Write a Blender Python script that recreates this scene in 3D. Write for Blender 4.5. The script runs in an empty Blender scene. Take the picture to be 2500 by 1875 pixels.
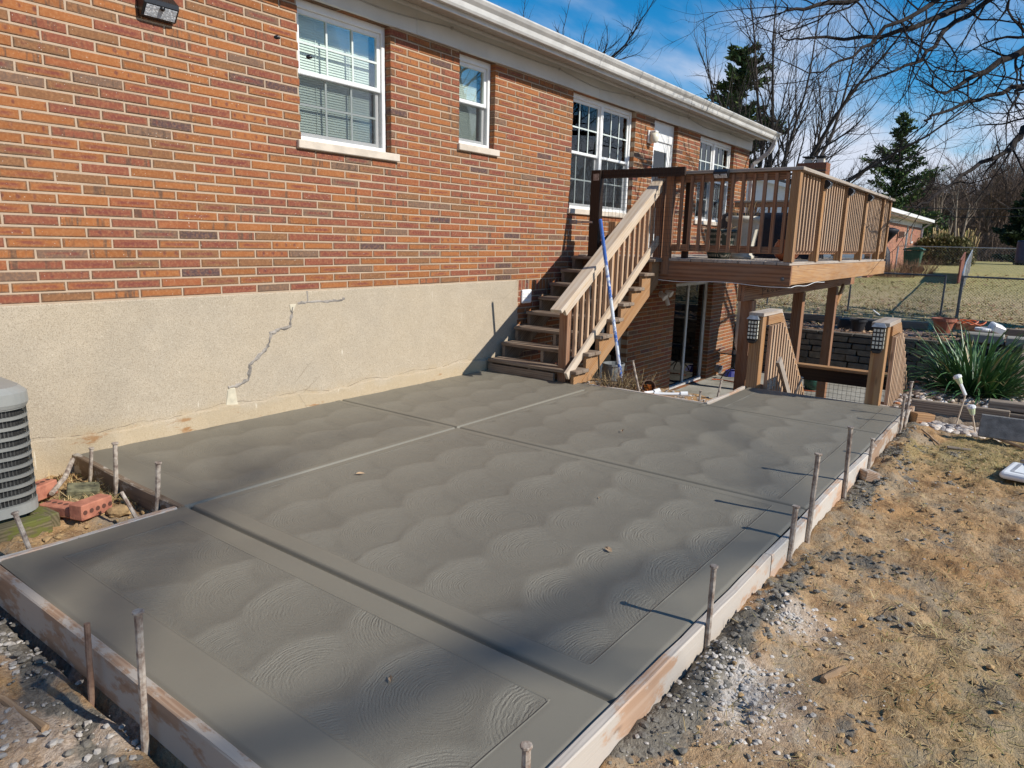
import bpy, math, random
import numpy as np
from mathutils import Vector, Matrix
R = math.radians
rng = random.Random(7)
sc = bpy.context.scene
col = sc.collection
PI = math.pi

# ---------------------------------------------------------------- camera, world, sun, exposure
CAM = np.array([0.0, 0.0, 1.468])
FPX, YAW, PITCH, ROLL = 1708.14, 0.638704, -0.203160, 0.025413
_f = np.array([math.cos(YAW)*math.cos(PITCH), math.sin(YAW)*math.cos(PITCH), math.sin(PITCH)])
_r = np.cross(_f, [0, 0, 1]); _r /= np.linalg.norm(_r); _u = np.cross(_r, _f)
_r, _u = math.cos(ROLL)*_r + math.sin(ROLL)*_u, -math.sin(ROLL)*_r + math.cos(ROLL)*_u
cd = bpy.data.cameras.new('camera'); cam = bpy.data.objects.new('camera', cd); col.objects.link(cam)
cd.sensor_width = 36.0; cd.lens = FPX/2500*36; cd.clip_start = 0.05; cd.clip_end = 2000
m = Matrix.Identity(4)
for i in range(3):
    m[i][0] = _r[i]; m[i][1] = _u[i]; m[i][2] = -_f[i]; m[i][3] = CAM[i]
cam.matrix_world = m
sc.camera = cam

SUN_EL, SHADOW_AZ = R(36.5), R(98)
sd = Vector((math.cos(SHADOW_AZ)*math.cos(SUN_EL), math.sin(SHADOW_AZ)*math.cos(SUN_EL), -math.sin(SUN_EL)))
sl = bpy.data.lights.new('sun', 'SUN'); sl.energy = 5.0; sl.angle = R(0.53); sl.color = (1.0, 0.945, 0.86)
so = bpy.data.objects.new('sun', sl); col.objects.link(so)
so.rotation_euler = sd.to_track_quat('-Z', 'Y').to_euler()
so.location = (0, -20, 20)

world = bpy.data.worlds.new('World'); sc.world = world; world.use_nodes = True
wt = world.node_tree; wt.nodes.clear()
def WN(t, **k):
    n = wt.nodes.new(t)
    for a, b in k.items(): setattr(n, a, b)
    return n
def wmath(op, a, b=None, c=None):
    n = WN('ShaderNodeMath', operation=op)
    for i, x in enumerate((a, b, c)):
        if x is None: continue
        if isinstance(x, (int, float)): n.inputs[i].default_value = x
        else: wt.links.new(x, n.inputs[i])
    return n.outputs[0]
sky = WN('ShaderNodeTexSky', sky_type='NISHITA')
sky.sun_disc = False; sky.sun_elevation = SUN_EL
sky.sun_rotation = R(90) - (SHADOW_AZ + PI)
sky.air_density = 1.0; sky.dust_density = 0.0; sky.ozone_density = 4.0; sky.altitude = 200
hs = WN('ShaderNodeHueSaturation'); hs.inputs['Saturation'].default_value = 1.42; hs.inputs['Value'].default_value = 1.55; hs.inputs['Hue'].default_value = 0.495
wt.links.new(sky.outputs[0], hs.inputs['Color'])
tc = WN('ShaderNodeTexCoord')
sep = WN('ShaderNodeSeparateXYZ'); wt.links.new(tc.outputs['Generated'], sep.inputs[0])
zc = wmath('MAXIMUM', sep.outputs[2], 0.0)
den = wmath('ADD', zc, 0.10)
cx = wmath('DIVIDE', sep.outputs[0], den); cy = wmath('DIVIDE', sep.outputs[1], den)
cmb = WN('ShaderNodeCombineXYZ'); wt.links.new(cx, cmb.inputs[0]); wt.links.new(cy, cmb.inputs[1])
mp = WN('ShaderNodeMapping'); mp.inputs['Scale'].default_value = (0.55, 1.25, 1); mp.inputs['Rotation'].default_value = (0, 0, R(25)); mp.inputs['Location'].default_value = (3.2, 1.7, 0)
wt.links.new(cmb.outputs[0], mp.inputs[0])
nz = WN('ShaderNodeTexNoise'); nz.inputs['Scale'].default_value = 1.15; nz.inputs['Detail'].default_value = 7; nz.inputs['Roughness'].default_value = 0.52
wt.links.new(mp.outputs[0], nz.inputs['Vector'])
# thin cloud lies thicker towards the horizon, all the way round
low = wmath('SUBTRACT', 0.36, zc)
low = wmath('MULTIPLY', wmath('MAXIMUM', low, 0.0), 1.25)
dens = wmath('ADD', nz.outputs[0], low)
ramp = WN('ShaderNodeMapRange'); ramp.interpolation_type = 'SMOOTHSTEP'
ramp.inputs['From Min'].default_value = 0.56; ramp.inputs['From Max'].default_value = 0.84; ramp.inputs['To Max'].default_value = 0.9
wt.links.new(dens, ramp.inputs[0])
mx = WN('ShaderNodeMix', data_type='RGBA')
wt.links.new(ramp.outputs[0], mx.inputs[0]); wt.links.new(hs.outputs[0], mx.inputs[6])
mx.inputs[7].default_value = (8.6, 9.0, 10.4, 1)
bg = WN('ShaderNodeBackground'); bg.inputs[1].default_value = 0.080
wt.links.new(mx.outputs[2], bg.inputs[0])
wo = WN('ShaderNodeOutputWorld'); wt.links.new(bg.outputs[0], wo.inputs[0])

vs = sc.view_settings
vs.view_transform = 'Standard'; vs.look = 'None'; vs.exposure = 0.14; vs.gamma = 1.0; vs.use_curve_mapping = False

# ---------------------------------------------------------------- helpers
def P(px, py, ax, val):
    """where the line of sight through a pixel of the photograph meets the plane axis = val"""
    d = _f + (px-1250)/FPX*_r - (py-937.5)/FPX*_u
    t = (val-CAM[ax])/d[ax]
    return CAM + t*d
def at(px, py, depth):
    d = _f + (px-1250)/FPX*_r - (py-937.5)/FPX*_u
    return Vector(CAM + depth*d)

def tag(o, label=None, cat=None, group=None, kind=None):
    if label: o['label'] = label
    if cat: o['category'] = cat
    if group: o['group'] = group
    if kind: o['kind'] = kind
    return o
def thing(name, label, cat, loc=(0, 0, 0), group=None):
    o = bpy.data.objects.new(name, None); col.objects.link(o)
    o.location = loc; o.empty_display_size = 0.2
    return tag(o, label, cat, group)
def rootloc(o):
    v = Vector((0, 0, 0))
    while o is not None:
        v += o.location; o = o.parent
    return v

class MB:
    """collects shapes (world coordinates) and links them as one mesh object"""
    def __init__(s): s.v = []; s.f = []; s.g = []
    def add(s, vs, fs, gs=None):
        b = len(s.v)
        if gs is None:
            o = rng.uniform(0, 50); gs = [(p[0]+o, p[1]+o, p[2]) for p in vs]
        s.v += [tuple(p) for p in vs]; s.g += [tuple(g) for g in gs]
        s.f += [tuple(i+b for i in f) for f in fs]
        return s
    def box(s, c, size, M=None, taper=None):
        hx, hy, hz = size[0]/2, size[1]/2, size[2]/2
        order = sorted(range(3), key=lambda i: -size[i])
        o = (rng.uniform(0, 40), rng.uniform(0, 40), rng.uniform(0, 40))
        vs, gs = [], []
        for x in (-hx, hx):
            for y in (-hy, hy):
                for z in (-hz, hz):
                    q = (x, y, z)
                    gs.append(tuple(q[order[i]]+o[i] for i in range(3)))
                    w = Vector(q)
                    if M is not None: w = M @ w
                    vs.append((w[0]+c[0], w[1]+c[1], w[2]+c[2]))
        s.add(vs, [(0, 1, 3, 2), (4, 6, 7, 5), (0, 4, 5, 1), (2, 3, 7, 6), (0, 2, 6, 4), (1, 5, 7, 3)], gs)
        return s
    def b6(s, x0, x1, y0, y1, z0, z1):
        return s.box(((x0+x1)/2, (y0+y1)/2, (z0+z1)/2), (abs(x1-x0), abs(y1-y0), abs(z1-z0)))
    def bar(s, p0, p1, w, h, up=(0, 0, 1)):
        p0, p1 = Vector(p0), Vector(p1); d = p1-p0; L = d.length; d = d/L
        up = Vector(up)
        sdir = up.cross(d)
        if sdir.length < 1e-4: sdir = Vector((1, 0, 0)).cross(d)
        sdir.normalize(); u = d.cross(sdir)
        M = Matrix((d, sdir, u)).transposed()
        return s.box((p0+p1)/2, (L, w, h), M)
    def tube(s, pts, rad, n=6, cap=True, wob=0):
        pts = [Vector(p) for p in pts]
        if isinstance(rad, (int, float)): rad = [rad]*len(pts)
        vs, fs, gs = [], [], []
        ref = Vector((0.31, 0.2, 0.93)); prev = None; L = 0
        o = rng.uniform(0, 40)
        for i, p in enumerate(pts):
            d = (pts[min(i+1, len(pts)-1)]-pts[max(i-1, 0)])
            if d.length < 1e-9: d = Vector((0, 0, 1))
            d.normalize()
            if prev is None:
                a = ref.cross(d)
                if a.length < 0.1: a = Vector((1, 0, 0)).cross(d)
            else:
                a = prev - d*prev.dot(d)
                if a.length < 1e-4: a = ref.cross(d)
            a.normalize(); prev = a; b = d.cross(a)
            if i: L += (p-pts[i-1]).length
            for k in range(n):
                t = 2*PI*k/n; rr = rad[i]*(1+wob*(rng.random()-0.5))
                q = p + (a*math.cos(t)+b*math.sin(t))*rr
                vs.append(q); gs.append((L+o, rad[i]*math.cos(t)+o, rad[i]*math.sin(t)))
        for i in range(len(pts)-1):
            for k in range(n):
                k2 = (k+1) % n
                fs.append((i*n+k, i*n+k2, (i+1)*n+k2, (i+1)*n+k))
        if cap and n > 2:
            fs.append(tuple(range(n-1, -1, -1))); e = (len(pts)-1)*n
            fs.append(tuple(e+k for k in range(n)))
        return s.add(vs, fs, gs)
    def lathe(s, prof, n, c, M=None):
        vs, fs = [], []
        for r, z in prof:
            for k in range(n):
                t = 2*PI*k/n; q = Vector((r*math.cos(t), r*math.sin(t), z))
                if M is not None: q = M @ q
                vs.append((q[0]+c[0], q[1]+c[1], q[2]+c[2]))
        for i in range(len(prof)-1):
            for k in range(n):
                k2 = (k+1) % n
                fs.append((i*n+k, i*n+k2, (i+1)*n+k2, (i+1)*n+k))
        fs.append(tuple(range(n-1, -1, -1))); e = (len(prof)-1)*n
        fs.append(tuple(e+k for k in range(n)))
        return s.add(vs, fs)
    def prism(s, poly, axis, a, b):
        """poly: (u, v) list in the two other axes, extruded along axis from a to b"""
        n = len(poly); vs = []
        for val in (a, b):
            for (u, v) in poly:
                vs.append({0: (val, u, v), 1: (u, val, v), 2: (u, v, val)}[axis])
        fs = [tuple(range(n)), tuple(range(2*n-1, n-1, -1))]
        fs += [(i, n+i, n+(i+1) % n, (i+1) % n) for i in range(n)]
        o = rng.uniform(0, 30); gs = []
        for p in vs:
            q = [p[0]+o, p[1]+o, p[2]+o]
            gs.append((q[0], q[1], q[2]))
        return s.add(vs, fs, gs)
    def blob(s, c, r, squash=(1, 1, 1), jit=0.25, sub=1):
        vs, fs = ICO[sub]
        out = []
        a = rng.uniform(0, 6.28); ca, sa = math.cos(a), math.sin(a)
        for p in vs:
            k = r*(1+jit*(rng.random()-0.5)*2)
            x, y, z = p[0]*k*squash[0], p[1]*k*squash[1], p[2]*k*squash[2]
            out.append((c[0]+x*ca-y*sa, c[1]+x*sa+y*ca, c[2]+z))
        return s.add(out, fs)
    def build(s, name, mat, parent=None, smooth=False, bevel=0.0, loc=None, segs=1):
        me = bpy.data.meshes.new(name)
        off = rootloc(parent) if parent is not None else Vector(loc or (0, 0, 0))
        V = np.array(s.v, dtype=float).reshape(-1, 3) - np.array(off)
        me.from_pydata(V.tolist(), [], s.f)
        at_ = me.attributes.new('gc', 'FLOAT_VECTOR', 'POINT')
        at_.data.foreach_set('vector', np.array(s.g, dtype=np.float32).ravel())
        if smooth: me.shade_smooth()
        if mat: me.materials.append(mat)
        o = bpy.data.objects.new(name, me); col.objects.link(o)
        if parent is not None: o.parent = parent
        elif loc is not None: o.location = loc
        if bevel:
            bm_ = o.modifiers.new('bevel', 'BEVEL'); bm_.width = bevel; bm_.segments = segs; bm_.limit_method = 'ANGLE'; bm_.angle_limit = R(40)
        me.update()
        # consistent outward normals
        return o
def _ico():
    t = (1+5**0.5)/2
    v = [Vector(p).normalized() for p in [(-1, t, 0), (1, t, 0), (-1, -t, 0), (1, -t, 0), (0, -1, t), (0, 1, t), (0, -1, -t), (0, 1, -t), (t, 0, -1), (t, 0, 1), (-t, 0, -1), (-t, 0, 1)]]
    f = [(0, 11, 5), (0, 5, 1), (0, 1, 7), (0, 7, 10), (0, 10, 11), (1, 5, 9), (5, 11, 4), (11, 10, 2), (10, 7, 6), (7, 1, 8), (3, 9, 4), (3, 4, 2), (3, 2, 6), (3, 6, 8), (3, 8, 9), (4, 9, 5), (2, 4, 11), (6, 2, 10), (8, 6, 7), (9, 8, 1)]
    res = {1: ([tuple(p) for p in v], f)}
    v2 = list(v); cache = {}; f2 = []
    def mid(a, b):
        k = (min(a, b), max(a, b))
        if k not in cache:
            v2.append(((v2[a]+v2[b])/2).normalized()); cache[k] = len(v2)-1
        return cache[k]
    for a, b, c in f:
        x, y, z = mid(a, b), mid(b, c), mid(c, a)
        f2 += [(a, x, z), (b, y, x), (c, z, y), (x, y, z)]
    res[2] = ([tuple(p) for p in v2], f2)
    return res
ICO = _ico()
def copyobj(o, parent=None, loc=None, label=None):
    c = o.copy(); col.objects.link(c)
    if parent is not None: c.parent = parent
    if loc is not None: c.location = loc
    if label: c['label'] = label
    return c
def copytree(o, loc, label=None, rz=None, scale=None):
    c = copyobj(o, None, loc, label)
    if rz is not None: c.rotation_euler = (0, 0, rz)
    if scale is not None: c.scale = scale
    for ch in list(o.children):
        d = copyobj(ch, c)
        for g in list(ch.children): copyobj(g, d)
    return c

# value noise on arrays
_lat = np.random.RandomState(3).rand(256, 256)
def vnoise(x, y, f, seed=0):
    x = np.asarray(x)*f + seed*17.31; y = np.asarray(y)*f + seed*9.77
    xi = np.floor(x).astype(int); yi = np.floor(y).astype(int); fx = x-xi; fy = y-yi
    fx = fx*fx*(3-2*fx); fy = fy*fy*(3-2*fy)
    g = lambda a, b: _lat[a % 256, b % 256]
    return (g(xi, yi)*(1-fx)+g(xi+1, yi)*fx)*(1-fy) + (g(xi, yi+1)*(1-fx)+g(xi+1, yi+1)*fx)*fy
def fbm(x, y, f, oct=4, seed=0, gain=0.5):
    a, t, w = 0, 0, 1
    for i in range(oct):
        a = a + w*vnoise(x, y, f*2**i, seed+i); t += w; w *= gain
    return a/t
def sstep(a, b, x): 
    t = np.clip((x-a)/(b-a), 0, 1); return t*t*(3-2*t)

# ---------------------------------------------------------------- materials
class NT:
    """tiny wrapper for building node trees"""
    def __init__(s, name):
        s.m = bpy.data.materials.new(name); s.m.use_nodes = True
        s.t = s.m.node_tree; s.t.nodes.clear()
        s.out = s.t.nodes.new('ShaderNodeOutputMaterial')
    def N(s, typ, ins=None, **k):
        n = s.t.nodes.new(typ)
        for a, b in k.items(): setattr(n, a, b)
        if ins:
            for key, x in ins.items(): s.put(n.inputs[key], x)
        return n
    def put(s, sock, x):
        if isinstance(x, bpy.types.NodeSocket): s.t.links.new(x, sock)
        else:
            if sock.type == 'RGBA' and len(x) == 3: x = (*x, 1)
            sock.default_value = x
    def M(s, op, a, b=None, c=None, clamp=False):
        n = s.t.nodes.new('ShaderNodeMath'); n.operation = op; n.use_clamp = clamp
        for i, x in enumerate((a, b, c)):
            if x is not None: s.put(n.inputs[i], x)
        return n.outputs[0]
    def mix(s, f, a, b, blend='MIX'):
        n = s.t.nodes.new('ShaderNodeMix'); n.data_type = 'RGBA'; n.blend_type = blend
        s.put(n.inputs[0], f); s.put(n.inputs[6], a); s.put(n.inputs[7], b)
        return n.outputs[2]
    def ss(s, x, a, b, lo=0.0, hi=1.0):
        n = s.t.nodes.new('ShaderNodeMapRange'); n.interpolation_type = 'SMOOTHSTEP'
        s.put(n.inputs[0], x); n.inputs[1].default_value = a; n.inputs[2].default_value = b; n.inputs[3].default_value = lo; n.inputs[4].default_value = hi
        return n.outputs[0]
    def noise(s, vec, scale, detail=3, rough=0.55, dist=0.0):
        n = s.N('ShaderNodeTexNoise', {'Scale': scale, 'Detail': detail, 'Roughness': rough, 'Distortion': dist})
        if vec is not None: s.put(n.inputs['Vector'], vec)
        return n.outputs['Fac'], n.outputs['Color']
    def ramp(s, f, stops, interp='LINEAR'):
        n = s.t.nodes.new('ShaderNodeValToRGB'); cr = n.color_ramp; cr.interpolation = interp
        while len(cr.elements) < len(stops): cr.elements.new(0.5)
        for e, (p, c) in zip(cr.elements, stops): e.position = p; e.color = (*c, 1)
        s.put(n.inputs[0], f); return n.outputs[0]
    def mapping(s, vec, scale=(1, 1, 1), loc=(0, 0, 0), rot=(0, 0, 0)):
        return s.N('ShaderNodeMapping', {'Vector': vec, 'Scale': scale, 'Location': loc, 'Rotation': rot}).outputs[0]
    def pos(s): return s.N('ShaderNodeNewGeometry').outputs['Position']
    def attr(s, name, out='Vector'): return s.N('ShaderNodeAttribute', attribute_name=name).outputs[out]
    def rnd(s): return s.N('ShaderNodeObjectInfo').outputs['Random']
    def bump(s, h, strength=0.3, dist=0.01, nrm=None):
        i = {'Height': h, 'Strength': strength, 'Distance': dist}
        if nrm is not None: i['Normal'] = nrm
        return s.N('ShaderNodeBump', i).outputs[0]
    def bsdf(s, colr, rough=0.7, nrm=None, metal=0.0, spec=0.5, **k):
        i = {'Base Color': colr, 'Roughness': rough, 'Metallic': metal, 'Specular IOR Level': spec}
        if nrm is not None: i['Normal'] = nrm
        i.update(k)
        b = s.N('ShaderNodeBsdfPrincipled', i)
        s.t.links.new(b.outputs[0], s.out.inputs[0])
        return s.m
def simple(name, c, rough=0.6, var=0.15, scale=8.0, bump=0.15, bdist=0.004, metal=0.0, bscale=40, c2=None, spec=0.5):
    t = NT(name); g = t.attr('gc')
    f, _ = t.noise(g, scale, 5, 0.6)
    c2 = c2 or tuple(x*(1-var*1.8) for x in c)
    colr = t.mix(t.ss(f, 0.3, 0.7), tuple(min(1, x*(1+var*0.4)) for x in c), c2)
    f2, _ = t.noise(g, bscale, 4, 0.6)
    return t.bsdf(colr, rough, t.bump(f2, bump, bdist), metal, spec)
def wood(name, c1, c2, rough=0.75, grain=1.0, dirt=None, dirtamt=0.5, dscale=3.0, weather=None, wamt=0.5):
    """board grain runs along the first axis of 'gc'"""
    t = NT(name); g = t.attr('gc')
    gm = t.mapping(g, (0.9, 16, 16))
    f, _ = t.noise(gm, 1.6, 6, 0.6, 0.6)
    gm2 = t.mapping(g, (2.0, 90, 90)); f2, _ = t.noise(gm2, 1.5, 3, 0.6)
    wv = t.N('ShaderNodeTexWave', {'Vector': t.mapping(g, (0.35, 9, 9)), 'Scale': 2.2, 'Distortion': 5.0, 'Detail': 2, 'Detail Scale': 0.8}, wave_type='RINGS', rings_direction='X').outputs['Fac']
    k = t.M('ADD', t.M('MULTIPLY', f, 0.5), t.M('ADD', t.M('MULTIPLY', wv, 0.28), t.M('MULTIPLY', f2, 0.22)))
    colr = t.mix(t.ss(k, 0.36, 0.64), c1, c2)
    # knots
    vo = t.N('ShaderNodeTexVoronoi', {'Vector': t.mapping(g, (2.4, 9, 9)), 'Scale': 1.0})
    kn = t.ss(vo.outputs['Distance'], 0.05, 0.16, 1, 0)
    colr = t.mix(t.M('MULTIPLY', kn, 0.9), colr, tuple(x*0.35 for x in c1))
    tone = t.noise(t.mapping(g, (0.4, 1, 1)), 1.3, 2)[0]
    colr = t.mix(t.ss(tone, 0.35, 0.7, 0, 0.35), colr, tuple(x*0.7 for x in c2))
    if weather:
        w = t.noise(t.mapping(g, (1, 6, 6)), 2.2, 6, 0.65)[0]
        colr = t.mix(t.M('MULTIPLY', t.ss(w, 0.36, 0.62), wamt), colr, weather)
    if dirt:
        d = t.noise(t.mapping(g, (1, 2.2, 2.2)), dscale, 8, 0.7)[0]
        colr = t.mix(t.ss(d, 0.62-dirtamt*0.35, 0.68-dirtamt*0.30), colr, dirt)
    rv = t.rnd()
    colr = t.mix(t.ss(rv, 0.0, 1.0, 0.0, 0.34), colr, tuple(x*0.62 for x in c2))
    hgt = t.M('ADD', k, t.M('MULTIPLY', f2, 0.5))
    return t.bsdf(colr, rough, t.bump(hgt, 0.35*grain, 0.003), 0, 0.3)

D = 4.978                       # face of the house wall
BL, BC, BZ, BX = 0.3055, 0.0676, 1.005, 1.747
def brick_mat(name, L, C, z0, x0, half=True, plain=False, cols=None):
    t = NT(name); p = t.N('ShaderNodeSeparateXYZ', {0: t.pos()})
    X, Y, Z = p.outputs[0], p.outputs[1], p.outputs[2]
    row = t.M('DIVIDE', t.M('SUBTRACT', Z, z0), C)
    ri = t.M('FLOOR', row); fv = t.M('SUBTRACT', row, ri)
    along = t.M('ADD', X, t.M('MULTIPLY', Y, 1.0)) if plain else X
    u = t.M('DIVIDE', t.M('SUBTRACT', along, x0), L)
    if half: u = t.M('ADD', u, t.M('MULTIPLY', t.M('FLOORED_MODULO', ri, 2.0), 0.5))
    ci = t.M('FLOOR', u); fu = t.M('SUBTRACT', u, ci)
    cell = t.N('ShaderNodeCombineXYZ', {0: ci, 1: ri}).outputs[0]
    wn = t.N('ShaderNodeTexWhiteNoise', {'Vector': cell}, noise_dimensions='2D')
    r1 = wn.outputs['Value']
    sc_ = t.N('ShaderNodeSeparateColor', {0: wn.outputs['Color']})
    r2, r3, r4 = sc_.outputs[0], sc_.outputs[1], sc_.outputs[2]
    og, rd, ol, gy, pu = cols or ((0.322, 0.116, 0.037), (0.228, 0.070, 0.040), (0.215, 0.100, 0.045), (0.165, 0.102, 0.070), (0.085, 0.052, 0.052))
    base = t.ramp(r1, [(0, og), (0.20, tuple(x*0.86 for x in og)), (0.40, rd), (0.62, (og[0]*0.90, og[1]*0.80, og[2])), (0.74, ol), (0.865, gy), (0.92, pu), (0.95, og)], 'CONSTANT')
    ps = t.pos()
    n1 = t.noise(t.mapping(ps, (7, 7, 22)), 1.0, 5, 0.6)[0]
    n2 = t.noise(ps, 60.0, 4, 0.65)[0]
    n3 = t.noise(t.mapping(ps, (26, 26, 3)), 1.0, 3, 0.55)[0]
    base = t.mix(t.ss(n1, 0.35, 0.7, 0, 0.35), base, t.mix(0.5, base, (0.10, 0.05, 0.028)))
    # flashed edge: a grey brown halo round the arris of many bricks
    eu = t.M('MULTIPLY', t.M('MINIMUM', fu, t.M('SUBTRACT', 1.0, fu)), L)
    ev = t.M('MULTIPLY', t.M('MINIMUM', fv, t.M('SUBTRACT', 1.0, fv)), C)
    e = t.M('ADD', t.M('MINIMUM', eu, ev), t.M('MULTIPLY', t.M('SUBTRACT', n1, 0.5), 0.022))
    halo = t.M('MULTIPLY', t.ss(e, 0.004, 0.023, 1, 0), t.ss(r4, 0.10, 0.75, 0.15, 0.9))
    base = t.mix(halo, base, (0.115, 0.078, 0.050))
    # dark red streak along the middle of some
    st = t.M('MULTIPLY', t.ss(t.M('ABSOLUTE', t.M('SUBTRACT', fv, 0.5)), 0.06, 0.27, 1, 0), t.ss(t.M('ABSOLUTE', t.M('SUBTRACT', fu, 0.5)), 0.25, 0.44, 1, 0))
    st = t.M('MULTIPLY', st, t.ss(n1, 0.3, 0.55)); st = t.M('MULTIPLY', st, t.M('LESS_THAN', r3, 0.30))
    base = t.mix(t.M('MULTIPLY', st, 0.8), base, (0.165, 0.045, 0.036))
    # two or three dark spots on others
    du = t.M('SUBTRACT', t.M('FRACT', t.M('ADD', t.M('MULTIPLY', fu, 3.6), r2)), 0.5)
    dd = t.M('SQRT', t.M('ADD', t.M('POWER', t.M('MULTIPLY', du, L/3.6/0.02), 2.0), t.M('POWER', t.M('DIVIDE', t.M('SUBTRACT', fv, 0.55), 0.30), 2.0)))
    sp = t.M('MULTIPLY', t.ss(dd, 0.35, 1.0, 1, 0), t.M('MULTIPLY', t.M('GREATER_THAN', r3, 0.30), t.M('LESS_THAN', r3, 0.47)))
    sp = t.M('MULTIPLY', sp, t.ss(n3, 0.40, 0.55))
    base = t.mix(t.M('MULTIPLY', sp, 0.8), base, (0.13, 0.042, 0.035))
    # vertical kiln bands
    bd = t.M('MULTIPLY', t.ss(n3, 0.52, 0.66), t.M('GREATER_THAN', r3, 0.78))
    base = t.mix(t.M('MULTIPLY', bd, 0.8), base, (0.085, 0.055, 0.040))
    base = t.mix(t.ss(n2, 0.40, 0.75, 0, 0.30), base, (0.50, 0.26, 0.12))
    pl = t.noise(t.mapping(ps, (1, 1, 1)), 95, 1, 0.5)[0]
    base = t.mix(t.ss(pl, 0.735, 0.76, 0, 0.6), base, (0.75, 0.68, 0.58))
    h = t.M('ADD', t.M('MULTIPLY', n2, 0.6), n1)
    return t.bsdf(base, 0.86, t.bump(h, 0.55, 0.004), 0, 0.25)

M = {}
M['brick'] = brick_mat('brick_face', BL, BC, BZ, BX)
M['rowlock'] = brick_mat('rowlock_face', 0.0725, 0.1352, BZ, 6.78, False)
def mortar():
    t = NT('mortar'); ps = t.pos()
    a = t.noise(ps, 9, 5, 0.6)[0]; b = t.noise(ps, 190, 3, 0.6)[0]
    c = t.mix(t.ss(a, 0.3, 0.7), (0.40, 0.300, 0.212), (0.455, 0.345, 0.245))
    c = t.mix(t.ss(b, 0.55, 0.75, 0, 0.45), c, (0.40, 0.31, 0.22))
    return t.bsdf(c, 0.92, t.bump(b, 0.5, 0.003), 0, 0.2)
M['mortar'] = mortar()
def parging():
    t = NT('parged_concrete'); ps = t.pos(); s = t.N('ShaderNodeSeparateXYZ', {0: ps})
    Z = s.outputs[2]
    big = t.noise(ps, 0.9, 5, 0.6)[0]; mid = t.noise(ps, 5.0, 5, 0.6)[0]; fine = t.noise(ps, 150, 3, 0.7)[0]; gr = t.noise(ps, 70, 3, 0.7)[0]
    c = t.mix(t.ss(big, 0.35, 0.66), (0.445, 0.368, 0.265), (0.415, 0.353, 0.268))
    c = t.mix(t.ss(mid, 0.40, 0.72, 0, 0.4), c, (0.51, 0.43, 0.32))
    c = t.mix(t.ss(fine, 0.48, 0.62, 0, 0.65), c, (0.24, 0.19, 0.13))
    c = t.mix(t.ss(gr, 0.58, 0.72, 0, 0.45), c, (0.66, 0.58, 0.45))
    # rising damp stain and rust along the foot, with an irregular edge
    foot = t.M('ADD', Z, t.M('MULTIPLY', t.M('SUBTRACT', mid, 0.5), 0.34))
    c = t.mix(t.ss(foot, 0.03, 0.22, 0.42, 0), c, (0.45, 0.335, 0.185))
    rust = t.noise(t.mapping(ps, (3.0, 3, 9)), 1.3, 5, 0.65)[0]
    c = t.mix(t.M('MULTIPLY', t.ss(rust, 0.60, 0.70), t.ss(Z, 0.05, 0.22, 0.8, 0)), c, (0.28, 0.125, 0.035))
    # old drips
    dr = t.noise(t.mapping(ps, (34, 34, 1.6)), 1.0, 2, 0.5)[0]
    c = t.mix(t.M('MULTIPLY', t.ss(dr, 0.705, 0.74), t.ss(mid, 0.5, 0.62, 0, 0.7)), c, (0.72, 0.66, 0.53))
    # hairline map cracks
    vo = t.N('ShaderNodeTexVoronoi', {'Vector': t.mix(0.12, t.mapping(ps, (1.4, 1.4, 1.9)), t.noise(ps, 3.0, 4)[1]), 'Scale': 1.0}, feature='DISTANCE_TO_EDGE')
    ck = t.ss(vo.outputs['Distance'], 0.002, 0.006, 1, 0)
    c = t.mix(t.M('MULTIPLY', ck, t.ss(big, 0.56, 0.66, 0, 0.4)), c, (0.2, 0.16, 0.11))
    return t.bsdf(c, 0.93, t.bump(t.M('ADD', fine, t.M('MULTIPLY', gr, 0.6)), 0.7, 0.004, t.bump(mid, 0.4, 0.02)), 0, 0.2)
M['parging'] = parging()
M['patch'] = simple('crack_mortar', (0.31, 0.275, 0.235), 0.9, 0.3, 14, 0.5, 0.006)
M['patch_white'] = simple('patching_plaster', (0.56, 0.50, 0.37), 0.9, 0.12, 14, 0.4, 0.004)
M['white'] = simple('white_vinyl', (0.80, 0.80, 0.78), 0.35, 0.05, 3, 0.03)
M['trim'] = simple('painted_frieze', (0.60, 0.61, 0.60), 0.5, 0.06, 2, 0.05)
M['gutter'] = simple('white_aluminium', (0.60, 0.59, 0.56), 0.35, 0.10, 4, 0.03)
M['soffit'] = simple('tan_soffit', (0.47, 0.43, 0.38), 0.6, 0.06, 4, 0.03)
M['sill'] = simple('limestone_sill', (0.60, 0.52, 0.42), 0.85, 0.10, 6, 0.3)
M['shingle'] = simple('shingle', (0.10, 0.095, 0.09), 0.95, 0.3, 20, 0.6)
M['muntin'] = simple('muntin_bar', (0.60, 0.66, 0.63), 0.4, 0.03)
M['blind'] = simple('white_blind', (0.60, 0.65, 0.61), 0.5, 0.04)
M['blind_dark'] = simple('dusty_blind', (0.58, 0.62, 0.60), 0.5, 0.05)
M['black'] = simple('black_plastic', (0.012, 0.012, 0.014), 0.35, 0.1)
M['blackm'] = simple('matt_black', (0.016, 0.016, 0.018), 0.6, 0.2)
M['room'] = simple('room_wall', (0.30, 0.29, 0.27), 0.9)
def glass(name, tint, boost):
    t = NT(name)
    fr = t.N('ShaderNodeFresnel', {'IOR': 1.5}).outputs[0]
    fac = t.M('MULTIPLY', fr, boost, clamp=True)
    tr = t.N('ShaderNodeBsdfTransparent', {'Color': tint}).outputs[0]
    gl = t.N('ShaderNodeBsdfGlossy', {'Roughness': 0.005, 'Color': (1, 1, 1)}).outputs[0]
    mxs = t.N('ShaderNodeMixShader', {0: fac, 1: tr, 2: gl}).outputs[0]
    t.t.links.new(mxs, t.out.inputs[0]); return t.m
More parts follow.
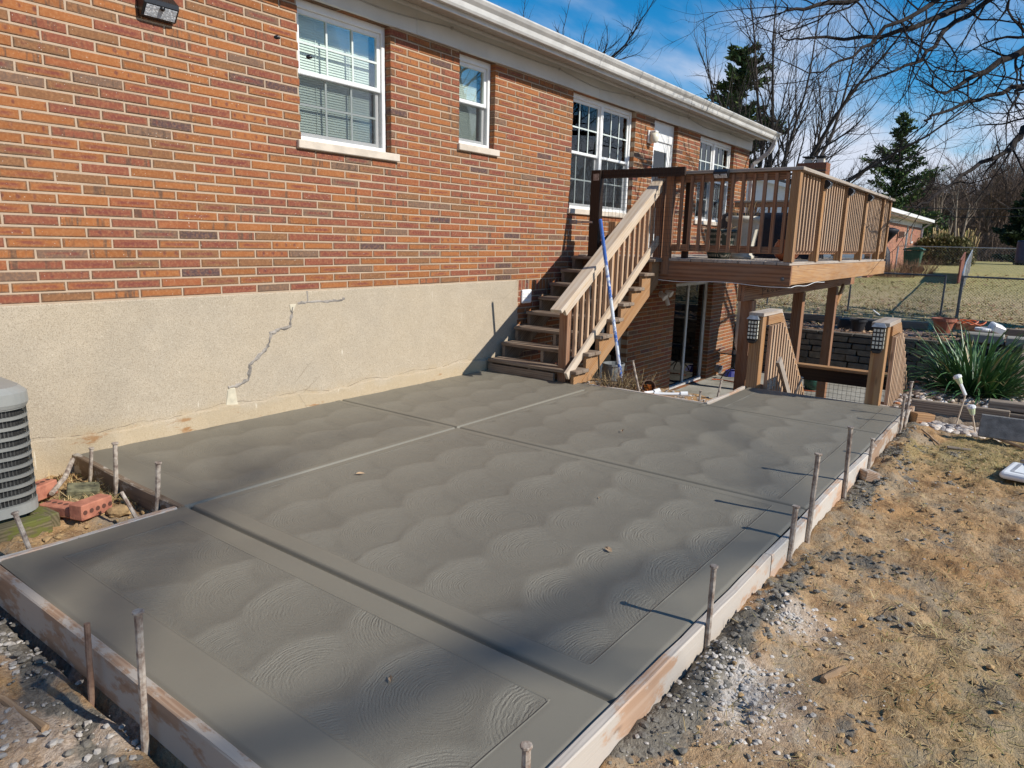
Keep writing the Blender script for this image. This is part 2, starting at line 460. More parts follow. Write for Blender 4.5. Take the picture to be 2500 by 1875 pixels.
M['glass'] = glass('window_glass', (0.95, 0.98, 0.965), 0.40)
M['glass_dark'] = glass('window_glass_dark', (0.55, 0.61, 0.59), 1.1)
M['glass_black'] = glass('basement_glass', (0.16, 0.19, 0.20), 1.0)
def screen():
    t = NT('insect_screen')
    tr = t.N('ShaderNodeBsdfTransparent', {'Color': (1, 1, 1)}).outputs[0]
    df = t.N('ShaderNodeBsdfDiffuse', {'Color': (0.06, 0.065, 0.07)}).outputs[0]
    mxs = t.N('ShaderNodeMixShader', {0: 0.22, 1: tr, 2: df}).outputs[0]
    t.t.links.new(mxs, t.out.inputs[0]); return t.m
M['screen'] = screen()
M['steel'] = simple('cement_spattered_steel', (0.16, 0.105, 0.075), 0.75, 0.3, 30, 0.6, 0.003, 0.0, 120, (0.46, 0.40, 0.33))
M['steel2'] = simple('cement_coated_steel', (0.42, 0.36, 0.29), 0.8, 0.3, 24, 0.6, 0.003, 0.0, 120, (0.13, 0.085, 0.065))
M['steel_rust'] = simple('rusty_steel', (0.12, 0.062, 0.04), 0.8, 0.3, 22, 0.6, 0.003, 0.0, 120, (0.25, 0.16, 0.11))
M['galv'] = simple('galvanised', (0.42, 0.43, 0.44), 0.45, 0.2, 20, 0.05, 0.002, 0.6)
M['galv_dark'] = simple('weathered_galvanised', (0.13, 0.135, 0.14), 0.5, 0.25, 20, 0.05, 0.002, 0.4)
M['cedar'] = wood('deck_lumber', (0.40, 0.200, 0.098), (0.21, 0.090, 0.044), 0.8, 1.0, None, 0.5, 3, (0.36, 0.28, 0.21), 0.30)
M['cedar_new'] = wood('new_deck_lumber', (0.50, 0.285, 0.120), (0.30, 0.140, 0.055), 0.75, 1.0, None, 0.5, 3, (0.42, 0.33, 0.24), 0.25)
M['weathered'] = wood('weathered_lumber', (0.50, 0.42, 0.34), (0.30, 0.235, 0.18), 0.85, 1.5, None, 0.5, 3, (0.50, 0.455, 0.40), 0.6)
M['rail'] = wood('bleached_rail', (0.72, 0.59, 0.43), (0.56, 0.41, 0.27), 0.8, 1.3, None, 0.5, 3, (0.66, 0.60, 0.52), 0.6)
M['tread'] = wood('grey_tread', (0.33, 0.24, 0.165), (0.15, 0.10, 0.068), 0.85, 1.6, None, 0.5, 3, (0.36, 0.31, 0.25), 0.45)
M['brown'] = wood('dark_brown_stain', (0.050, 0.028, 0.017), (0.028, 0.016, 0.010), 0.6, 0.6)
M['form'] = wood('form_lumber', (0.45, 0.31, 0.21), (0.32, 0.20, 0.125), 0.85, 1.4, (0.50, 0.455, 0.39), 0.48, 3.4)
M['form_white'] = wood('cement_washed_form', (0.56, 0.40, 0.29), (0.46, 0.29, 0.185), 0.85, 1.4, (0.52, 0.48, 0.42), 0.56, 2.6)
M['form_dark'] = wood('damp_form', (0.30, 0.22, 0.15), (0.17, 0.12, 0.08), 0.85, 1.2, (0.58, 0.53, 0.45), 0.28, 4.0)
M['timber'] = wood('landscape_timber', (0.36, 0.30, 0.235), (0.20, 0.155, 0.115), 0.9, 1.8)
M['timber_moss'] = wood('mossy_timber', (0.25, 0.20, 0.12), (0.12, 0.10, 0.05), 0.9, 1.8, (0.14, 0.15, 0.03), 0.35, 5)
M['stick'] = wood('raw_stick', (0.52, 0.37, 0.23), (0.34, 0.22, 0.125), 0.85)

M['baluster'] = wood('sun_bleached_baluster', (0.62, 0.45, 0.30), (0.44, 0.27, 0.16), 0.8)
# ---------------------------------------------------------------- ground
def ye(x): return 0.945-0.0135*x          # outer edge line of the slab, yard side
def ground_z(x, y):
    x = np.asarray(x, float); y = np.asarray(y, float)
    n1 = fbm(x, y, 1.3, 4, 1)-0.5; n2 = fbm(x, y, 9, 4, 5)-0.5; n3 = fbm(x, y, 34, 3, 9)-0.5
    near = sstep(13, 6, np.hypot(x-3, y))
    z = -0.125+0.05*n1+near*(0.062*n2+0.045*n3)
    # spilled concrete and spoil banked against the form
    bank = np.exp(-((y-(ye(x)-0.16))/0.13)**2)*sstep(0.2, 0.55, fbm(x, y, 1.7, 3, 21))*(x < 7.3)*(x > 0.5)
    z = z+0.045*bank*(0.4+1.5*(fbm(x, y, 14, 3, 33)))
    z = np.where((x > 7.45) & (y < 1.05), z+0.07*sstep(7.45, 7.6, x), z)
    # upper lawn beyond the stone wall, rising to the neighbour
    far = sstep(14.9, 15.1, x)
    lawn = -0.16+0.14*sstep(15.6, 18.5, x)+0.80*sstep(18, 46, x)+0.05*(fbm(x, y, 0.3, 3, 2)-0.5)
    z = z*(1-far)+lawn*far
    # sunken patio behind the slab
    pit = (((x > 6.75) & (y > 2.62)) | ((x > 7.45) & (y > 1.14)) | ((x > 9.9) & (y > 0.1))) & (x < 14.93) & (y < 5.6)
    s = sstep(6.75, 7.2, x)
    z = np.where(pit, np.where(y > 2.62, (-0.03)*(1-s)+(-1.13)*s, -1.13), z)
    # under the slab and the house
    slab = (x > 0.9) & (x < 7.4) & (y > ye(x)-0.02) & (y < 5.2) & ~((x < 1.83) & (y > 3.57)) & ~((x > 6.3) & (y > 2.38))
    z = np.where(slab, -0.17, z)
    z = np.where((x < 14.5) & (y > 5.0) & (y < 15), -1.3, z)
    strip = (x > 6.25) & (x <= 6.75) & (y > 2.36)
    z = np.where(strip, -0.045+0.03*n2+0.02*n3, z)
    notch = (x < 1.83) & (y > 3.57) & (y < 5.0)
    z = np.where(notch, -0.10+0.05*n1+0.07*n2+0.05*n3, z)
    left = (x < 0.93) & (y <= 3.57) & (y > -4)
    z = np.where(left, z-0.045+0.02*n2, z)
    return z
def lines(segs):
    out = []
    for a, b, st in segs: out += list(np.arange(a, b-1e-6, st))
    out.append(segs[-1][1]); return np.array(out)
gx = lines([(-160, -40, 20), (-40, -6, 4), (-6, -0.2, 0.4), (-0.2, 8.0, 0.03), (8.0, 10, 0.08), (10, 14.90, 0.16), (14.90, 14.96, 0.03), (14.96, 20, 0.16), (20, 50, 1.0), (50, 100, 6), (100, 340, 30)])
gy = lines([(-240, -40, 25), (-40, -8, 3), (-8, -2.4, 0.3), (-2.4, 1.0, 0.028), (1.0, 3.6, 0.09), (3.6, 5.1, 0.03), (5.1, 9, 0.4), (9, 40, 2.5), (40, 240, 25)])
GX, GY = np.meshgrid(gx, gy, indexing='ij')
GZ = ground_z(GX, GY)
def grid_mesh(name, X, Y, Z, mask=None, attrs=None, mat=None, smooth=True):
    nx, ny = X.shape
    idx = np.arange(nx*ny).reshape(nx, ny)
    q = np.stack([idx[:-1, :-1], idx[1:, :-1], idx[1:, 1:], idx[:-1, 1:]], -1).reshape(-1, 4)
    if mask is not None: q = q[mask.ravel()]
    used = np.unique(q); remap = -np.ones(nx*ny, int); remap[used] = np.arange(len(used)); q = remap[q]
    V = np.stack([X.ravel(), Y.ravel(), Z.ravel()], -1)[used]
    me = bpy.data.meshes.new(name)
    me.vertices.add(len(V)); me.vertices.foreach_set('co', V.astype(np.float32).ravel())
    me.loops.add(q.size); me.loops.foreach_set('vertex_index', q.astype(np.int32).ravel())
    me.polygons.add(len(q)); me.polygons.foreach_set('loop_start', np.arange(0, q.size, 4, dtype=np.int32))
    me.update(calc_edges=True)
    if smooth: me.polygons.foreach_set('use_smooth', np.ones(len(q), bool))
    for k, a in (attrs or {}).items():
        A = me.attributes.new(k, 'FLOAT', 'POINT'); A.data.foreach_set('value', np.asarray(a, dtype=np.float32).ravel()[used])
    me.validate()
    if mat: me.materials.append(mat)
    o = bpy.data.objects.new(name, me); col.objects.link(o); return o
def ground_masks(x, y):
    e = ye(x)-0.045-y                      # distance out from the yard-side form
    nA = fbm(x, y, 1.1, 4, 40); nB = fbm(x, y, 3.5, 4, 44); nC = fbm(x, y, 0.55, 3, 47)
    cem = sstep(0.27, 0.04, e)*(e > -0.02)*sstep(0.40, 0.54, nA)*(x < 7.2)*(x > 0.3)
    cem = np.maximum(cem, sstep(0.63, 0.69, nB)*sstep(1.4, 0.3, e)*(e > 0)*(x < 6.5)*0.55)
    lf = (x < 0.95)*(y < 3.6)
    cem = np.maximum(cem, lf*sstep(0.62, 0.88, x)*sstep(0.42, 0.55, nB))
    gp = lambda cx, cy, r: np.exp(-((x-cx)**2+(y-cy)**2)/r**2)
    grav = (gp(2.28, 0.66, .17)+gp(2.42, 0.72, .12)+0.8*gp(2.95, 0.66, .13)+0.6*gp(1.75, 0.62, .12))*(0.55+0.9*nB)*(e > 0)
    grav = np.clip(grav, 0, 1)
    grav = np.maximum(grav, 0.6*lf*sstep(0.45, 0.75, x)*sstep(0.52, 0.64, fbm(x, y, 4, 3, 66)))
    near = (x > -8)*(x < 14.9)
    grass = 0.7*sstep(0.50, 0.64, nC)*sstep(0.3, 1.3, e)*near
    grass = np.maximum(grass, sstep(5.4, 6.4, x)*sstep(7.4, 6.9, x)*sstep(0.42, 0.55, nB)*(y < 0.7)*0.9)
    lawn = sstep(16.3, 16.6, x)
    mulch = sstep(14.85, 15.0, x)*(1-lawn)
    bed = ((x > 7.45)*(x < 14.85)*(y < 1.14)*1.0)
    return dict(cem=cem, grav=grav, grass=grass, lawn=lawn, mulch=mulch, bed=bed)
def ground_mat():
    t = NT('yard_ground'); ps = t.pos()
    a = t.noise(ps, 1.6, 6, 0.62)[0]; b = t.noise(ps, 7.0, 6, 0.65)[0]; c_ = t.noise(ps, 45, 5, 0.7)[0]; d = t.noise(ps, 160, 3, 0.7)[0]
    dirt = t.mix(t.ss(a, 0.34, 0.66), (0.445, 0.255, 0.110), (0.42, 0.290, 0.165))
    dirt = t.mix(t.ss(b, 0.45, 0.66, 0, 0.75), dirt, (0.22, 0.120, 0.055))
    dirt = t.mix(t.ss(b, 0.34, 0.22, 0, 0.6), dirt, (0.50, 0.42, 0.30))
    dirt = t.mix(t.ss(c_, 0.50, 0.66, 0, 0.55), dirt, (0.175, 0.105, 0.055))
    dirt = t.mix(t.ss(d, 0.58, 0.70, 0, 0.6), dirt, (0.60, 0.48, 0.32))
    e_ = t.noise(t.mapping(ps, (1, 1, 1), (5, 3, 0)), 3.0, 6, 0.7)[0]
    dirt = t.mix(t.ss(e_, 0.50, 0.62, 0, 0.75), dirt, (0.30, 0.245, 0.175))
    dirt = t.mix(t.ss(e_, 0.42, 0.32, 0, 0.6), dirt, (0.52, 0.30, 0.115))
    hole = t.noise(t.mapping(ps, (1, 1, 1), (9, 1, 0)), 20, 5, 0.7)[0]
    dirt = t.mix(t.ss(hole, 0.58, 0.66, 0, 0.65), dirt, (0.15, 0.085, 0.045))
    straw = t.noise(t.mapping(ps, (60, 190, 60), rot=(0, 0, 0.7)), 1.0, 3, 0.6)[0]
    straw2 = t.noise(t.mapping(ps, (190, 55, 60), rot=(0, 0, 0.2)), 1.0, 3, 0.6)[0]
    gcol = t.mix(t.ss(straw, 0.4, 0.6), (0.36, 0.27, 0.12), (0.17, 0.15, 0.055))
    gcol = t.mix(t.ss(straw2, 0.5, 0.66), gcol, (0.52, 0.40, 0.21))
    ga = t.attr('grass', 'Fac')
    colr = t.mix(t.M('MULTIPLY', ga, t.ss(b, 0.3, 0.55, 0.35, 0.9)), dirt, gcol)
    st2 = t.M('MULTIPLY', t.ss(straw2, 0.60, 0.68), t.ss(a, 0.4, 0.6, 0.2, 0.8))
    colr = t.mix(st2, colr, (0.56, 0.43, 0.24))
    # far lawn: winter turf with leaf litter
    f1 = t.noise(ps, 0.55, 4, 0.6)[0]; f2 = t.noise(t.mapping(ps, (1, 1, 1)), 3.5, 5, 0.7)[0]; f3 = t.noise(ps, 16, 4, 0.7)[0]
    lw = t.mix(t.ss(f2, 0.35, 0.65), (0.285, 0.245, 0.105), (0.41, 0.33, 0.165))
    sx = t.N('ShaderNodeSeparateXYZ', {0: ps}).outputs[0]
    lw = t.mix(t.M('MULTIPLY', t.ss(f3, 0.41, 0.55), t.ss(f1, 0.30, 0.60, 0.45, 0.95)), lw, (0.47, 0.345, 0.225))
    lw = t.mix(t.ss(f1, 0.48, 0.66, 0, 0.45), lw, (0.19, 0.185, 0.065))
    lw = t.mix(t.M('MULTIPLY', t.ss(f3, 0.44, 0.30), 0.75), lw, (0.10, 0.10, 0.035))
    lw = t.mix(t.ss(sx, 23, 31, 0, 0.65), lw, t.mix(t.ss(f2, 0.35, 0.65), (0.27, 0.262, 0.085), (0.37, 0.325, 0.125)))
    colr = t.mix(t.attr('lawn', 'Fac'), colr, lw)
    mu = t.mix(t.ss(c_, 0.40, 0.58), (0.06, 0.042, 0.034), (0.30, 0.22, 0.19))
    colr = t.mix(t.attr('mulch', 'Fac'), colr, mu)
    be = t.mix(t.ss(b, 0.4, 0.6), (0.33, 0.26, 0.19), (0.16, 0.115, 0.08))
    colr = t.mix(t.attr('bed', 'Fac'), colr, be)
    gv = t.mix(t.ss(c_, 0.42, 0.60), (0.62, 0.56, 0.49), (0.36, 0.31, 0.26))
    colr = t.mix(t.M('MULTIPLY', t.attr('grav', 'Fac'), 0.9), colr, gv)
    ce = t.mix(t.ss(c_, 0.38, 0.62), (0.145, 0.126, 0.100), (0.235, 0.208, 0.165))
    colr = t.mix(t.ss(t.M('ADD', t.attr('cem', 'Fac'), t.M('MULTIPLY', t.M('SUBTRACT', b, 0.5), 0.9)), 0.40, 0.62), colr, ce)
    h = t.M('ADD', t.M('MULTIPLY', c_, 1.0), t.M('MULTIPLY', d, 0.35))
    nb = t.bump(b, 0.5, 0.05)
    return t.bsdf(colr, 0.95, t.bump(h, 0.85, 0.014, nb), 0, 0.15)
M['ground'] = ground_mat()
ground = grid_mesh('ground', GX, GY, GZ, None, ground_masks(GX, GY), M['ground'])
tag(ground, 'bare tan dirt yard with dead grass rising to a leafy lawn', 'ground', kind='structure')

# ---------------------------------------------------------------- fresh concrete slab
XL, XJ1, XJ2, XJ3, XE = 0.967, 1.850, 4.062, 6.205, 7.365
YJ = 3.545
Y0 = 0.89
gw = 0.011
sx_ = set(np.round(np.arange(XL, XE+0.001, 0.0145), 4)); sy_ = set(np.round(np.arange(Y0, D+0.001, 0.0145), 4))
for x in (XL, 1.83, XJ1, XJ2, XJ3, 6.255, XE):
    for k in (-0.030, -0.022, -0.018, -0.013, -0.0095, -0.0055, 0.0, 0.0055, 0.0095, 0.013, 0.018, 0.022, 0.030):
        if XL <= x+k <= XE: sx_.add(round(x+k, 4))
for y in (Y0, 2.345, YJ, D):
    for k in (-0.030, -0.022, -0.018, -0.013, -0.0095, -0.0055, 0.0, 0.0055, 0.0095, 0.013, 0.018, 0.022, 0.030):
        if Y0 <= y+k <= D: sy_.add(round(y+k, 4))
def thin(s):
    a = sorted(s); o = [a[0]]
    for v in a[1:]:
        if v-o[-1] > 0.0028: o.append(v)
    return np.array(o)
ax_, ay_ = thin(sx_), thin(sy_)
SX, SY = np.meshgrid(ax_, ay_, indexing='ij')
def groove(d, w=0.019, dep=0.017): return -dep*sstep(w, 0.0055, np.abs(d))
SZ = np.zeros_like(SX)
inX1 = (SY < YJ+0.03)
SZ += np.where(SY < 3.56, groove(SX-XJ1, 0.022, 0.026), 0)
SZ += groove(SX-XJ2) + np.where(SY < 2.37, groove(SX-XJ3), 0) + np.where((SX > 1.83) & (SX < 6.0), groove(SY-YJ), 0)
# smooth trowelled margin round every panel, swirl finish inside
def pan(x0, x1, y0, y1, m):
    l, r_, b, t_ = m
    return np.minimum(np.minimum(SX-(x0+l), (x1-r_)-SX), np.minimum(SY-(y0+b), (y1-t_)-SY))
ins = np.maximum.reduce([
    pan(XL, XJ1, Y0, YJ, (0.20, 0.13, 0.17, 0.17)), pan(XJ1, XJ2, Y0, YJ, (0.12, 0.07, 0.17, 0.07)), pan(XJ2, XJ3, Y0, YJ, (0.06, 0.06, 0.17, 0.06)),
    pan(XJ1, XJ2, YJ, D, (0.19, 0.06, 0.06, 0.02)), pan(XJ2, 6.26, YJ, D, (0.06, 0.02, 0.06, 0.02)), pan(XJ2, 6.26, 2.40, YJ, (0.06, 0.05, 0.0, 0.06)),
    pan(XJ3, XE, Y0, 2.345, (0.06, 0.10, 0.17, 0.13))])
tex = sstep(-0.001, 0.012, ins)
rs = np.random.RandomState(11)
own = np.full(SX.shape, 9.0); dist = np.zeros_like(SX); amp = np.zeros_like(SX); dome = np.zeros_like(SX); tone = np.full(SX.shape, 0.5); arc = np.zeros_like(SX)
rows = np.arange(D+0.5, 0.4, -0.375)
for j, yc in enumerate(rows):
    xs = np.arange(0.6-0.13*(len(rows)-j) % 0.42, 7.8, 0.425)
    for xc in xs:
        cx_, cy_ = xc+rs.uniform(-0.065, 0.065), yc+rs.uniform(-0.05, 0.05)
        Rr = 0.29*rs.uniform(0.80, 1.16); kk = rs.uniform(0.82, 1.22); aa = rs.uniform(0.55, 1.0); td = R(78)+rs.uniform(-.3, .3)
        dx, dy = SX-cx_, SY-cy_
        # each pass of the trowel: arcs bulging to the house and to the left
        ang = R(122)+rs.uniform(-0.45, 0.45)
        du, dv = dx*math.cos(ang)+dy*math.sin(ang), -dx*math.sin(ang)+dy*math.cos(ang)
        rr = np.hypot(du, dv*0.92)
        m_ = (rr < Rr)
        own_ = m_ & (du > -0.30)
        dist[own_] = rr[own_]*kk
        wedge = aa*sstep(-0.26, 0.02, du)*(0.6+0.4*sstep(0.16, -0.12, dv))
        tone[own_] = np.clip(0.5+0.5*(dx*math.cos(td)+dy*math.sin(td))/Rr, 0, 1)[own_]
        arc[own_] = (rr*np.arctan2(dv, du)+0.9*j+0.37*xc)[own_]
        amp[own_] = (sstep(Rr, Rr*0.86, rr)*sstep(0.03, 0.09, rr)*wedge)[own_]
        dome[own_] = (-(1-(rr/Rr)**2)**1.2*(0.6+0.4*aa))[own_]
own = own*0
bd_ = np.zeros(SX.shape, bool)
jmp = (np.abs(np.diff(dist, axis=0)) > 0.022); bd_[:-1] |= jmp; bd_[1:] |= jmp
jmp = (np.abs(np.diff(dist, axis=1)) > 0.022); bd_[:, :-1] |= jmp; bd_[:, 1:] |= jmp
b2_ = bd_.copy(); b2_[1:] |= bd_[:-1]; b2_[:-1] |= bd_[1:]; b2_[:, 1:] |= bd_[:, :-1]; b2_[:, :-1] |= bd_[:, 1:]
amp = np.where(bd_, 0, np.where(b2_, amp*0.5, amp))
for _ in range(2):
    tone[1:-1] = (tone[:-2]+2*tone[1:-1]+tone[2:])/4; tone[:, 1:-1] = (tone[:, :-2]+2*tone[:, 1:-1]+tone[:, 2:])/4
    dome[1:-1] = (dome[:-2]+2*dome[1:-1]+dome[2:])/4; dome[:, 1:-1] = (dome[:, :-2]+2*dome[:, 1:-1]+dome[:, 2:])/4
SZ += tex*dome*0.0075+0.0016*(fbm(SX, SY, 1.1, 3, 81)-0.5)
amp = amp*tex*(0.6+0.8*fbm(SX, SY, 1.5, 2, 70))
SZ += np.where(tex > 0, 0, 0.0008)
edge = np.minimum.reduce([SX-XL, XE-SX, SY-Y0])
SZ += -0.006*sstep(0.02, 0.0, edge)
cellx, celly = (ax_[:-1]+ax_[1:])/2, (ay_[:-1]+ay_[1:])/2
CX, CY = np.meshgrid(cellx, celly, indexing='ij')
smask = ~((CX < 1.83) & (CY > 3.56)) & ~((CX > 6.255) & (CY > 2.345))
SYs = SY + (ye(SX)-Y0)*(D-SY)/(D-Y0)
def slab_mat():
    t = NT('wet_concrete'); ps = t.pos()
    dd, am, tx = t.attr('swirl', 'Fac'), t.attr('ridge', 'Fac'), t.attr('broom', 'Fac')
    n1 = t.noise(ps, 14, 4, 0.6)[0]; n2 = t.noise(ps, 300, 3, 0.7)[0]; n3 = t.noise(ps, 1.0, 4, 0.55)[0]; n4 = t.noise(ps, 70, 3, 0.6)[0]; n5 = t.noise(ps, 24, 3, 0.6)[0]
    ph = t.M('ADD', t.M('MULTIPLY', dd, 2*PI/0.0130), t.M('ADD', t.M('MULTIPLY', n1, 13.0), t.M('MULTIPLY', n4, 5.0)))
    rid = t.M('MULTIPLY', t.M('SINE', ph), am)
    pv = t.N('ShaderNodeCombineXYZ', {0: t.M('MULTIPLY', t.M('ADD', dd, t.M('MULTIPLY', n1, 0.03)), 95.0), 1: t.M('MULTIPLY', t.attr('arc', 'Fac'), 11.0)}).outputs[0]
    wr = t.noise(pv, 1.0, 3, 0.6)[0]
    rid = t.M('ADD', t.M('MULTIPLY', rid, 0.38), t.M('MULTIPLY', t.M('MULTIPLY', t.M('SUBTRACT', wr, 0.5), am), 4.2))
    h = t.M('ADD', t.M('MULTIPLY', t.M('MULTIPLY', rid, t.ss(n5, 0.34, 0.56, 0.2, 1)), 1.05), t.M('MULTIPLY', t.M('MULTIPLY', n2, tx), 1.5))
    h = t.M('ADD', h, t.M('MULTIPLY', t.M('MULTIPLY', n4, tx), 0.8))
    ed_ = t.attr('inset', 'Fac')
    lip = t.M('SUBTRACT', t.ss(ed_, -0.006, 0.0005, 0, 1), t.ss(ed_, 0.0005, 0.006, 0, 1.35))
    h = t.M('ADD', h, t.M('MULTIPLY', lip, 1.3))
    c = t.mix(t.ss(n3, 0.3, 0.7), (0.202, 0.184, 0.142), (0.180, 0.163, 0.125))
    c = t.mix(t.M('MULTIPLY', tx, 0.30), c, (0.176, 0.161, 0.128))
    c = t.mix(t.ss(n2, 0.55, 0.72, 0, 0.30), c, (0.26, 0.242, 0.20))
    c = t.mix(t.ss(n4, 0.60, 0.72, 0, 0.22), c, (0.135, 0.125, 0.108))
    # shade of the trowel ridges put into the colour: pale head, dark tail
    sl = t.M('ADD', t.attr('swirl_shade', 'Fac'), t.M('MULTIPLY', t.M('SUBTRACT', n1, 0.5), 0.35))
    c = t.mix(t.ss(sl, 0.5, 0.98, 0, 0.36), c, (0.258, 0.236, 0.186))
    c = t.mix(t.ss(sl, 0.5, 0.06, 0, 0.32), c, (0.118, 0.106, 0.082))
    wet = t.noise(ps, 0.75, 5, 0.6)[0]
    c = t.mix(t.ss(wet, 0.42, 0.66, 0, 0.22), c, (0.125, 0.114, 0.092))
    rg = t.M('ADD', 0.44, t.M('MULTIPLY', n1, 0.16))
    return t.bsdf(c, rg, t.bump(h, 0.60, 0.0035), 0, 0.5)
M['slab'] = slab_mat()
slab = grid_mesh('concrete_slab', SX, SYs, SZ, smask, dict(swirl=dist, ridge=amp, broom=tex, swirl_shade=0.5+(tone-0.5)*tex, arc=arc, inset=np.clip(ins, -0.5, 0.5)), M['slab'])
tag(slab, 'freshly poured grey concrete patio slab with swirl trowel finish', 'patio slab', kind='structure')
M['conc_side'] = simple('raw_concrete', (0.25, 0.235, 0.205), 0.9, 0.2, 12, 0.5)
mb = MB()
mb.b6(XJ1, 6.255, Y0+0.06, D-0.01, -0.15, -0.026); mb.b6(XL+0.003, XJ1-0.002, Y0+0.06, 3.555, -0.15, -0.026); mb.b6(6.257, XE-0.003, Y0+0.06, 2.34, -0.15, -0.026)
mb.build('slab_body', M['conc_side'], slab)

# sunken patio behind it
def patio_mat():
    t = NT('old_concrete'); ps = t.pos()
    a = t.noise(ps, 1.2, 6, 0.65)[0]; b = t.noise(ps, 9, 5, 0.7)[0]
    c = t.mix(t.ss(a, 0.35, 0.65), (0.36, 0.345, 0.30), (0.25, 0.235, 0.20))
    c = t.mix(t.ss(b, 0.52, 0.68, 0, 0.6), c, (0.15, 0.125, 0.09))
    return t.bsdf(c, 0.9, t.bump(b, 0.4, 0.006), 0, 0.25)
M['patio'] = patio_mat()
mb = MB()
for i, x0 in enumerate((7.1, 10.05, 13.0)):
    x1 = (10.03, 12.98, 14.75)[i]
    mb.b6(x0, x1, 2.63 if x0 < 8 else 0.15, 4.97, -1.25, -1.10)
mb.b6(7.5, 10.03, 1.15, 2.615, -1.25, -1.104)
tag(mb.build('sunken_patio', M['patio']), 'old stained concrete patio below the deck at basement level', 'patio', kind='structure')

# ---------------------------------------------------------------- the house
house = thing('brick_house', 'long red brown brick house with white gutter, pale foundation and three rear windows in view', 'house', (6.0, D, 0))
XW0, XW1, ZT = -3.5, 14.43, 3.56
# openings: x0, x1, z0, z1
W1 = (3.745, 4.740, 2.222, 3.31); W2 = (5.690, 6.270, 2.425, 3.31); W3 = (7.845, 9.530, 1.884, 3.31)
DR = (10.150, 10.985, 1.31, 3.31); W4 = (11.925, 13.570, 1.884, 3.31)
LD = (11.350, 13.050, -1.10, 0.80); LD2 = (8.55, 9.66, -1.10, 0.74)
OP = [W1, W2, W3, DR, W4, LD, LD2]
def fill(mbx, x0, x1, z0, z1, y0, y1, ops):
    ops = [(o[0]-.007, o[1]+.007, o[2], o[3]) for o in ops]
    xs = sorted(set([x0, x1]+[v for o in ops for v in o[:2] if x0 < v < x1]))
    for a, b in zip(xs[:-1], xs[1:]):
        segs = [(z0, z1)]
        for o in ops:
            if o[0] <= a+1e-6 and o[1] >= b-1e-6:
                n = []
                for s, e in segs:
                    if o[3] <= s or o[2] >= e: n.append((s, e)); continue
                    if o[2] > s: n.append((s, o[2]))
                    if o[3] < e: n.append((o[3], e))
                segs = n
        for s, e in segs: mbx.b6(a, b, y0, y1, s, e)
mb = MB(); fill(mb, XW0, XW1, 1.0, ZT, D+0.005, D+0.22, OP)
fill(mb, 6.77, XW1, -1.25, 1.0, D+0.005, D+0.22, OP)
mb.b6(XW0, XW0+0.2, D+0.22, 12.0, -1.2, ZT); mb.b6(XW0, XW1, 12.0, 12.2, -1.2, ZT)
mb.b6(XW1-0.22, XW1, D+0.22, 12.0, -1.25, ZT)
wall = mb.build('wall', M['mortar'], house)
mb = MB(); mb.b6(XW0+0.2, XW1-0.22, D+0.22, 12.0, 1.02, 1.10); mb.b6(XW0+0.2, XW1-0.22, 9.4, 9.5, -1.2, ZT); mb.b6(XW0+0.2, XW1-0.22, D+0.22, 12, -1.25, -1.10)
mb.b6(XW0+0.2, XW1-0.22, D+0.22, 12.0, ZT-0.14, ZT-0.02)
for x in (1.0, 5.2, 7.2, 11.3): mb.b6(x, x+0.1, D+0.22, 9.4, 1.1, ZT-0.15)
mb.build('interior', M['room'], house)

# bricks of the rear wall: the 300 that show largest are parts, the others one mass
def brick_mesh(L, C, seed):
    q = random.Random(seed); h = L/2; c = C/2; ch = 0.005; d = 0.10
    j = lambda s: q.uniform(-s, s)
    front = [(-h+ch+j(.002), 0, -c+ch+j(.001)), (h-ch+j(.002), 0, -c+ch+j(.001)), (h-ch+j(.002), 0, c-ch+j(.001)), (-h+ch+j(.002), 0, c-ch+j(.001))]
    mid = [(-h+j(.0015), ch, -c+j(.0012)), (h+j(.0015), ch, -c+j(.0012)), (h+j(.0015), ch, c+j(.0012)), (-h+j(.0015), ch, c+j(.0012))]
    back = [(x, d, z) for x, y, z in mid]
    v = front+mid+back
    f = [(0, 1, 2, 3)]
    for a in range(4):
        b = (a+1) % 4
        f.append((a, a+4, b+4, b)); f.append((a+4, a+8, b+8, b+4))
    return v, f
MJ = 0.0105
cells = []
def course(k, x_lo, x_hi):
    z0 = BZ+k*BC; z1 = z0+BC
    off = BX-(0.5*BL if k % 2 else 0)
    n0 = math.floor((x_lo-off)/BL); n1 = math.ceil((x_hi-off)/BL)
    for n in range(n0, n1):
        segs = [(max(off+n*BL+MJ/2, x_lo), min(off+(n+1)*BL-MJ/2, x_hi))]
        for o in OP:
            if o[2] < z1-0.02 and o[3] > z0+0.02:
                ns = []
                for s, e in segs:
                    if o[1] <= s or o[0] >= e: ns.append((s, e)); continue
                    if o[0] > s: ns.append((s, o[0]))
                    if o[1] < e: ns.append((o[1], e))
                segs = ns
        for s, e in segs:
            if e-s > 0.035: cells.append((s, e, z0+MJ/2, z1-MJ/2))
for k in range(0, 35): course(k, XW0+0.02, XW1)
for k in range(-32, -2): course(k, 6.78, XW1)
def showsize(c):
    x, z = (c[0]+c[1])/2, (c[2]+c[3])/2
    v = np.array([x, D, z])-CAM; dep = v@_f
    if dep < 0.3: return 0
    px, py = 1250+FPX*(v@_r)/dep, 937.5-FPX*(v@_u)/dep
    if not (-40 < px < 2540 and -30 < py < 1900): return 0
    if z < 1.0 and x < 9.9: return 0
    return (c[1]-c[0])*(D/np.linalg.norm(v))/dep**2
cells.sort(key=lambda c: -showsize(c))
protos = {}
def proto(L, C, s):
    key = (round(L, 3), round(C, 4), s)
    if key not in protos:
        v, f = brick_mesh(L, C, s*7+int(L*1000))
        me = bpy.data.meshes.new('brick'); me.from_pydata(v, [], f); me.materials.append(M['brick']); protos[key] = me
    return protos[key]
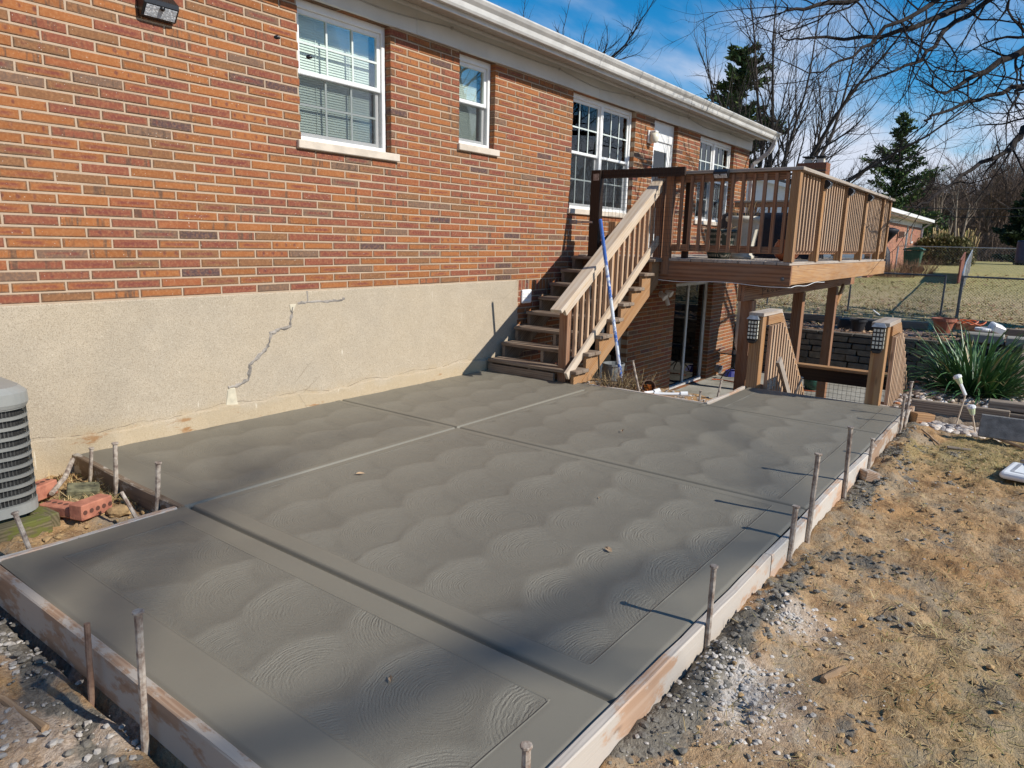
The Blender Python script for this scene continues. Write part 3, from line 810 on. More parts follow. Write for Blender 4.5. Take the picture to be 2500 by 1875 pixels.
mb = MB()
for i, (x0, x1, z0, z1) in enumerate(cells):
    cx0, cz0 = (x0+x1)/2, (z0+z1)/2
    yy = D+rng.uniform(-0.0018, 0.0018)
    if i < 300:
        o = bpy.data.objects.new('brick', proto(x1-x0, z1-z0, i % 5)); col.objects.link(o); o.parent = wall
        o.location = (cx0-house.location.x, yy-house.location.y, cz0); o.rotation_euler = (rng.uniform(-.012, .012), rng.uniform(-.003, .003), rng.uniform(-.004, .004))
    else:
        v, f = brick_mesh(x1-x0, z1-z0, rng.randint(0, 999))
        mb.add([(a+cx0, b+yy, c+cz0) for a, b, c in v], f)
tag(mb.build('brickwork', M['brick'], wall), kind='stuff')
# rowlock course over the basement wall
mb = MB()
x = 6.785
while x < XW1-0.06:
    if not any(o[0] < x+0.03 < o[1] and o[3] > 0.95 and o[2] < 0.9 for o in OP):
        v, f = brick_mesh(0.0625, 0.1250, rng.randint(0, 99)); mb.add([(a+x+0.036, b+D, c+BZ-0.0676) for a, b, c in v], f)
    x += 0.0725
tag(mb.build('rowlock_course', M['rowlock'], wall), kind='stuff')

# parged foundation with its mortared crack
mb = MB()
mb.b6(XW0, 6.77, D-0.003, D+0.21, -0.6, 1.003)
fnd = mb.build('foundation', M['parging'], house, bevel=0.012)
def strip(pts, wids, y, th):
    """raised strip on the wall along (x, z) points"""
    mbx = MB(); n = len(pts); L, Rr = [], []
    for i in range(n):
        a, b = pts[max(i-1, 0)], pts[min(i+1, n-1)]
        dx, dz = b[0]-a[0], b[1]-a[1]; l = math.hypot(dx, dz); nx, nz = -dz/l, dx/l; w = wids[i]/2
        L.append((pts[i][0]+nx*w, pts[i][1]+nz*w)); Rr.append((pts[i][0]-nx*w, pts[i][1]-nz*w))
    v = [(p[0], y, p[1]) for p in L]+[(p[0], y, p[1]) for p in Rr]+[(p[0], y-th, p[1]) for p in pts]
    f = []
    for i in range(n-1): f += [(i, i+1, 2*n+i+1, 2*n+i), (2*n+i, 2*n+i+1, n+i+1, n+i)]
    return mbx.add(v, f)
zc = lambda x, y: tuple(P(450+x/4.022, 650+y/4.022, 1, D)[[0, 2]])
def densify(pts, k=4, jit=0.006):
    out = []
    for a, b in zip(pts[:-1], pts[1:]):
        for i in range(k):
            t = i/k; out.append((a[0]+(b[0]-a[0])*t+rng.uniform(-jit, jit), a[1]+(b[1]-a[1])*t+rng.uniform(-jit, jit)))
    return out+[pts[-1]]
crack = densify([zc(*p) for p in [(430, 1190), (510, 1170), (620, 1120), (650, 1000), (640, 975), (720, 890), (800, 820), (830, 740), (850, 660), (920, 625), (1035, 590), (1050, 490), (1060, 400)]])
strip(crack, [rng.uniform(0.014, 0.044) for _ in crack], D-0.002, 0.009).build('crack_patch', M['patch'], fnd)
c2_ = densify([zc(*p) for p in [(1110, 370), (1200, 355), (1400, 345), (1540, 335), (1572, 310)]])
strip(c2_, [rng.uniform(0.018, 0.036) for _ in c2_], D-0.002, 0.005).build('crack_patch', M['patch'], fnd)
c3_ = densify([zc(*p) for p in [(1205, 350), (1210, 300), (1205, 245)]])
strip(c3_, [rng.uniform(0.016, 0.026) for _ in c3_], D-0.002, 0.004).build('crack_patch', M['patch'], fnd)
def slabpatch(poly, name, th=0.008, mat='patch_white'):
    pts = [zc(*p) for p in poly]
    c = (sum(p[0] for p in pts)/len(pts), sum(p[1] for p in pts)/len(pts)); n = len(pts)
    v = [(p[0], D-0.002, p[1]) for p in pts]+[(c[0]+(p[0]-c[0])*.9, D-0.002-th, c[1]+(p[1]-c[1])*.9) for p in pts]
    f = [tuple(range(n, 2*n))]+[(i, (i+1) % n, n+(i+1) % n, n+i) for i in range(n)]
    MB().add(v, f).build(name, M[mat], fnd)
slabpatch([(395, 1425), (410, 1300), (418, 1215), (450, 1188), (495, 1192), (505, 1250), (520, 1330), (540, 1400), (470, 1420)], 'plaster_patch')
slabpatch([(1028, 375), (1095, 368), (1075, 420), (1055, 455), (1035, 425)], 'plaster_patch', 0.006)
# crumbling lip along the foot of the parging
fx = [1.2+0.11*i for i in range(50)]
v, f = [], []
n = len(fx)
for i, x in enumerate(fx):
    hgt = 0.085+0.05*vnoise(x, 0, 1.7, 4)+rng.uniform(-0.012, 0.012)
    v += [(x, D-0.004, hgt+0.012), (x, D-0.020-rng.uniform(0, 0.006), hgt), (x, D-0.030-rng.uniform(0, .01), -0.15)]
for i in range(n-1):
    a = 3*i; f += [(a, a+1, a+4, a+3), (a+1, a+2, a+5, a+4)]
MB().add(v, f).build('footing_lip', M['parging'], fnd)
# thin crack above the lip
lc = [(x, 0.105+0.05*vnoise(x, 0, 1.7, 4)+0.018*math.sin(x*9)+rng.uniform(-0.01, 0.01)) for x in np.arange(1.4, 6.5, 0.06)]
M['crackline'] = simple('open_crack', (0.09, 0.065, 0.04), 0.95)
strip(lc, [rng.uniform(0.002, 0.007) for _ in lc], D-0.0025, 0.001).build('hairline_crack', M['crackline'], fnd)

# windows
def window(op, units, mat_glass, blind, muntins=True, sillx=0.05, lower=True):
    x0, x1, z0, z1 = op; yf = D+0.07
    mb = MB(); fw = 0.042
    mb.b6(x0, x0+fw, yf, yf+0.10, z0, z1); mb.b6(x1-fw, x1, yf, yf+0.10, z0, z1)
    mb.b6(x0+fw, x1-fw, yf, yf+0.10, z1-fw-0.02, z1); mb.b6(x0+fw, x1-fw, yf-0.004, yf+0.10, z0, z0+fw)
    w = (x1-x0-2*fw)
    ux = []
    for i in range(units):
        a = x0+fw+i*w/units; b = a+w/units
        if i: mb.b6(a-0.035, a+0.035, yf-0.003, yf+0.09, z0+fw, z1-fw-0.02)
        ux.append((a+(0.035 if i else 0), b-(0.035 if i < units-1 else 0)))
    fr = mb.build('window', M['white'], house, bevel=0.004)
    zm = (z0+z1)/2-0.005
    for a, b in ux:
        s = 0.038
        for up in (True, False):
            za, zb = (zm-0.012, z1-fw-0.02) if up else (z0+fw, zm+0.026)
            y = yf+0.022 if up else yf+0.050
            mb = MB()
            mb.b6(a, a+s, y, y+0.026, za, zb); mb.b6(b-s, b, y, y+0.026, za, zb)
            mb.b6(a+s, b-s, y, y+0.026, zb-s, zb); mb.b6(a+s, b-s, y-0.002, y+0.026, za, za+s)
            mb.build('sash', M['white'], fr, bevel=0.003)
            MB().b6(a+s, b-s, y+0.011, y+0.014, za+s, zb-s).build('pane', M[mat_glass], fr)
            if muntins:
                mb = MB(); n = 3
                for k in range(1, n):
                    x = a+s+(b-a-2*s)*k/n; mb.b6(x-0.009, x+0.009, y+0.003, y+0.009, za+s, zb-s)
                z = (za+zb)/2; mb.b6(a+s, b-s, y+0.0035, y+0.0095, z-0.009, z+0.009)
                mb.build('muntin', M['muntin'], fr)
            if not up:
                MB().b6(a+0.008, b-0.008, yf+0.012, yf+0.0135, za, zb-0.03).build('insect_screen', M['screen'], fr)
        if blind:
            mb = MB(); zz = z0+0.07; bx1 = b-0.055
            while zz < z1-0.08:
                Mx = Matrix.Rotation(R(blind[1]), 3, 'X')
                mb.box(((a+0.02+bx1)/2, yf+0.115, zz), (bx1-a-0.02, blind[2], 0.0018), Mx); zz += blind[3]
            mb.b6(a+0.02, bx1, yf+0.10, yf+0.13, z1-0.09, z1-0.06)
            for k in (0.3, 0.72):
                x = a+(bx1-a)*k; mb.b6(x-0.0025, x+0.0025, yf+0.098, yf+0.0985, z0+0.06, z1-0.08)
            mb.build('blind', M[blind[0]], fr)
    MB().b6(x0-sillx, x1+sillx+0.03, D-0.035, D+0.09, z0-0.0676, z0-0.0005).build('sill', M['sill'], fr, bevel=0.006)
    return fr
window(W1, 1, 'glass', ('blind', 66, 0.031, 0.021))
window(W2, 1, 'glass', ('blind', 66, 0.031, 0.021), False, 0.03)
window(W3, 2, 'glass_dark', ('blind_dark', 20, 0.030, 0.044))
window(W4, 2, 'glass_dark', ('blind_dark', 20, 0.030, 0.044))
# back door onto the deck
x0, x1, z0, z1 = DR; yf = D+0.07
mb = MB(); mb.b6(x0, x0+0.05, yf, yf+0.1, z0, z1); mb.b6(x1-0.05, x1, yf, yf+0.1, z0, z1); mb.b6(x0+0.05, x1-0.05, yf-0.003, yf+0.1, 3.02, z1)
dr = mb.build('door', M['white'], house, bevel=0.004)
mb = MB(); mb.b6(x0+0.05, x0+0.20, yf+0.02, yf+0.06, z0, 3.02); mb.b6(x1-0.17, x1-0.05, yf+0.02, yf+0.06, z0, 3.02); mb.b6(x0+0.20, x1-0.17, yf+0.02, yf+0.06, 2.88, 3.02); mb.b6(x0+0.20, x1-0.17, yf+0.02, yf+0.06, z0, 1.62)
mb.build('storm_door', M['white'], dr, bevel=0.004)
MB().b6(x0+0.20, x1-0.17, yf+0.035, yf+0.039, 1.62, 2.88).build('pane', M['glass_dark'], dr)
mb = MB(); mb.b6(x0+0.09, x0+0.11, yf-0.03, yf+0.02, 2.20, 2.34); mb.build('handle', M['galv'], dr)
# basement doors
M['door_frame'] = simple('grey_white_frame', (0.62, 0.63, 0.62), 0.45, 0.08)
def lower_door(op, name):
    x0, x1, z0, z1 = op; yf = D+0.11
    mb = MB(); mb.b6(x0, x0+0.06, yf, yf+0.1, z0, z1); mb.b6(x1-0.06, x1, yf, yf+0.1, z0, z1); mb.b6(x0+0.06, x1-0.06, yf, yf+0.1, z1-0.06, z1); mb.b6(x0+0.06, x1-0.06, yf-0.03, yf+0.1, z0, z0+0.05)
    mb.b6((x0+x1)/2-0.03, (x0+x1)/2+0.03, yf+0.01, yf+0.05, z0+0.05, z1-0.06)
    d_ = mb.build(name, M['door_frame'], house, bevel=0.004)
    for a, b in ((x0+0.06, (x0+x1)/2-0.03), ((x0+x1)/2+0.03, x1-0.06)):
        MB().b6(a, b, yf+0.03, yf+0.035, z0+0.05, z1-0.06).build('pane', M['glass_black'], d_)
lower_door(LD, 'sliding_door'); lower_door(LD2, 'basement_door')
# eaves
for a, b in ((XW0, 2.2), (2.2, 5.05), (5.05, 8.42), (8.42, 10.93), (10.93, 13.55), (13.55, 14.45)):
    mb = MB(); mb.b6(a+0.001, b-0.001, D-0.030, D+0.03, 3.31, 3.545)
    mb.build('frieze_board', M['trim'], house, bevel=0.002)
mb = MB()
for xx in np.arange(XW0, 14.70, 0.105):
    mb.b6(xx, xx+0.100, 4.602, D-0.055, 3.546, 3.556)
    mb.b6(xx+0.1, xx+0.105, 4.602, D-0.055, 3.552, 3.556)
tag(mb.build('soffit_panel', M['soffit'], house), kind='stuff')
mb = MB(); mb.tube([(XW0, D-0.045, 3.535), (14.45, D-0.045, 3.535)], 0.022, 8); mb.build('eave_moulding', M['trim'], house)
GP = [(4.600, 3.635), (4.600, 3.508), (4.552, 3.508), (4.540, 3.528), (4.532, 3.570), (4.505, 3.600), (4.490, 3.628), (4.490, 3.642), (4.500, 3.642), (4.500, 3.630)]
GP2 = GP+[(p[0]+0.004, p[1]+0.004) for p in reversed(GP[1:-1])]
gut = MB().prism([(a, b) for a, b in GP], 0, XW0-0.3, 14.72).build('gutter', M['gutter'], house)
mb = MB()
for xx in (1.5, 4.6, 7.7, 10.8, 13.9): mb.prism([(a-0.003, b-0.003 if b < 3.6 else b+0.001) for a, b in GP], 0, xx, xx+0.05)
mb.build('gutter_seam', M['gutter'], gut)
mb = MB(); mb.b6(XW0-0.3, 14.72, 4.602, 4.622, 3.47, 3.64); mb.build('fascia', M['gutter'], house)
roof = MB().prism([(4.53, 3.650), (8.6, 4.95), (12.7, 3.65), (12.7, 3.60), (8.6, 4.88), (4.60, 3.62)], 0, XW0-0.3, 14.72).build('roof', M['shingle'], house)
mb = MB(); mb.prism([(D-0.3, 3.55), (8.6, 4.86), (12.2, 3.6)], 0, 14.40, 14.46); mb.build('gable', M['trim'], house)
# downspout at the corner
mb = MB()
pts = [(14.58, 4.56, 3.52), (14.58, 4.57, 3.42), (14.58, 4.66, 3.28), (14.56, 4.82, 3.16), (14.52, 4.92, 3.06), (14.50, 4.93, 2.94), (14.50, 4.93, 1.2), (14.50, 4.93, -0.55), (14.50, 4.88, -0.68)]
for a, b in zip(pts[:-1], pts[1:]): mb.bar(a, b, 0.075, 0.055, (1, 0, 0.01))
mb.build('downspout', M['gutter'], house, bevel=0.008)
# light cable clipped along the frieze
M['cable'] = simple('grey_cable', (0.40, 0.41, 0.41), 0.5)
pts = []
for i in range(90):
    xx = 3.6+i*0.12; k = (xx-3.6) % 1.9/1.9
    pts.append((xx, D-0.040, 3.475-0.055*math.sin(PI*k)*(0.6+0.4*math.sin(xx*1.7))))
mb = MB(); mb.tube(pts, 0.006, 5)
for i in range(0, 90, 16): mb.b6(pts[i][0]-0.01, pts[i][0]+0.01, D-0.055, D-0.031, pts[i][2]-0.012, pts[i][2]+0.012)
mb.build('cable', M['cable'], house)

# ---------------------------------------------------------------- fittings on the wall
def flood(name, c, w, h, d, nrm, label, cat, group=None):
    """small solar lamp: black wedge housing with a pale lens panel; nrm = outward direction"""
    t = thing(name, label, cat, c, group)
    n = Vector(nrm); side = Vector((0, 0, 1)).cross(n); up = Vector((0, 0, 1)); c = Vector(c)
    pt = lambda s, u, o: tuple(c+side*s+up*u+n*o)
    mb = MB(); hw = w/2
    prof = [(h*0.5, 0), (h*0.5, d*0.35), (h*0.18, d), (-h*0.02, d), (-h*0.5, d*0.42), (-h*0.5, 0)]
    v = [pt(-hw, u, o) for u, o in prof]+[pt(hw, u, o) for u, o in prof]; k = len(prof)
    mb.add(v, [tuple(range(k)), tuple(range(2*k-1, k-1, -1))]+[(i, k+i, k+(i+1) % k, (i+1) % k) for i in range(k)])
    mb.build('housing', M['black'], t, bevel=0.004)
    a, b = Vector(pt(0, -h*0.03, d)), Vector(pt(0, -h*0.48, d*0.43)); e = (b-a); pn = side.cross(e).normalized()
    if pn.dot(n) < 0: pn = -pn
    mb = MB(); q = 0.86
    cc = (a+b)/2+pn*0.003
    v = [tuple(cc+side*s*hw*q+e*u*0.43+pn*o) for o in (0, 0.004) for s, u in ((-1, -1), (1, -1), (1, 1), (-1, 1))]
    mb.add(v, [(4, 5, 6, 7), (0, 1, 5, 4), (1, 2, 6, 5), (2, 3, 7, 6), (3, 0, 4, 7)])
    mb.build('lens', M['lens'], t)
    mb = MB(); mb.blob(tuple(a+e*0.12+pn*0.012), h*0.11, sub=2, jit=0); mb.build('sensor', M['black'], t, smooth=True)
    return t
def lensmat():
    t = NT('led_lens'); g = t.attr('gc')
    vo = t.N('ShaderNodeTexVoronoi', {'Vector': t.pos(), 'Scale': 70.0})
    c = t.mix(t.ss(vo.outputs['Distance'], 0.15, 0.5), (0.78, 0.80, 0.82), (0.42, 0.45, 0.48))
    return t.bsdf(c, 0.25, t.bump(vo.outputs['Distance'], 0.5, 0.004))
M['lens'] = lensmat()
flood('solar_wall_light', (2.605, D-0.002, 2.92), 0.235, 0.15, 0.095, (0, -1, 0), 'black solar flood light with pale lens high on the brick left of the windows', 'wall light')
# jelly jar porch lamp
c = (9.98, D, 3.03); t = thing('porch_lamp', 'cream porch lamp on the brick pier between the double window and the back door', 'wall lamp', c)
M['cream'] = simple('cream_plastic', (0.72, 0.68, 0.55), 0.35, 0.05)
mb = MB(); mb.b6(9.91, 10.05, D-0.03, D, 2.93, 3.11); mb.b6(9.93, 10.03, D-0.13, D-0.03, 3.07, 3.105); mb.build('bracket', M['white'], t, bevel=0.01)
MB().lathe([(0.035, 2.935), (0.055, 2.95), (0.065, 3.00), (0.066, 3.068), (0.03, 3.07)], 14, (9.98, D-0.085, 0)).build('lamp_shade', M['cream'], t, smooth=True)
# cover plate by the stairs
t = thing('outlet_cover', 'white weatherproof cover on the low brick wall beside the stairs', 'outlet cover', (6.93, D, 0.8))
MB().b6(6.835, 7.025, D-0.03, D, 0.72, 0.885).build('cover', M['white'], t, bevel=0.01)
mb = MB()
for k in range(3): mb.b6(6.85, 7.01, D-0.036, D-0.029, 0.745+0.045*k, 0.753+0.045*k)
mb.build('louvre', M['white'], t)
# twin spot lamp under the deck
t = thing('twin_spot_lamp', 'white twin spot lamp on the shaded basement wall beneath the deck', 'spot lamp', (10.72, D, 0.6))
mb = MB(); mb.lathe([(0.05, 0), (0.05, 0.03), (0.02, 0.04)], 12, (10.72, D, 0.66), Matrix.Rotation(R(90), 3, 'X')); mb.build('base', M['white'], t)
for s, zz in ((-0.11, 0.64), (0.10, 0.68)):
    Mx = Matrix.Rotation(R(125 if s < 0 else 115), 3, 'X') @ Matrix.Rotation(R(18*s), 3, 'Y')
    MB().lathe([(0.03, -0.06), (0.045, 0.0), (0.062, 0.05), (0.058, 0.055), (0.03, 0.045)], 14, (10.72+s, D-0.11, zz), Mx).build('lamp_head', M['white'], t, smooth=True)
mb = MB(); mb.lathe([(0.028, -0.08), (0.034, 0), (0.034, 0.07)], 10, (10.80, D-0.10, 0.54), Matrix.Rotation(R(160), 3, 'X')); mb.build('sensor', M['white'], t)
c = P(1640+595/5.532, 680+1205/5.532, 1, D)
t = thing('dryer_vent', 'small silver hood vent low on the sunlit basement brick', 'vent', tuple(c))
mb = MB(); mb.lathe([(0.075, 0.0), (0.075, 0.06), (0.09, 0.10), (0.085, 0.115), (0.03, 0.12)], 14, (c[0], D, c[2]), Matrix.Rotation(R(105), 3, 'X')); mb.build('hood', M['galv'], t)

# ---------------------------------------------------------------- stairs up to the deck
BV = 0.003
stairs = thing('deck_stairs', 'wooden open-riser stairs with bleached handrail climbing from the slab to the deck', 'stairs', (6.2, 4.2, 0))
nose = lambda k: 6.14+0.241*(k-1)
top = lambda k: 0.140+0.1635*(k-1)
for k in range(1, 9):
    for i in (0, 1):
        a = nose(k)+0.136*i
        MB().b6(a, a+0.130, 3.73, 4.915, top(k)-0.038, top(k)).build('tread_board', M['tread'], stairs, bevel=0.006)
def stringer(y0, y1, mat):
    poly = [(6.50, -0.01), (6.165, -0.01)]
    for k in range(1, 9):
        poly += [(nose(k)+0.025, top(k)-0.040), (nose(k)+0.266 if k < 8 else 8.055, top(k)-0.040)]
    poly += [(8.055, 0.98)]
    mbx = MB(); n = len(poly)
    v = [(x, y0, z) for x, z in poly]+[(x, y1, z) for x, z in poly]
    def gfor(x, y, z):
        c, s = 0.83, 0.557
        return (x*c+z*s, -x*s+z*c, y)
    g = [gfor(*p) for p in v]
    # faces built as column strips so that they stay planar and simple
    fs = []
    mbx.add(v, [tuple(range(n)), tuple(range(2*n-1, n-1, -1))]+[(i, n+i, n+(i+1) % n, (i+1) % n) for i in range(n)], g)
    return mbx.build('stringer', mat, stairs)
stringer(3.775, 3.813, M['cedar_new']); stringer(4.33, 4.368, M['tread']); stringer(4.87, 4.908, M['tread'])
MB().b6(6.150, 6.188, 4.02, 4.915, -0.005, 0.085).build('kick_board', M['tread'], stairs, bevel=0.004)
MB().b6(6.205, 6.295, 3.905, 4.005, -0.005, 0.80).build('newel_post', M['cedar'], stairs, bevel=BV)
MB().b6(7.20, 7.29, 3.945, 4.035, 0.72, 1.70).build('mid_post', M['cedar_new'], stairs, bevel=BV)
rz = lambda x: 0.797+0.665*(x-5.905)
MB().bar((5.90, 3.853, rz(5.90)-0.019), (8.10, 3.853, rz(8.10)-0.019), 0.135, 0.038, (0, 0, 1)).build('handrail_cap', M['rail'], stairs, bevel=BV)
MB().bar((6.00, 3.822, rz(6.00)-0.092), (8.09, 3.822, rz(8.09)-0.092), 0.038, 0.100, (0, 0, 1)).build('handrail_face', M['rail'], stairs, bevel=BV)
MB().bar((6.10, 3.826, 0.085), (8.09, 3.826, 1.525), 0.036, 0.088, (0, 0, 1)).build('lower_rail', M['rail'], stairs, bevel=BV)
for i in range(15):
    x = 6.30+0.1195*i
    kk = min(8, max(1, int((x-6.14)/0.241)+1))
    zb = top(kk)+0.015+rng.uniform(0, .02)
    MB().b6(x-0.018, x+0.018, 3.847, 3.883, max(zb, rz(x)-0.80), rz(x)-0.045).build('baluster', M['baluster'], stairs, bevel=0.002)

# ---------------------------------------------------------------- deck
deck = thing('wooden_deck', 'raised wooden deck with baluster railing on posts against the brick house', 'deck', (8.1, 2.25, -1.1))
DX0, DX1, DY0, DZ = 8.10, 13.76, 2.25, 1.300
y = DY0-0.02; i = 0
while y < 4.90:
    MB().b6(DX0-0.045+rng.uniform(-.004, .004), DX1, y, min(y+0.138, 4.945), DZ-0.034, DZ+rng.uniform(-0.002, 0.001)).build('deck_board', M['weathered'], deck, bevel=0.004)
    y += 0.144
MB().b6(DX0-0.038, DX0, DY0-0.040, 4.93, 1.045, DZ-0.036).build('rim_board', M['cedar'], deck, bevel=BV)
MB().b6(DX0+0.001, DX1-0.6, DY0-0.040, DY0-0.002, 1.055, DZ-0.036).build('rim_board', M['cedar_new'], deck, bevel=BV)
MB().b6(DX1-0.599, DX1+0.02, DY0-0.040, DY0-0.002, 1.056, DZ-0.036).build('rim_board', M['cedar_new'], deck, bevel=BV)
MB().b6(DX1-0.02, DX1+0.018, DY0, 4.93, 1.055, DZ-0.036).build('rim_board', M['cedar'], deck, bevel=BV)
mb = MB(); mb.lathe([(0.022, 0), (0.022, 0.008), (0.012, 0.014)], 8, (DX0-0.038, DY0+0.045, 1.115), Matrix.Rotation(R(-90), 3, 'Y')); mb.build('bolt', M['galv_dark'], deck)
mb = MB()
for k in range(14): mb.b6(DX0+0.4*(k+1), DX0+0.4*(k+1)+0.038, DY0+0.003, 4.90, 1.06, DZ-0.037)
tag(mb.build('joist', M['cedar'], deck), kind='stuff')
MB().b6(8.12, 14.05, 2.72, 2.758, 0.835, 1.055).build('beam', M['brown_beam'] if 'brown_beam' in M else M['cedar'], deck, bevel=BV)
MB().b6(8.12, 14.05, 2.762, 2.80, 0.836, 1.054).build('beam', M['cedar'], deck, bevel=BV)
for x in (8.42, 10.62, 12.66):
    MB().b6(x-0.07, x+0.07, 2.69, 2.83, -1.10, 0.834).build('support_post', M['cedar'], deck, bevel=BV)
bm_y = 2.7185
mb = MB()
for st_ in ([(962, 1302), (966, 1335), (960, 1372)], [(962, 1306), (985, 1302), (990, 1318), (966, 1328)], [(1022, 1304), (1006, 1322), (1008, 1338), (1024, 1336), (1022, 1324), (1008, 1326)], [(1050, 1312), (1042, 1326), (1056, 1334), (1066, 1320), (1052, 1311)], [(1084, 1306), (1090, 1328), (1104, 1316), (1112, 1304), (1122, 1316), (1148, 1298)]):
    mb.tube([tuple(P(1600+u/3.6867, 350+v/3.6867, 1, bm_y)) for u, v in st_], 0.0035, 4)
mb.build('pencil_mark', M['blackm'], deck)
# knee brace at the far support
MB().bar((12.72, 2.70, 0.55), (13.1, 2.70, 0.84), 0.04, 0.09).build('brace', M['cedar_new'], deck)
RT = 2.31
MB().b6(DX0-0.065, DX0+0.075, DY0-0.07, 3.84, RT-0.036, RT).build('rail_cap', M['weathered'], deck, bevel=BV)
MB().b6(DX0+0.077, DX1+0.02, DY0-0.07, DY0+0.07, RT-0.036, RT).build('rail_cap', M['weathered'], deck, bevel=BV)
MB().b6(DX1-0.12, DX1+0.02, DY0+0.072, 4.93, RT-0.036, RT).build('rail_cap', M['weathered'], deck, bevel=BV)
for z0_, z1_ in ((2.185, 2.272), (1.385, 1.465)):
    MB().b6(DX0-0.008, DX0+0.030, DY0+0.09, 3.66, z0_, z1_).build('rail', M['cedar'], deck, bevel=BV)
    MB().b6(DX0+0.10, DX1-0.10, DY0+0.035, DY0+0.072, z0_, z1_).build('rail', M['cedar'], deck, bevel=BV)
    MB().b6(DX1-0.10, DX1-0.062, DY0+0.10, 4.92, z0_, z1_).build('rail', M['cedar'], deck, bevel=BV)
for i in range(11):
    yb = 3.552-0.1212*i
    MB().b6(DX0-0.046, DX0-0.010, yb-0.018, yb+0.018, 1.400-rng.uniform(0, .02), 2.255).build('baluster', M['cedar'], deck, bevel=0.002)
MB().b6(DX0-0.062, DX0+0.028, 3.655, 3.745, 1.10, 2.272).build('post', M['rail_post'] if 'rail_post' in M else M['cedar'], deck, bevel=BV)
MB().b6(DX0-0.03, DX0+0.06, 3.79, 3.88, 1.10, 2.30).build('post', M['cedar'], deck, bevel=BV)
PX = [8.065, 9.10, 10.36, 11.66, 13.02]
for i, x in enumerate(PX):
    MB().b6(x-0.01, x+0.085, DY0-0.038, DY0+0.055, DZ+0.001 if i else DZ+0.001, RT-0.037).build('post', M['cedar_new'] , deck, bevel=BV)
MB().b6(DX1-0.09, DX1, DY0-0.03, DY0+0.06, DZ+0.001, RT-0.037).build('post', M['cedar_new'], deck, bevel=BV)
ends = PX+[DX1-0.08]
for a, b in zip(ends[:-1], ends[1:]):
    lo, hi = a+0.105, b-0.03; n = int(round((hi-lo)/0.122))
    for k in range(n):
        x = lo+(k+0.5)*(hi-lo)/n
        mbx = MB(); z0_ = 1.395; pl = [(DY0-0.004, z0_+0.034), (DY0+0.032, z0_), (DY0+0.032, 2.262), (DY0-0.004, 2.262)]
        mbx.prism(pl, 0, x-0.018, x+0.018)
        mbx.g = [(p[2]+x*7, p[0], p[1]) for p in mbx.v]
        mbx.build('baluster', M['baluster'], deck)
for i in range(20):
    yb = 2.40+0.125*i
    MB().b6(DX1-0.06, DX1-0.024, yb-0.018, yb+0.018, 1.40, 2.25).build('baluster', M['cedar'], deck)
# loose white cable under the rim
pts = []
for i in range(40):
    t_ = i/39
    if t_ < 0.35: s = t_/0.35; p = (DX0-0.045, 3.80-s*1.58, 1.035-0.012*math.sin(s*9))
    else: s = (t_-0.35)/0.65; p = (DX0-0.02+s*1.5, DY0-0.045, 1.038+0.010*math.sin(s*11)-0.015*(1-s)+0.012*s)
    pts.append(p)
mb = MB(); mb.tube(pts, 0.004, 5); mb.build('cable', M['white'], deck)

# solar lamps on the rail
flood('solar_deck_light', (DX0-0.068, 3.065, 2.262), 0.17, 0.10, 0.07, (-1, 0, 0), 'wide black solar lamp on the short deck rail facing the slab', 'deck light')
for x, lab in ((PX[1], 'small black solar lamp on the post next to the deck corner'), (PX[2], 'small black solar lamp on the middle post of the long deck railing'), (PX[3], 'small black solar lamp farthest along the long deck railing')):
    flood('solar_post_light', (x+0.035, DY0-0.040, 2.205), 0.095, 0.10, 0.065, (0, -1, 0), lab, 'deck light', 'solar lamps along the deck railing')

# mesh gate at the head of the stairs
gate = thing('mesh_gate', 'dark brown wire mesh gate frame at the head of the stairs beside the wall', 'gate', (7.95, 4.6, 1.28))
gx_ = 7.92
MB().b6(gx_-0.045, gx_+0.045, 4.56, 4.695, 1.285, 2.345).build('post', M['brown'], gate, bevel=BV)
MB().b6(gx_-0.02, gx_+0.018, 3.46, 4.558, 2.245, 2.345).build('top_rail', M['brown'], gate, bevel=BV)
MB().bar((gx_, 4.55, 1.40), (gx_, 3.98, 1.93), 0.036, 0.085, (0, 0, 1)).build('brace', M['brown'], gate, bevel=BV)
MB().b6(8.22, 8.27, 3.50, 3.575, 1.301, 2.22).build('latch_post', M['brown'], gate, bevel=BV)
mb = MB()
for k in range(21): yy = 3.52+0.0505*k; mb.b6(gx_-0.026, gx_-0.0235, yy, yy+0.0022, 1.32, 2.33)
for k in range(20): zz = 1.33+0.0505*k; mb.b6(gx_-0.0285, gx_-0.0262, 3.50, 4.56, zz, zz+0.0022)
tag(mb.build('wire_mesh', M['blackm'], gate), kind='stuff')
mb = MB(); mb.b6(gx_-0.05, gx_-0.046, 4.58, 4.66, 2.22, 2.30); mb.build('hinge_plate', M['steel'], gate)
mb = MB(); mb.b6(gx_-0.06, gx_-0.046, 4.64, 4.90, 1.70, 1.725); mb.b6(gx_-0.065, gx_-0.03, 4.88, D, 1.69, 1.74); mb.build('latch', M['galv'], gate)

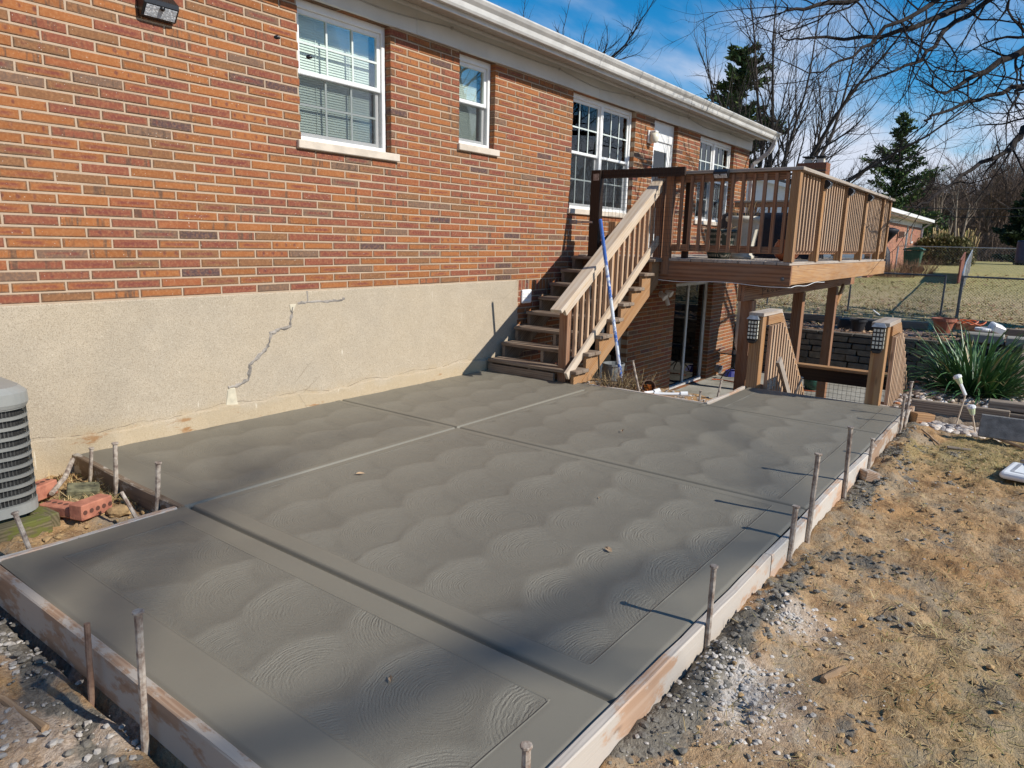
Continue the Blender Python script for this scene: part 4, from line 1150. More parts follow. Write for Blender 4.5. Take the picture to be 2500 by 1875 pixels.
# ---------------------------------------------------------------- guard rails of the stairs down to the patio
def downstairs(name, yo, lab, side):
    """side +1: balusters on the yard side"""
    t = thing(name, lab, 'stair railing', (7.4, yo, 0))
    MB().b6(7.335, 7.455, yo-0.062, yo+0.062, -0.6, 0.755).build('post', M['cedar_new'], t, bevel=BV)
    MB().b6(7.31, 7.95, yo-0.075, yo+0.080, 0.757, 0.795).build('cap', M['weathered'], t, bevel=BV)
    MB().bar((7.93, yo+0.002, 0.785), (9.22, yo+0.002, -0.30), 0.145, 0.038, (0, 0, 1)).build('sloped_cap', M['rail'], t, bevel=BV)
    yr = yo-0.064*side
    MB().b6(7.457, 7.95, yr-0.02, yr+0.018, 0.66, 0.755).build('rail', M['cedar_new'], t, bevel=BV)
    MB().bar((7.95, yr, 0.69), (9.20, yr, -0.36), 0.038, 0.10, (0, 0, 1)).build('sloped_rail', M['cedar_new'], t, bevel=BV)
    MB().b6(9.14, 9.24, yo-0.05, yo+0.05, -1.10, -0.32).build('post', M['cedar'], t, bevel=BV)
    zr = lambda x: 0.66 if x < 7.93 else 0.66-0.841*(x-7.93)
    x = 7.50; n = 0
    while x < 9.10:
        zt = zr(x)-0.005; zb = max(zt-0.95, -0.16-0.74*max(0, x-7.5)) if x > 7.5 else -0.16
        MB().b6(x-0.019, x+0.019, yr+(0.02 if side < 0 else -0.058), yr+(0.058 if side < 0 else -0.020), min(zb, zt-0.25), zt).build('baluster', M['baluster'], t, bevel=0.002)
        x += 0.098; n += 1
    MB().bar((7.48, yr, -0.02), (9.18, yr, -0.95), 0.03, 0.08).build('bottom_rail', M['cedar'], t)
    return t
dl = downstairs('stair_railing', 2.300, 'short stair railing with black lantern at the slab corner nearest the house', 1)
dr_ = downstairs('stair_railing', 1.140, 'stair railing with black lantern at the slab corner by the green clump plant', 1)
# grabbed handrail return inside the left guard
MB().bar((7.50, 2.20, -0.03), (7.80, 2.20, 0.02), 0.035, 0.085).build('hand_grip', M['weathered'], dl)
MB().bar((7.79, 2.17, 0.26), (8.32, 2.17, -0.22), 0.038, 0.085, (0, 0, 1)).build('hand_grip', M['weathered'], dl)
t = thing('patio_stairs', 'wooden stairs going down from the slab end to the sunken patio', 'stairs', (7.5, 1.7, -1.1))
for k in range(6):
    MB().b6(7.40+0.27*k, 7.66+0.27*k, 1.215, 2.225, -0.20-0.158*k, -0.162-0.158*k).build('tread', M['tread'], t, bevel=0.004)
for yy in (1.205, 2.20):
    MB().bar((7.40, yy, -0.30), (9.05, yy, -1.22), 0.036, 0.20).build('stringer', M['cedar'], t)
# low gate panel across the foot of those stairs
g2 = thing('patio_gate', 'low dark wooden gate with wire mesh across the foot of the patio stairs', 'gate', (9.42, 1.9, -1.1))
MB().b6(9.36, 9.50, 1.16, 2.44, -0.045, -0.008).build('cap', M['cedar_new'], g2, bevel=BV)
MB().b6(9.41, 9.45, 1.16, 2.42, -0.21, -0.047).build('rail', M['brown'], g2, bevel=BV)
MB().b6(9.41, 9.45, 1.16, 2.42, -1.08, -1.0).build('rail', M['brown'], g2, bevel=BV)
for yy in (1.16, 2.35): MB().b6(9.405, 9.47, yy, yy+0.07, -1.10, -0.048).build('post', M['brown'], g2)
mb = MB()
for k in range(24): mb.b6(9.40, 9.403, 1.18+0.052*k, 1.183+0.052*k, -1.05, -0.20)
for k in range(16): mb.b6(9.397, 9.400, 1.16, 2.42, -1.04+0.054*k, -1.037+0.054*k)
tag(mb.build('wire_mesh', M['galv_dark'], g2), kind='stuff')

# lanterns on the two posts
M['pearl'] = simple('pearl_pane', (0.70, 0.68, 0.56), 0.3, 0.03)
def lantern(c, lab):
    t = thing('solar_lantern', lab, 'lantern', c); x, y, z = c
    mb = MB(); mb.prism([(y-0.050, z-0.10), (y+0.050, z-0.10), (y+0.050, z+0.115), (y-0.050, z+0.115)], 0, x-0.055, x)
    mb.prism([(y-0.050, z-0.10), (y-0.030, z-0.135), (y+0.030, z-0.135), (y+0.050, z-0.10)], 0, x-0.055, x)
    mb.build('body', M['black'], t, bevel=0.006)
    v = [(x, y-0.062, z+0.115), (x, y+0.062, z+0.115), (x-0.072, y+0.062, z+0.115), (x-0.072, y-0.062, z+0.115), (x, y-0.040, z+0.150), (x, y+0.040, z+0.150), (x-0.040, y+0.040, z+0.150), (x-0.040, y-0.040, z+0.150)]
    mb = MB(); mb.add(v, [(0, 1, 2, 3), (4, 5, 6, 7), (0, 1, 5, 4), (1, 2, 6, 5), (2, 3, 7, 6), (3, 0, 4, 7)]); mb.build('lid', M['galv'], t)
    mb = MB()
    for r_ in range(5):
        for k in range(3):
            yy = y-0.0405+0.0305*k; zz = z-0.088+0.0395*r_
            mb.b6(x-0.0585, x-0.0545, yy, yy+0.0195, zz, zz+0.0245)
        for k in range(1):
            zz = z-0.088+0.0395*r_; mb.b6(x-0.040, x-0.016, y-0.0535, y-0.0495, zz, zz+0.030)
    mb.build('pane_grid', M['pearl'], t)
lantern((7.334, 2.325, 0.612), 'black solar lantern on the post nearer the house at the slab end')
lantern((7.334, 1.150, 0.640), 'black solar lantern on the post nearer the green clump plant at the slab end')

# ---------------------------------------------------------------- form boards round the pour
def board(pts, w, h, ztop, mat, lab, grp='timber forms round the fresh slab', wav=0.004):
    """pts: two ends (x, y) of the centre line; built in short lengths so that it bows a little"""
    (xa, ya), (xb, yb) = pts; L = math.hypot(xb-xa, yb-ya); n = max(2, int(L/0.16))
    nx, ny = -(yb-ya)/L, (xb-xa)/L
    v, g, f = [], [], []; o = rng.uniform(0, 30)
    for i in range(n+1):
        t_ = i/n; b = wav*math.sin(t_*7+o); zz = ztop+0.004*math.sin(t_*5+o)
        cx, cy = xa+(xb-xa)*t_+nx*b, ya+(yb-ya)*t_+ny*b
        ch = 0.005
        for s, z_, k in ((-w/2, zz-h, 0), (-w/2, zz-ch, 1), (-w/2+ch, zz, 2), (w/2-ch, zz, 3), (w/2, zz-ch, 4), (w/2, zz-h, 5)):
            rr = rng.uniform(-.0015, .0015) if k in (1, 2, 3, 4) else 0
            v.append((cx+nx*(s+rr), cy+ny*(s+rr), z_+rr)); g.append((t_*L+o, s+o, z_))
    for i in range(n):
        for k in range(6):
            a, b2 = i*6+k, i*6+(k+1) % 6; f.append((a, b2, b2+6, a+6))
    f += [tuple(range(5, -1, -1)), tuple(n*6+k for k in range(6))]
    m_ = MB(); m_.add(v, f, g)
    o_ = m_.build('form_board', mat, None, loc=((xa+xb)/2, (ya+yb)/2, ztop-h))
    tag(o_, lab, 'form board', grp); return o_
yo = lambda x: ye(x)-0.024
board([(0.40, yo(0.40)), (3.30, yo(3.3))], 0.040, 0.150, 0.006, M['form_white'], 'cement-smeared form board along the yard edge of the slab, nearest the camera')
board([(3.303, yo(3.3)), (5.52, yo(5.52))], 0.040, 0.150, 0.004, M['form_white'], 'form board along the yard edge of the slab, middle length behind the tall pins')
board([(5.523, yo(5.52)), (7.80, yo(7.80))], 0.040, 0.150, 0.006, M['form'], 'cleaner orange form board at the far end of the yard edge, past the slab corner')
board([(0.944, 0.75), (0.944, 3.600)], 0.040, 0.160, 0.006, M['form'], 'long form board at the lower left edge of the slab with two tall pins')
board([(0.97, 3.570), (1.785, 3.570)], 0.038, 0.150, 0.006, M['form_white'], 'white-crusted form board between the slab and the air conditioner')
board([(1.810, 3.560), (1.835, 4.960)], 0.040, 0.150, 0.010, M['form_dark'], 'form board running from the slab notch to the house wall')
board([(6.280, 2.385), (6.272, 3.62)], 0.034, 0.140, 0.006, M['form_white'], 'form board along the far slab edge beside the dry plant')
board([(6.262, 2.366), (7.33, 2.366)], 0.034, 0.140, 0.008, M['form_white'], 'form board running from the far slab edge to the lantern post')
board([(7.387, 0.87), (7.387, 1.07)], 0.036, 0.14, 0.0, M['form_dark'], 'short form board at the far slab end under the lantern post')

def pin(base, topz, lean=(0, 0), r=0.0105, mat='steel', lab='', head=True, zb=None):
    x, y = base; zb = zb if zb is not None else float(ground_z(x, y))-0.12
    p0, p1 = Vector((x, y, zb)), Vector((x+lean[0], y+lean[1], topz))
    mb = MB(); pts = [p0.lerp(p1, k/8) for k in range(9)]
    mb.tube(pts, [r*0.35, r*0.95]+[r]*7, 8, wob=0.12)
    if head:
        d = (p1-p0).normalized(); mb.tube([p1-d*0.003, p1+d*0.0015, p1+d*0.0075, p1+d*0.009], [r*1.02, r*1.42, r*1.42, r*1.25], 10, wob=0.05)
    o = mb.build('form_pin', M[mat], None, smooth=False, loc=(x, y, zb))
    return tag(o, lab, 'form pin', 'steel pins holding the form boards')
yp = lambda x: ye(x)-0.058
for x, zt, ln, mt, hd, lab in [
    (1.285, 0.205, (0.0, 0.01), 'steel', True, 'steel pin with bright top at the bottom edge of the picture by the yard form'),
    (2.486, 0.250, (0.0, 0.0), 'steel', True, 'rusty steel pin standing alone halfway along the near yard form board'),
    (3.56, 0.165, (0.03, 0.0), 'steel', True, 'short leaning steel pin just in front of the thick tall pin on the yard form'),
    (3.90, 0.365, (0.03, 0.0), 'steel2', True, 'thick pale steel pin, the tallest along the yard form board'),
    (4.76, 0.355, (-0.03, 0.01), 'steel2', True, 'thin tall steel pin beyond the thick tall one on the yard form'),
    (5.47, 0.118, (0.02, 0.0), 'steel', True, 'short steel pin by the yard form above a wood offcut'),
    (6.72, 0.235, (0.0, 0.0), 'steel', True, 'shorter of the paired steel pins at the far end of the yard form'),
    (6.95, 0.315, (0.09, 0.0), 'steel', True, 'taller leaning pin of the pair at the far end of the yard form')]:
    pin((x, yp(x)), zt, ln, 0.0145 if 'thick' in lab else 0.0115, mt, lab, hd)
pin((0.885, 2.475), 0.130, (0.015, 0.0), 0.0105, 'steel_rust', 'dark rusty pin without a head outside the lower left form board', False)
pin((0.888, 2.095), 0.315, (0.01, -0.02), 0.0125, 'steel', 'tall steel pin with a wide flat nail head at the lower left form board')
pin((1.772, 4.62), 0.123, (0.03, -0.02), 0.011, 'steel2', 'small headed pin closest to the house wall on the notch form board')
pin((1.776, 4.27), 0.225, (0.02, -0.02), 0.0135, 'steel2', 'tallest pin on the notch form board, in the middle of three')
pin((1.778, 3.79), 0.205, (0.03, -0.02), 0.0135, 'steel2', 'headed pin at the inner corner of the notch form')
pin((1.690, 3.655), 0.10, (-0.09, 0.11), 0.0105, 'steel', 'short blackened pin leaning over the dirt behind the white-crusted board', False)
pin((1.155, 3.64), 0.150, (-0.06, 0.06), 0.012, 'steel2', 'leaning pin beside the mossy timbers of the air conditioner')
tp = P(1440+505/4.809, 880+12/4.809, 0, 6.36)
pin((6.36, 3.06), float(tp[2]), (0.0, float(tp[1])-3.06), 0.011, 'steel2', 'tall thin pin by the rusty pot at the far slab edge', True)
b_, t_ = P(1440+1285/4.809, 880+500/4.809, 2, -0.01), P(1440+1303/4.809, 880+362/4.809, 0, 6.34)
pin((6.335, 2.47), float(t_[2]), (0.0, float(t_[1])-2.47), 0.011, 'steel2', 'stubby pin near the end of the far form board')
t_ = P(1440+1338/4.809, 880+460/4.809, 0, 6.34)
pin((6.335, 2.415), float(t_[2]), (0, 0), 0.008, 'steel', 'tiny nail stub at the inner corner of the far forms', False)
t_ = P(1440+1545/4.809, 880+238/4.809, 1, 2.41)
pin((6.62, 2.41), float(t_[2]), (float(t_[0])-6.62, 0), 0.011, 'steel2', 'headed pin halfway along the board to the lantern post')
t_ = P(1700+950/3.6867, 650+1005/3.6867, 1, 2.19)
pin((7.43, 1.93), float(P(1700+950/3.6867, 650+1005/3.6867, 0, 7.43)[2]), (0, float(P(1700+950/3.6867, 650+1005/3.6867, 0, 7.43)[1])-1.93), 0.011, 'steel2', 'headed pin at the slab end between the two lantern posts')

# ---------------------------------------------------------------- left notch: air conditioner and bricks
M['acgrey'] = simple('grey_enamel', (0.29, 0.29, 0.265), 0.4, 0.08, 3, 0.04)
M['coil'] = simple('coil_fins', (0.035, 0.033, 0.030), 0.6, 0.3, 40, 0.3, 0.003, 0, 160)
M['acdark'] = simple('shadow_grille', (0.15, 0.15, 0.14), 0.6, 0.2)
acx, acy, ah = 1.030, 4.43, 0.325
ac = thing('air_conditioner', 'grey louvred outdoor air conditioner unit at the left edge by the foundation', 'air conditioner', (acx, acy, 0.0))
def rsq(h, r, n=6):
    pts = []
    for q, (sx, sy) in enumerate(((1, 1), (-1, 1), (-1, -1), (1, -1))):
        for k in range(n+1):
            a = PI/2*(q+k/n); pts.append((sx*(h-r)+r*math.cos(a), sy*(h-r)+r*math.sin(a)))
    return pts
def loft(mbx, rings):
    """rings: (list of xy, z)"""
    n = len(rings[0][0]); v = [(acx+p[0], acy+p[1], z) for r_, z in rings for p in r_]
    f = []
    for i in range(len(rings)-1):
        for k in range(n): k2 = (k+1) % n; f.append((i*n+k, i*n+k2, (i+1)*n+k2, (i+1)*n+k))
    f += [tuple(range(n-1, -1, -1)), tuple((len(rings)-1)*n+k for k in range(n))]
    mbx.add(v, f)
ZB, ZT_ = -0.01, 0.560
mb = MB(); loft(mb, [(rsq(ah-0.020, 0.11), ZB+0.03), (rsq(ah-0.020, 0.11), ZT_)]); mb.build('coil', M['coil'], ac, smooth=False)
mb = MB(); loft(mb, [(rsq(ah+0.004, 0.13), ZB), (rsq(ah+0.004, 0.13), ZB+0.050), (rsq(ah-0.006, 0.12), ZB+0.055)]); mb.build('base_pan', M['acgrey'], ac)
mb = MB(); loft(mb, [(rsq(ah+0.006, 0.13), ZT_), (rsq(ah+0.012, 0.13), ZT_+0.02), (rsq(ah+0.010, 0.13), ZT_+0.075), (rsq(ah-0.02, 0.12), ZT_+0.105), (rsq(ah-0.10, 0.10), ZT_+0.115)]); mb.build('top_cap', M['acgrey'], ac, smooth=False)
ring = rsq(ah, 0.125, 10); n = len(ring)
mb = MB(); nb = 10
for i in range(nb+1):
    z = ZB+0.050+(ZT_-ZB-0.05)*i/nb
    v = [(acx+p[0], acy+p[1], z-0.0085) for p in ring]+[(acx+p[0]*1.01, acy+p[1]*1.01, z+0.0085) for p in ring]
    v += [(acx+p[0]*0.97, acy+p[1]*0.97, z+0.0085) for p in ring]
    f = []
    for k in range(n): k2 = (k+1) % n; f += [(k, k2, n+k2, n+k), (n+k, n+k2, 2*n+k2, 2*n+k)]
    mb.add(v, f)
mb.build('louvre_band', M['acgrey'], ac)
mb = MB(); per = []
tot = 0
for i in range(n):
    a, b = Vector(ring[i]), Vector(ring[(i+1) % n]); L = (b-a).length
    while tot < L: per.append((a+(b-a)*(tot/L), (b-a).normalized())); tot += 0.0175
    tot -= L
for p, d in per:
    nx, ny = d[1], -d[0]
    for i in range(nb):
        z0_ = ZB+0.058+(ZT_-ZB-0.05)*i/nb; z1_ = z0_+(ZT_-ZB-0.05)/nb-0.016
        a, b = p, p+d*0.0055
        v = [(acx+a[0], acy+a[1], z0_), (acx+a[0], acy+a[1], z1_), (acx+b[0]*0.985, acy+b[1]*0.985, z1_), (acx+b[0]*0.985, acy+b[1]*0.985, z0_)]
        mb.add(v, [(0, 1, 2, 3)])
tag(mb.build('louvre_fin', M['acgrey'], ac), kind='stuff')
def rot_box(name, c, size, rz_, mat, lab, cat, grp=None, tilt=(0, 0), bevel=0.006, rootz=None):
    Mx = Matrix.Rotation(rz_, 3, 'Z') @ Matrix.Rotation(tilt[0], 3, 'X') @ Matrix.Rotation(tilt[1], 3, 'Y')
    o = MB().box(c, size, Mx).build(name, mat, None, bevel=bevel, loc=(c[0], c[1], c[2]-size[2]/2))
    return tag(o, lab, cat, grp)
rot_box('landscape_timber', (1.330, 4.36, -0.085), (0.10, 0.62, 0.11), R(4), M['timber_moss'], 'mossy timber under the right side of the air conditioner', 'timber')
rot_box('landscape_timber', (0.90, 4.05, -0.088), (0.90, 0.10, 0.12), R(3), M['timber_moss'], 'mossy timber under the yard side of the air conditioner', 'timber')
rot_box('landscape_timber', (0.90, 4.42, -0.075), (0.75, 0.55, 0.10), R(3), M['timber_moss'], 'broad mossy timber pad right under the air conditioner', 'timber')
M['redbrick'] = simple('salmon_brick', (0.44, 0.175, 0.105), 0.9, 0.25, 14, 0.5, 0.006, 0, 60, (0.30, 0.105, 0.065))
M['hole'] = simple('brick_core_dark', (0.10, 0.04, 0.026), 0.95)
def loose_brick(c, rz_, lab, tilt=(0, 0), holes='side', size=(0.20, 0.092, 0.088)):
    L, W, H = size
    Mx = Matrix.Rotation(rz_, 3, 'Z') @ Matrix.Rotation(tilt[0], 3, 'X') @ Matrix.Rotation(tilt[1], 3, 'Y')
    t = thing('loose_brick', lab, 'brick', (c[0], c[1], c[2]-H/2), 'loose bricks by the air conditioner')
    MB().box(c, size, Mx).build('body', M['redbrick'], t, bevel=0.006)
    mb = MB()
    for k in range(5):
        x = -L/2+L*(k+0.5)/5
        if holes == 'side': q = Matrix.Rotation(R(90), 3, 'X'); p = Vector((x, -W/2-0.0012, 0))
        else: q = Matrix.Identity(3); p = Vector((x, 0, H/2+0.0012))
        w = Vector(c)+Mx @ p; mb.lathe([(0.013, -0.002), (0.013, 0.0004)], 12, w, Mx @ q)
    mb.build('core_hole', M['hole'], t); return t
loose_brick((1.545, 4.02, -0.035), R(20), 'salmon brick lying on edge with its core holes facing the camera', (0, R(2)))
loose_brick((1.445, 4.16, -0.050), R(112), 'salmon brick lying flat behind the brick with visible core holes', (0, 0), 'top', (0.20, 0.092, 0.06))
loose_brick((1.455, 4.50, -0.035), R(28), 'salmon brick half hidden behind the corner of the air conditioner', (0, 0), 'top')
M['mossrock'] = simple('mossy_block', (0.16, 0.15, 0.085), 0.95, 0.4, 20, 0.7, 0.01)
rot_box('block_shard', (1.665, 4.42, -0.070), (0.17, 0.11, 0.06), R(-25), M['mossrock'], 'broken mossy block shard on the dirt in the notch', 'block', None, (R(10), R(6)))
mb = MB(); mb.tube([(1.50, 4.43, -0.045), (1.63, 4.57, -0.01), (1.735, 4.72, 0.045)], [0.014, 0.015, 0.014], 8, wob=0.1)
tag(mb.build('steel_pipe', M['steel2'], None, loc=(1.50, 4.43, -0.045)), 'pale cement-caked pipe lying across the dirt in the notch', 'pipe')
# rocks and clods
M['rock_tan'] = simple('tan_clod', (0.43, 0.28, 0.13), 0.95, 0.25, 12, 0.7, 0.012)
M['pebble'] = simple('pale_pebble', (0.46, 0.42, 0.37), 0.85, 0.3, 10, 0.2)
M['pebble_w'] = simple('white_gravel', (0.54, 0.49, 0.43), 0.85, 0.15, 10, 0.25)
M['cemclod'] = simple('wet_cement_clod', (0.20, 0.178, 0.145), 0.85, 0.25, 18, 0.7, 0.012)
rock_i = 0
def rock(c, r, sq, mat, lab, grp=None, cat='rock'):
    mb = MB(); mb.blob((c[0], c[1], c[2]), r, sq, 0.22, 2)
    return tag(mb.build('rock', M[mat], None, loc=c), lab, cat, grp)
rock((1.66, 3.95, -0.075), 0.055, (1.2, 0.8, 0.6), 'rock_tan', 'tan rock on the dirt between the loose bricks and the notch form')
rock((1.36, 4.83, -0.05), 0.06, (1.3, 0.8, 0.6), 'rock_tan', 'tan clod at the foot of the foundation beside the air conditioner')
gzf = lambda x, y: float(ground_z(x, y))
def scatter(n, fx_, fy_, rr, mat, name, lab, keep, sub=1, sq=(1.1, .85, .55), sink=0.25):
    mb = MB(); k = 0; tries = 0
    while k < n and tries < n*14:
        tries += 1
        x, y = rng.uniform(*fx_), rng.uniform(*fy_)
        if rng.random() > keep(x, y): continue
        r = rr[0]+(rr[1]-rr[0])*rng.random()**2.2
        mb.blob((x, y, gzf(x, y)+r*sq[2]*(1-2*sink)*0.5), r, sq, 0.25, sub); k += 1
    o = mb.build(name, M[mat]); return tag(o, lab, 'gravel', kind='stuff')
mk = lambda key: (lambda x, y: float(ground_masks(np.array(x), np.array(y))[key]))
okyard = lambda x, y: y < ye(x)-0.06 or (x < 0.90 and y < 3.5)
scatter(1000, (1.5, 3.3), (0.3, 0.9), (0.003, 0.013), 'pebble_w', 'gravel', 'white gravel spilled beside the near yard form', lambda x, y: mk('grav')(x, y) if y < ye(x)-0.06 else 0)
scatter(700, (0.2, 0.92), (0.6, 3.5), (0.004, 0.018), 'pebble', 'gravel', 'grey white gravel outside the lower left form', lambda x, y: 0.2+mk('grav')(x, y))
scatter(600, (0.8, 7.2), (-2.2, 0.85), (0.003, 0.014), 'pebble', 'pebbles', 'small pale stones scattered over the dirt yard', lambda x, y: (0.8 if okyard(x, y) else 0)*(0.25+0.75*(vnoise(x, y, 2.2, 90) > 0.5)))
scatter(1500, (0.8, 7.0), (0.2, 0.86), (0.004, 0.018), 'cemclod', 'cement_crumbs', 'dark crumbs of spilled concrete along the yard form', lambda x, y: (0.95 if okyard(x, y) else 0)*min(1, mk('cem')(x, y)))
scatter(300, (0.2, 0.92), (0.6, 3.4), (0.005, 0.022), 'cemclod', 'cement_crumbs', 'dark crumbs of spilled concrete outside the lower left form', lambda x, y: mk('cem')(x, y))
scatter(3400, (0.8, 6.8), (-2.4, 0.75), (0.003, 0.015), 'rock_tan', 'dirt_clods', 'tan clods of dry soil over the yard', lambda x, y: 0.7 if okyard(x, y) else 0, 1, (1.1, .9, .6))
scatter(700, (0.3, 1.80), (3.62, 4.95), (0.005, 0.028), 'rock_tan', 'dirt_clods', 'tan soil clods in the notch by the air conditioner', lambda x, y: 0.9)
scatter(260, (6.31, 6.74), (2.42, 3.8), (0.006, 0.022), 'pebble', 'gravel', 'loose gravel on the strip beyond the far slab edge', lambda x, y: 1)
for k in range(26):
    pass
# river stones in and before the planting bed
M['river'] = None
def rivermat():
    t = NT('river_stone'); r_ = t.N('ShaderNodeNewGeometry').outputs['Random Per Island']
    c = t.ramp(r_, [(0, (0.58, 0.50, 0.42)), (0.25, (0.40, 0.34, 0.29)), (0.45, (0.66, 0.60, 0.54)), (0.65, (0.46, 0.34, 0.24)), (0.82, (0.30, 0.27, 0.25)), (0.95, (0.50, 0.20, 0.08))], 'CONSTANT')
    return t.bsdf(c, 0.6)
M['river'] = rivermat()
mb = MB()
for k in range(750):
    if k < 560: x, y = rng.uniform(7.66, 9.7), rng.uniform(-0.9, 1.05)
    else: x, y = rng.uniform(7.16, 7.46), rng.uniform(0.12, 0.70)
    r = rng.uniform(0.018, 0.045); mb.blob((x, y, gzf(x, y)+r*0.2), r, (1.25, .9, .6), 0.1, 2 if k >= 300 else 1)
tag(mb.build('river_stones', M['river']), 'rounded river stones spread over the planting bed and its foot', 'stones', kind='stuff')
# straw and grass blades on the yard
def bladesmat(name, stops):
    t = NT(name); r_ = t.N('ShaderNodeNewGeometry').outputs['Random Per Island']
    return t.bsdf(t.ramp(r_, stops), 0.8, None, 0, 0.2)
M['straw'] = bladesmat('dry_grass', [(0, (0.56, 0.42, 0.22)), (0.5, (0.40, 0.29, 0.13)), (0.8, (0.24, 0.19, 0.075)), (1, (0.15, 0.17, 0.045))])
M['greenish'] = bladesmat('winter_grass', [(0, (0.17, 0.18, 0.05)), (0.3, (0.31, 0.27, 0.10)), (0.7, (0.46, 0.37, 0.18)), (1, (0.56, 0.45, 0.25))])
def blades(n, fx_, fy_, keep, L, flat, mat, name, lab, w=0.0022):
    mb = MB(); k = tries = 0
    while k < n and tries < n*12:
        tries += 1
        x, y = rng.uniform(*fx_), rng.uniform(*fy_)
        if rng.random() > keep(x, y): continue
        for q in range(3):
            a = rng.uniform(0, 2*PI); l = rng.uniform(*L); el = rng.uniform(*flat)
            xx, yy = x+rng.uniform(-.02, .02), y+rng.uniform(-.02, .02); z = gzf(xx, yy)-0.004
            dx, dy, dz = math.cos(a)*math.cos(el)*l, math.sin(a)*math.cos(el)*l, math.sin(el)*l
            px, py = -math.sin(a)*w, math.cos(a)*w
            v = [(xx-px, yy-py, z), (xx+px, yy+py, z), (xx+dx*.55+px*.8, yy+dy*.55+py*.8, z+dz*.7), (xx+dx*.55-px*.8, yy+dy*.55-py*.8, z+dz*.7), (xx+dx, yy+dy, z+dz*0.85)]
            mb.add(v, [(0, 1, 2, 3), (3, 2, 4)])
        k += 1
    return tag(mb.build(name, M[mat]), lab, 'grass', kind='stuff')
blades(18000, (0.9, 7.4), (-2.6, 0.8), lambda x, y: 0 if not okyard(x, y) else 0.12+0.9*mk('grass')(x, y), (0.02, 0.075), (-0.05, 0.28), 'straw', 'dead_grass', 'dead straw coloured grass over the yard', 0.0016)
blades(1100, (3.2, 7.4), (-1.8, 0.75), lambda x, y: 0 if not okyard(x, y) else 0.02+mk('grass')(x, y)*(vnoise(x, y, 2.1, 91) > 0.52), (0.03, 0.08), (0.1, 0.8), 'greenish', 'winter_grass', 'thin green grass tufts in the dirt yard', 0.0016)
blades(260, (1.45, 1.80), (4.0, 4.85), lambda x, y: 0.8, (0.05, 0.13), (0.1, 0.7), 'straw', 'dead_grass', 'dead grass roots in the notch by the form board', 0.002)
blades(5200, (15.5, 30), (-4.5, 6.0), lambda x, y: 0.5*(22/(x+4)) if x > 16.5 else 0.2, (0.05, 0.11), (0.2, 1.0), 'greenish', 'lawn_grass', 'winter lawn grass beyond the stone wall', 0.007)
M['leaf'] = bladesmat('fallen_leaf', [(0, (0.40, 0.25, 0.14)), (0.4, (0.28, 0.16, 0.09)), (0.7, (0.50, 0.36, 0.22)), (1, (0.20, 0.12, 0.08))])
mb = MB()
for k in range(5200):
    x = 14.95+21*rng.random()**1.5; y = rng.uniform(-3.5, 7.0)
    if x > 23 and vnoise(x, y, .3, 5) < 0.45: continue
    s = rng.uniform(0.03, 0.065); a = rng.uniform(0, 6.28); z = gzf(x, y)+rng.uniform(0.006, 0.05); tl = rng.uniform(-.5, .5)*s; t2 = rng.uniform(-.5, .5)*s
    c, sn = math.cos(a)*s, math.sin(a)*s
    mb.add([(x-c, y-sn, z), (x+sn*.6, y-c*.6, z+tl), (x+c, y+sn, z+t2), (x-sn*.6, y+c*.6, z-tl*.3)], [(0, 1, 2, 3)])
tag(mb.build('leaf_litter', M['leaf']), 'brown fallen leaves over the lawn and the mulch behind the stone wall', 'leaves', kind='stuff')
# single leaves and twigs on the slab
def slableaf(p, s, a, lab, curl=0.012):
    x, y, _ = P(p[0], p[1], 2, 0.0); ca, sa = math.cos(a)*s, math.sin(a)*s
    mb = MB(); mb.add([(x-ca, y-sa, .004), (x-ca*.2+sa*.45, y-sa*.2-ca*.45, curl), (x-ca*.2-sa*.45, y-sa*.2+ca*.45, curl*.7), (x, y, .005), (x+ca*.5+sa*.2, y+sa*.5-ca*.2, curl*1.2), (x+ca, y+sa, .006)], [(0, 1, 3), (0, 3, 2), (1, 4, 3), (3, 4, 5), (2, 3, 5)])
    tag(mb.build('fallen_leaf', M['leaf'], None, loc=(x, y, 0.0)), lab, 'leaf', 'leaves blown onto the slab')
slableaf((1519, 1054), 0.022, 0.5, 'dark curled leaf in the middle of the far slab panel', 0.02)
slableaf((1485, 1344), 0.030, 1.2, 'brown leaf on the slab near the yard side form')
slableaf((880, 1158), 0.030, 2.6, 'reddish leaf on the slab left of centre')
slableaf((953, 1661), 0.018, 0.9, 'straw coloured leaf on the nearest slab panel')
slableaf((1464, 1217), 0.014, 0.2, 'tiny red brown leaf on the slab right of centre')
# sticks and offcuts lying about
def stick(a, b, r, lab, mat='stick', zz=0.012):
    mb = MB(); A, B = Vector((a[0], a[1], gzf(*a)+zz)), Vector((b[0], b[1], gzf(*b)+zz))
    pts = [A.lerp(B, k/5)+Vector((rng.uniform(-.006, .006), rng.uniform(-.006, .006), 0)) for k in range(6)]
    mb.tube(pts, [r*rng.uniform(.85, 1.1) for _ in pts], 7, wob=.15)
    tag(mb.build('stick', M[mat], None, loc=A), lab, 'stick', 'sticks lying on the ground')
g2 = lambda p, z=-0.12: tuple(P(p[0], p[1], 2, z)[:2])
stick(g2((2008, 1660)), g2((2060, 1633)), 0.012, 'pale broken stick on the dirt below the middle of the yard')
stick(g2((-20, 1705), -.17), g2((112, 1782), -.17), 0.013, 'brown rod lying in the lower left corner of the yard')
stick(g2((2250, 1064)), g2((2292, 1089)), 0.008, 'slender pale stick on the dirt in front of the planting bed')
stick(g2((2425, 1072), -.1), g2((2500, 1100), -.1), 0.014, 'long weathered stick under the leaning slab at the right edge')
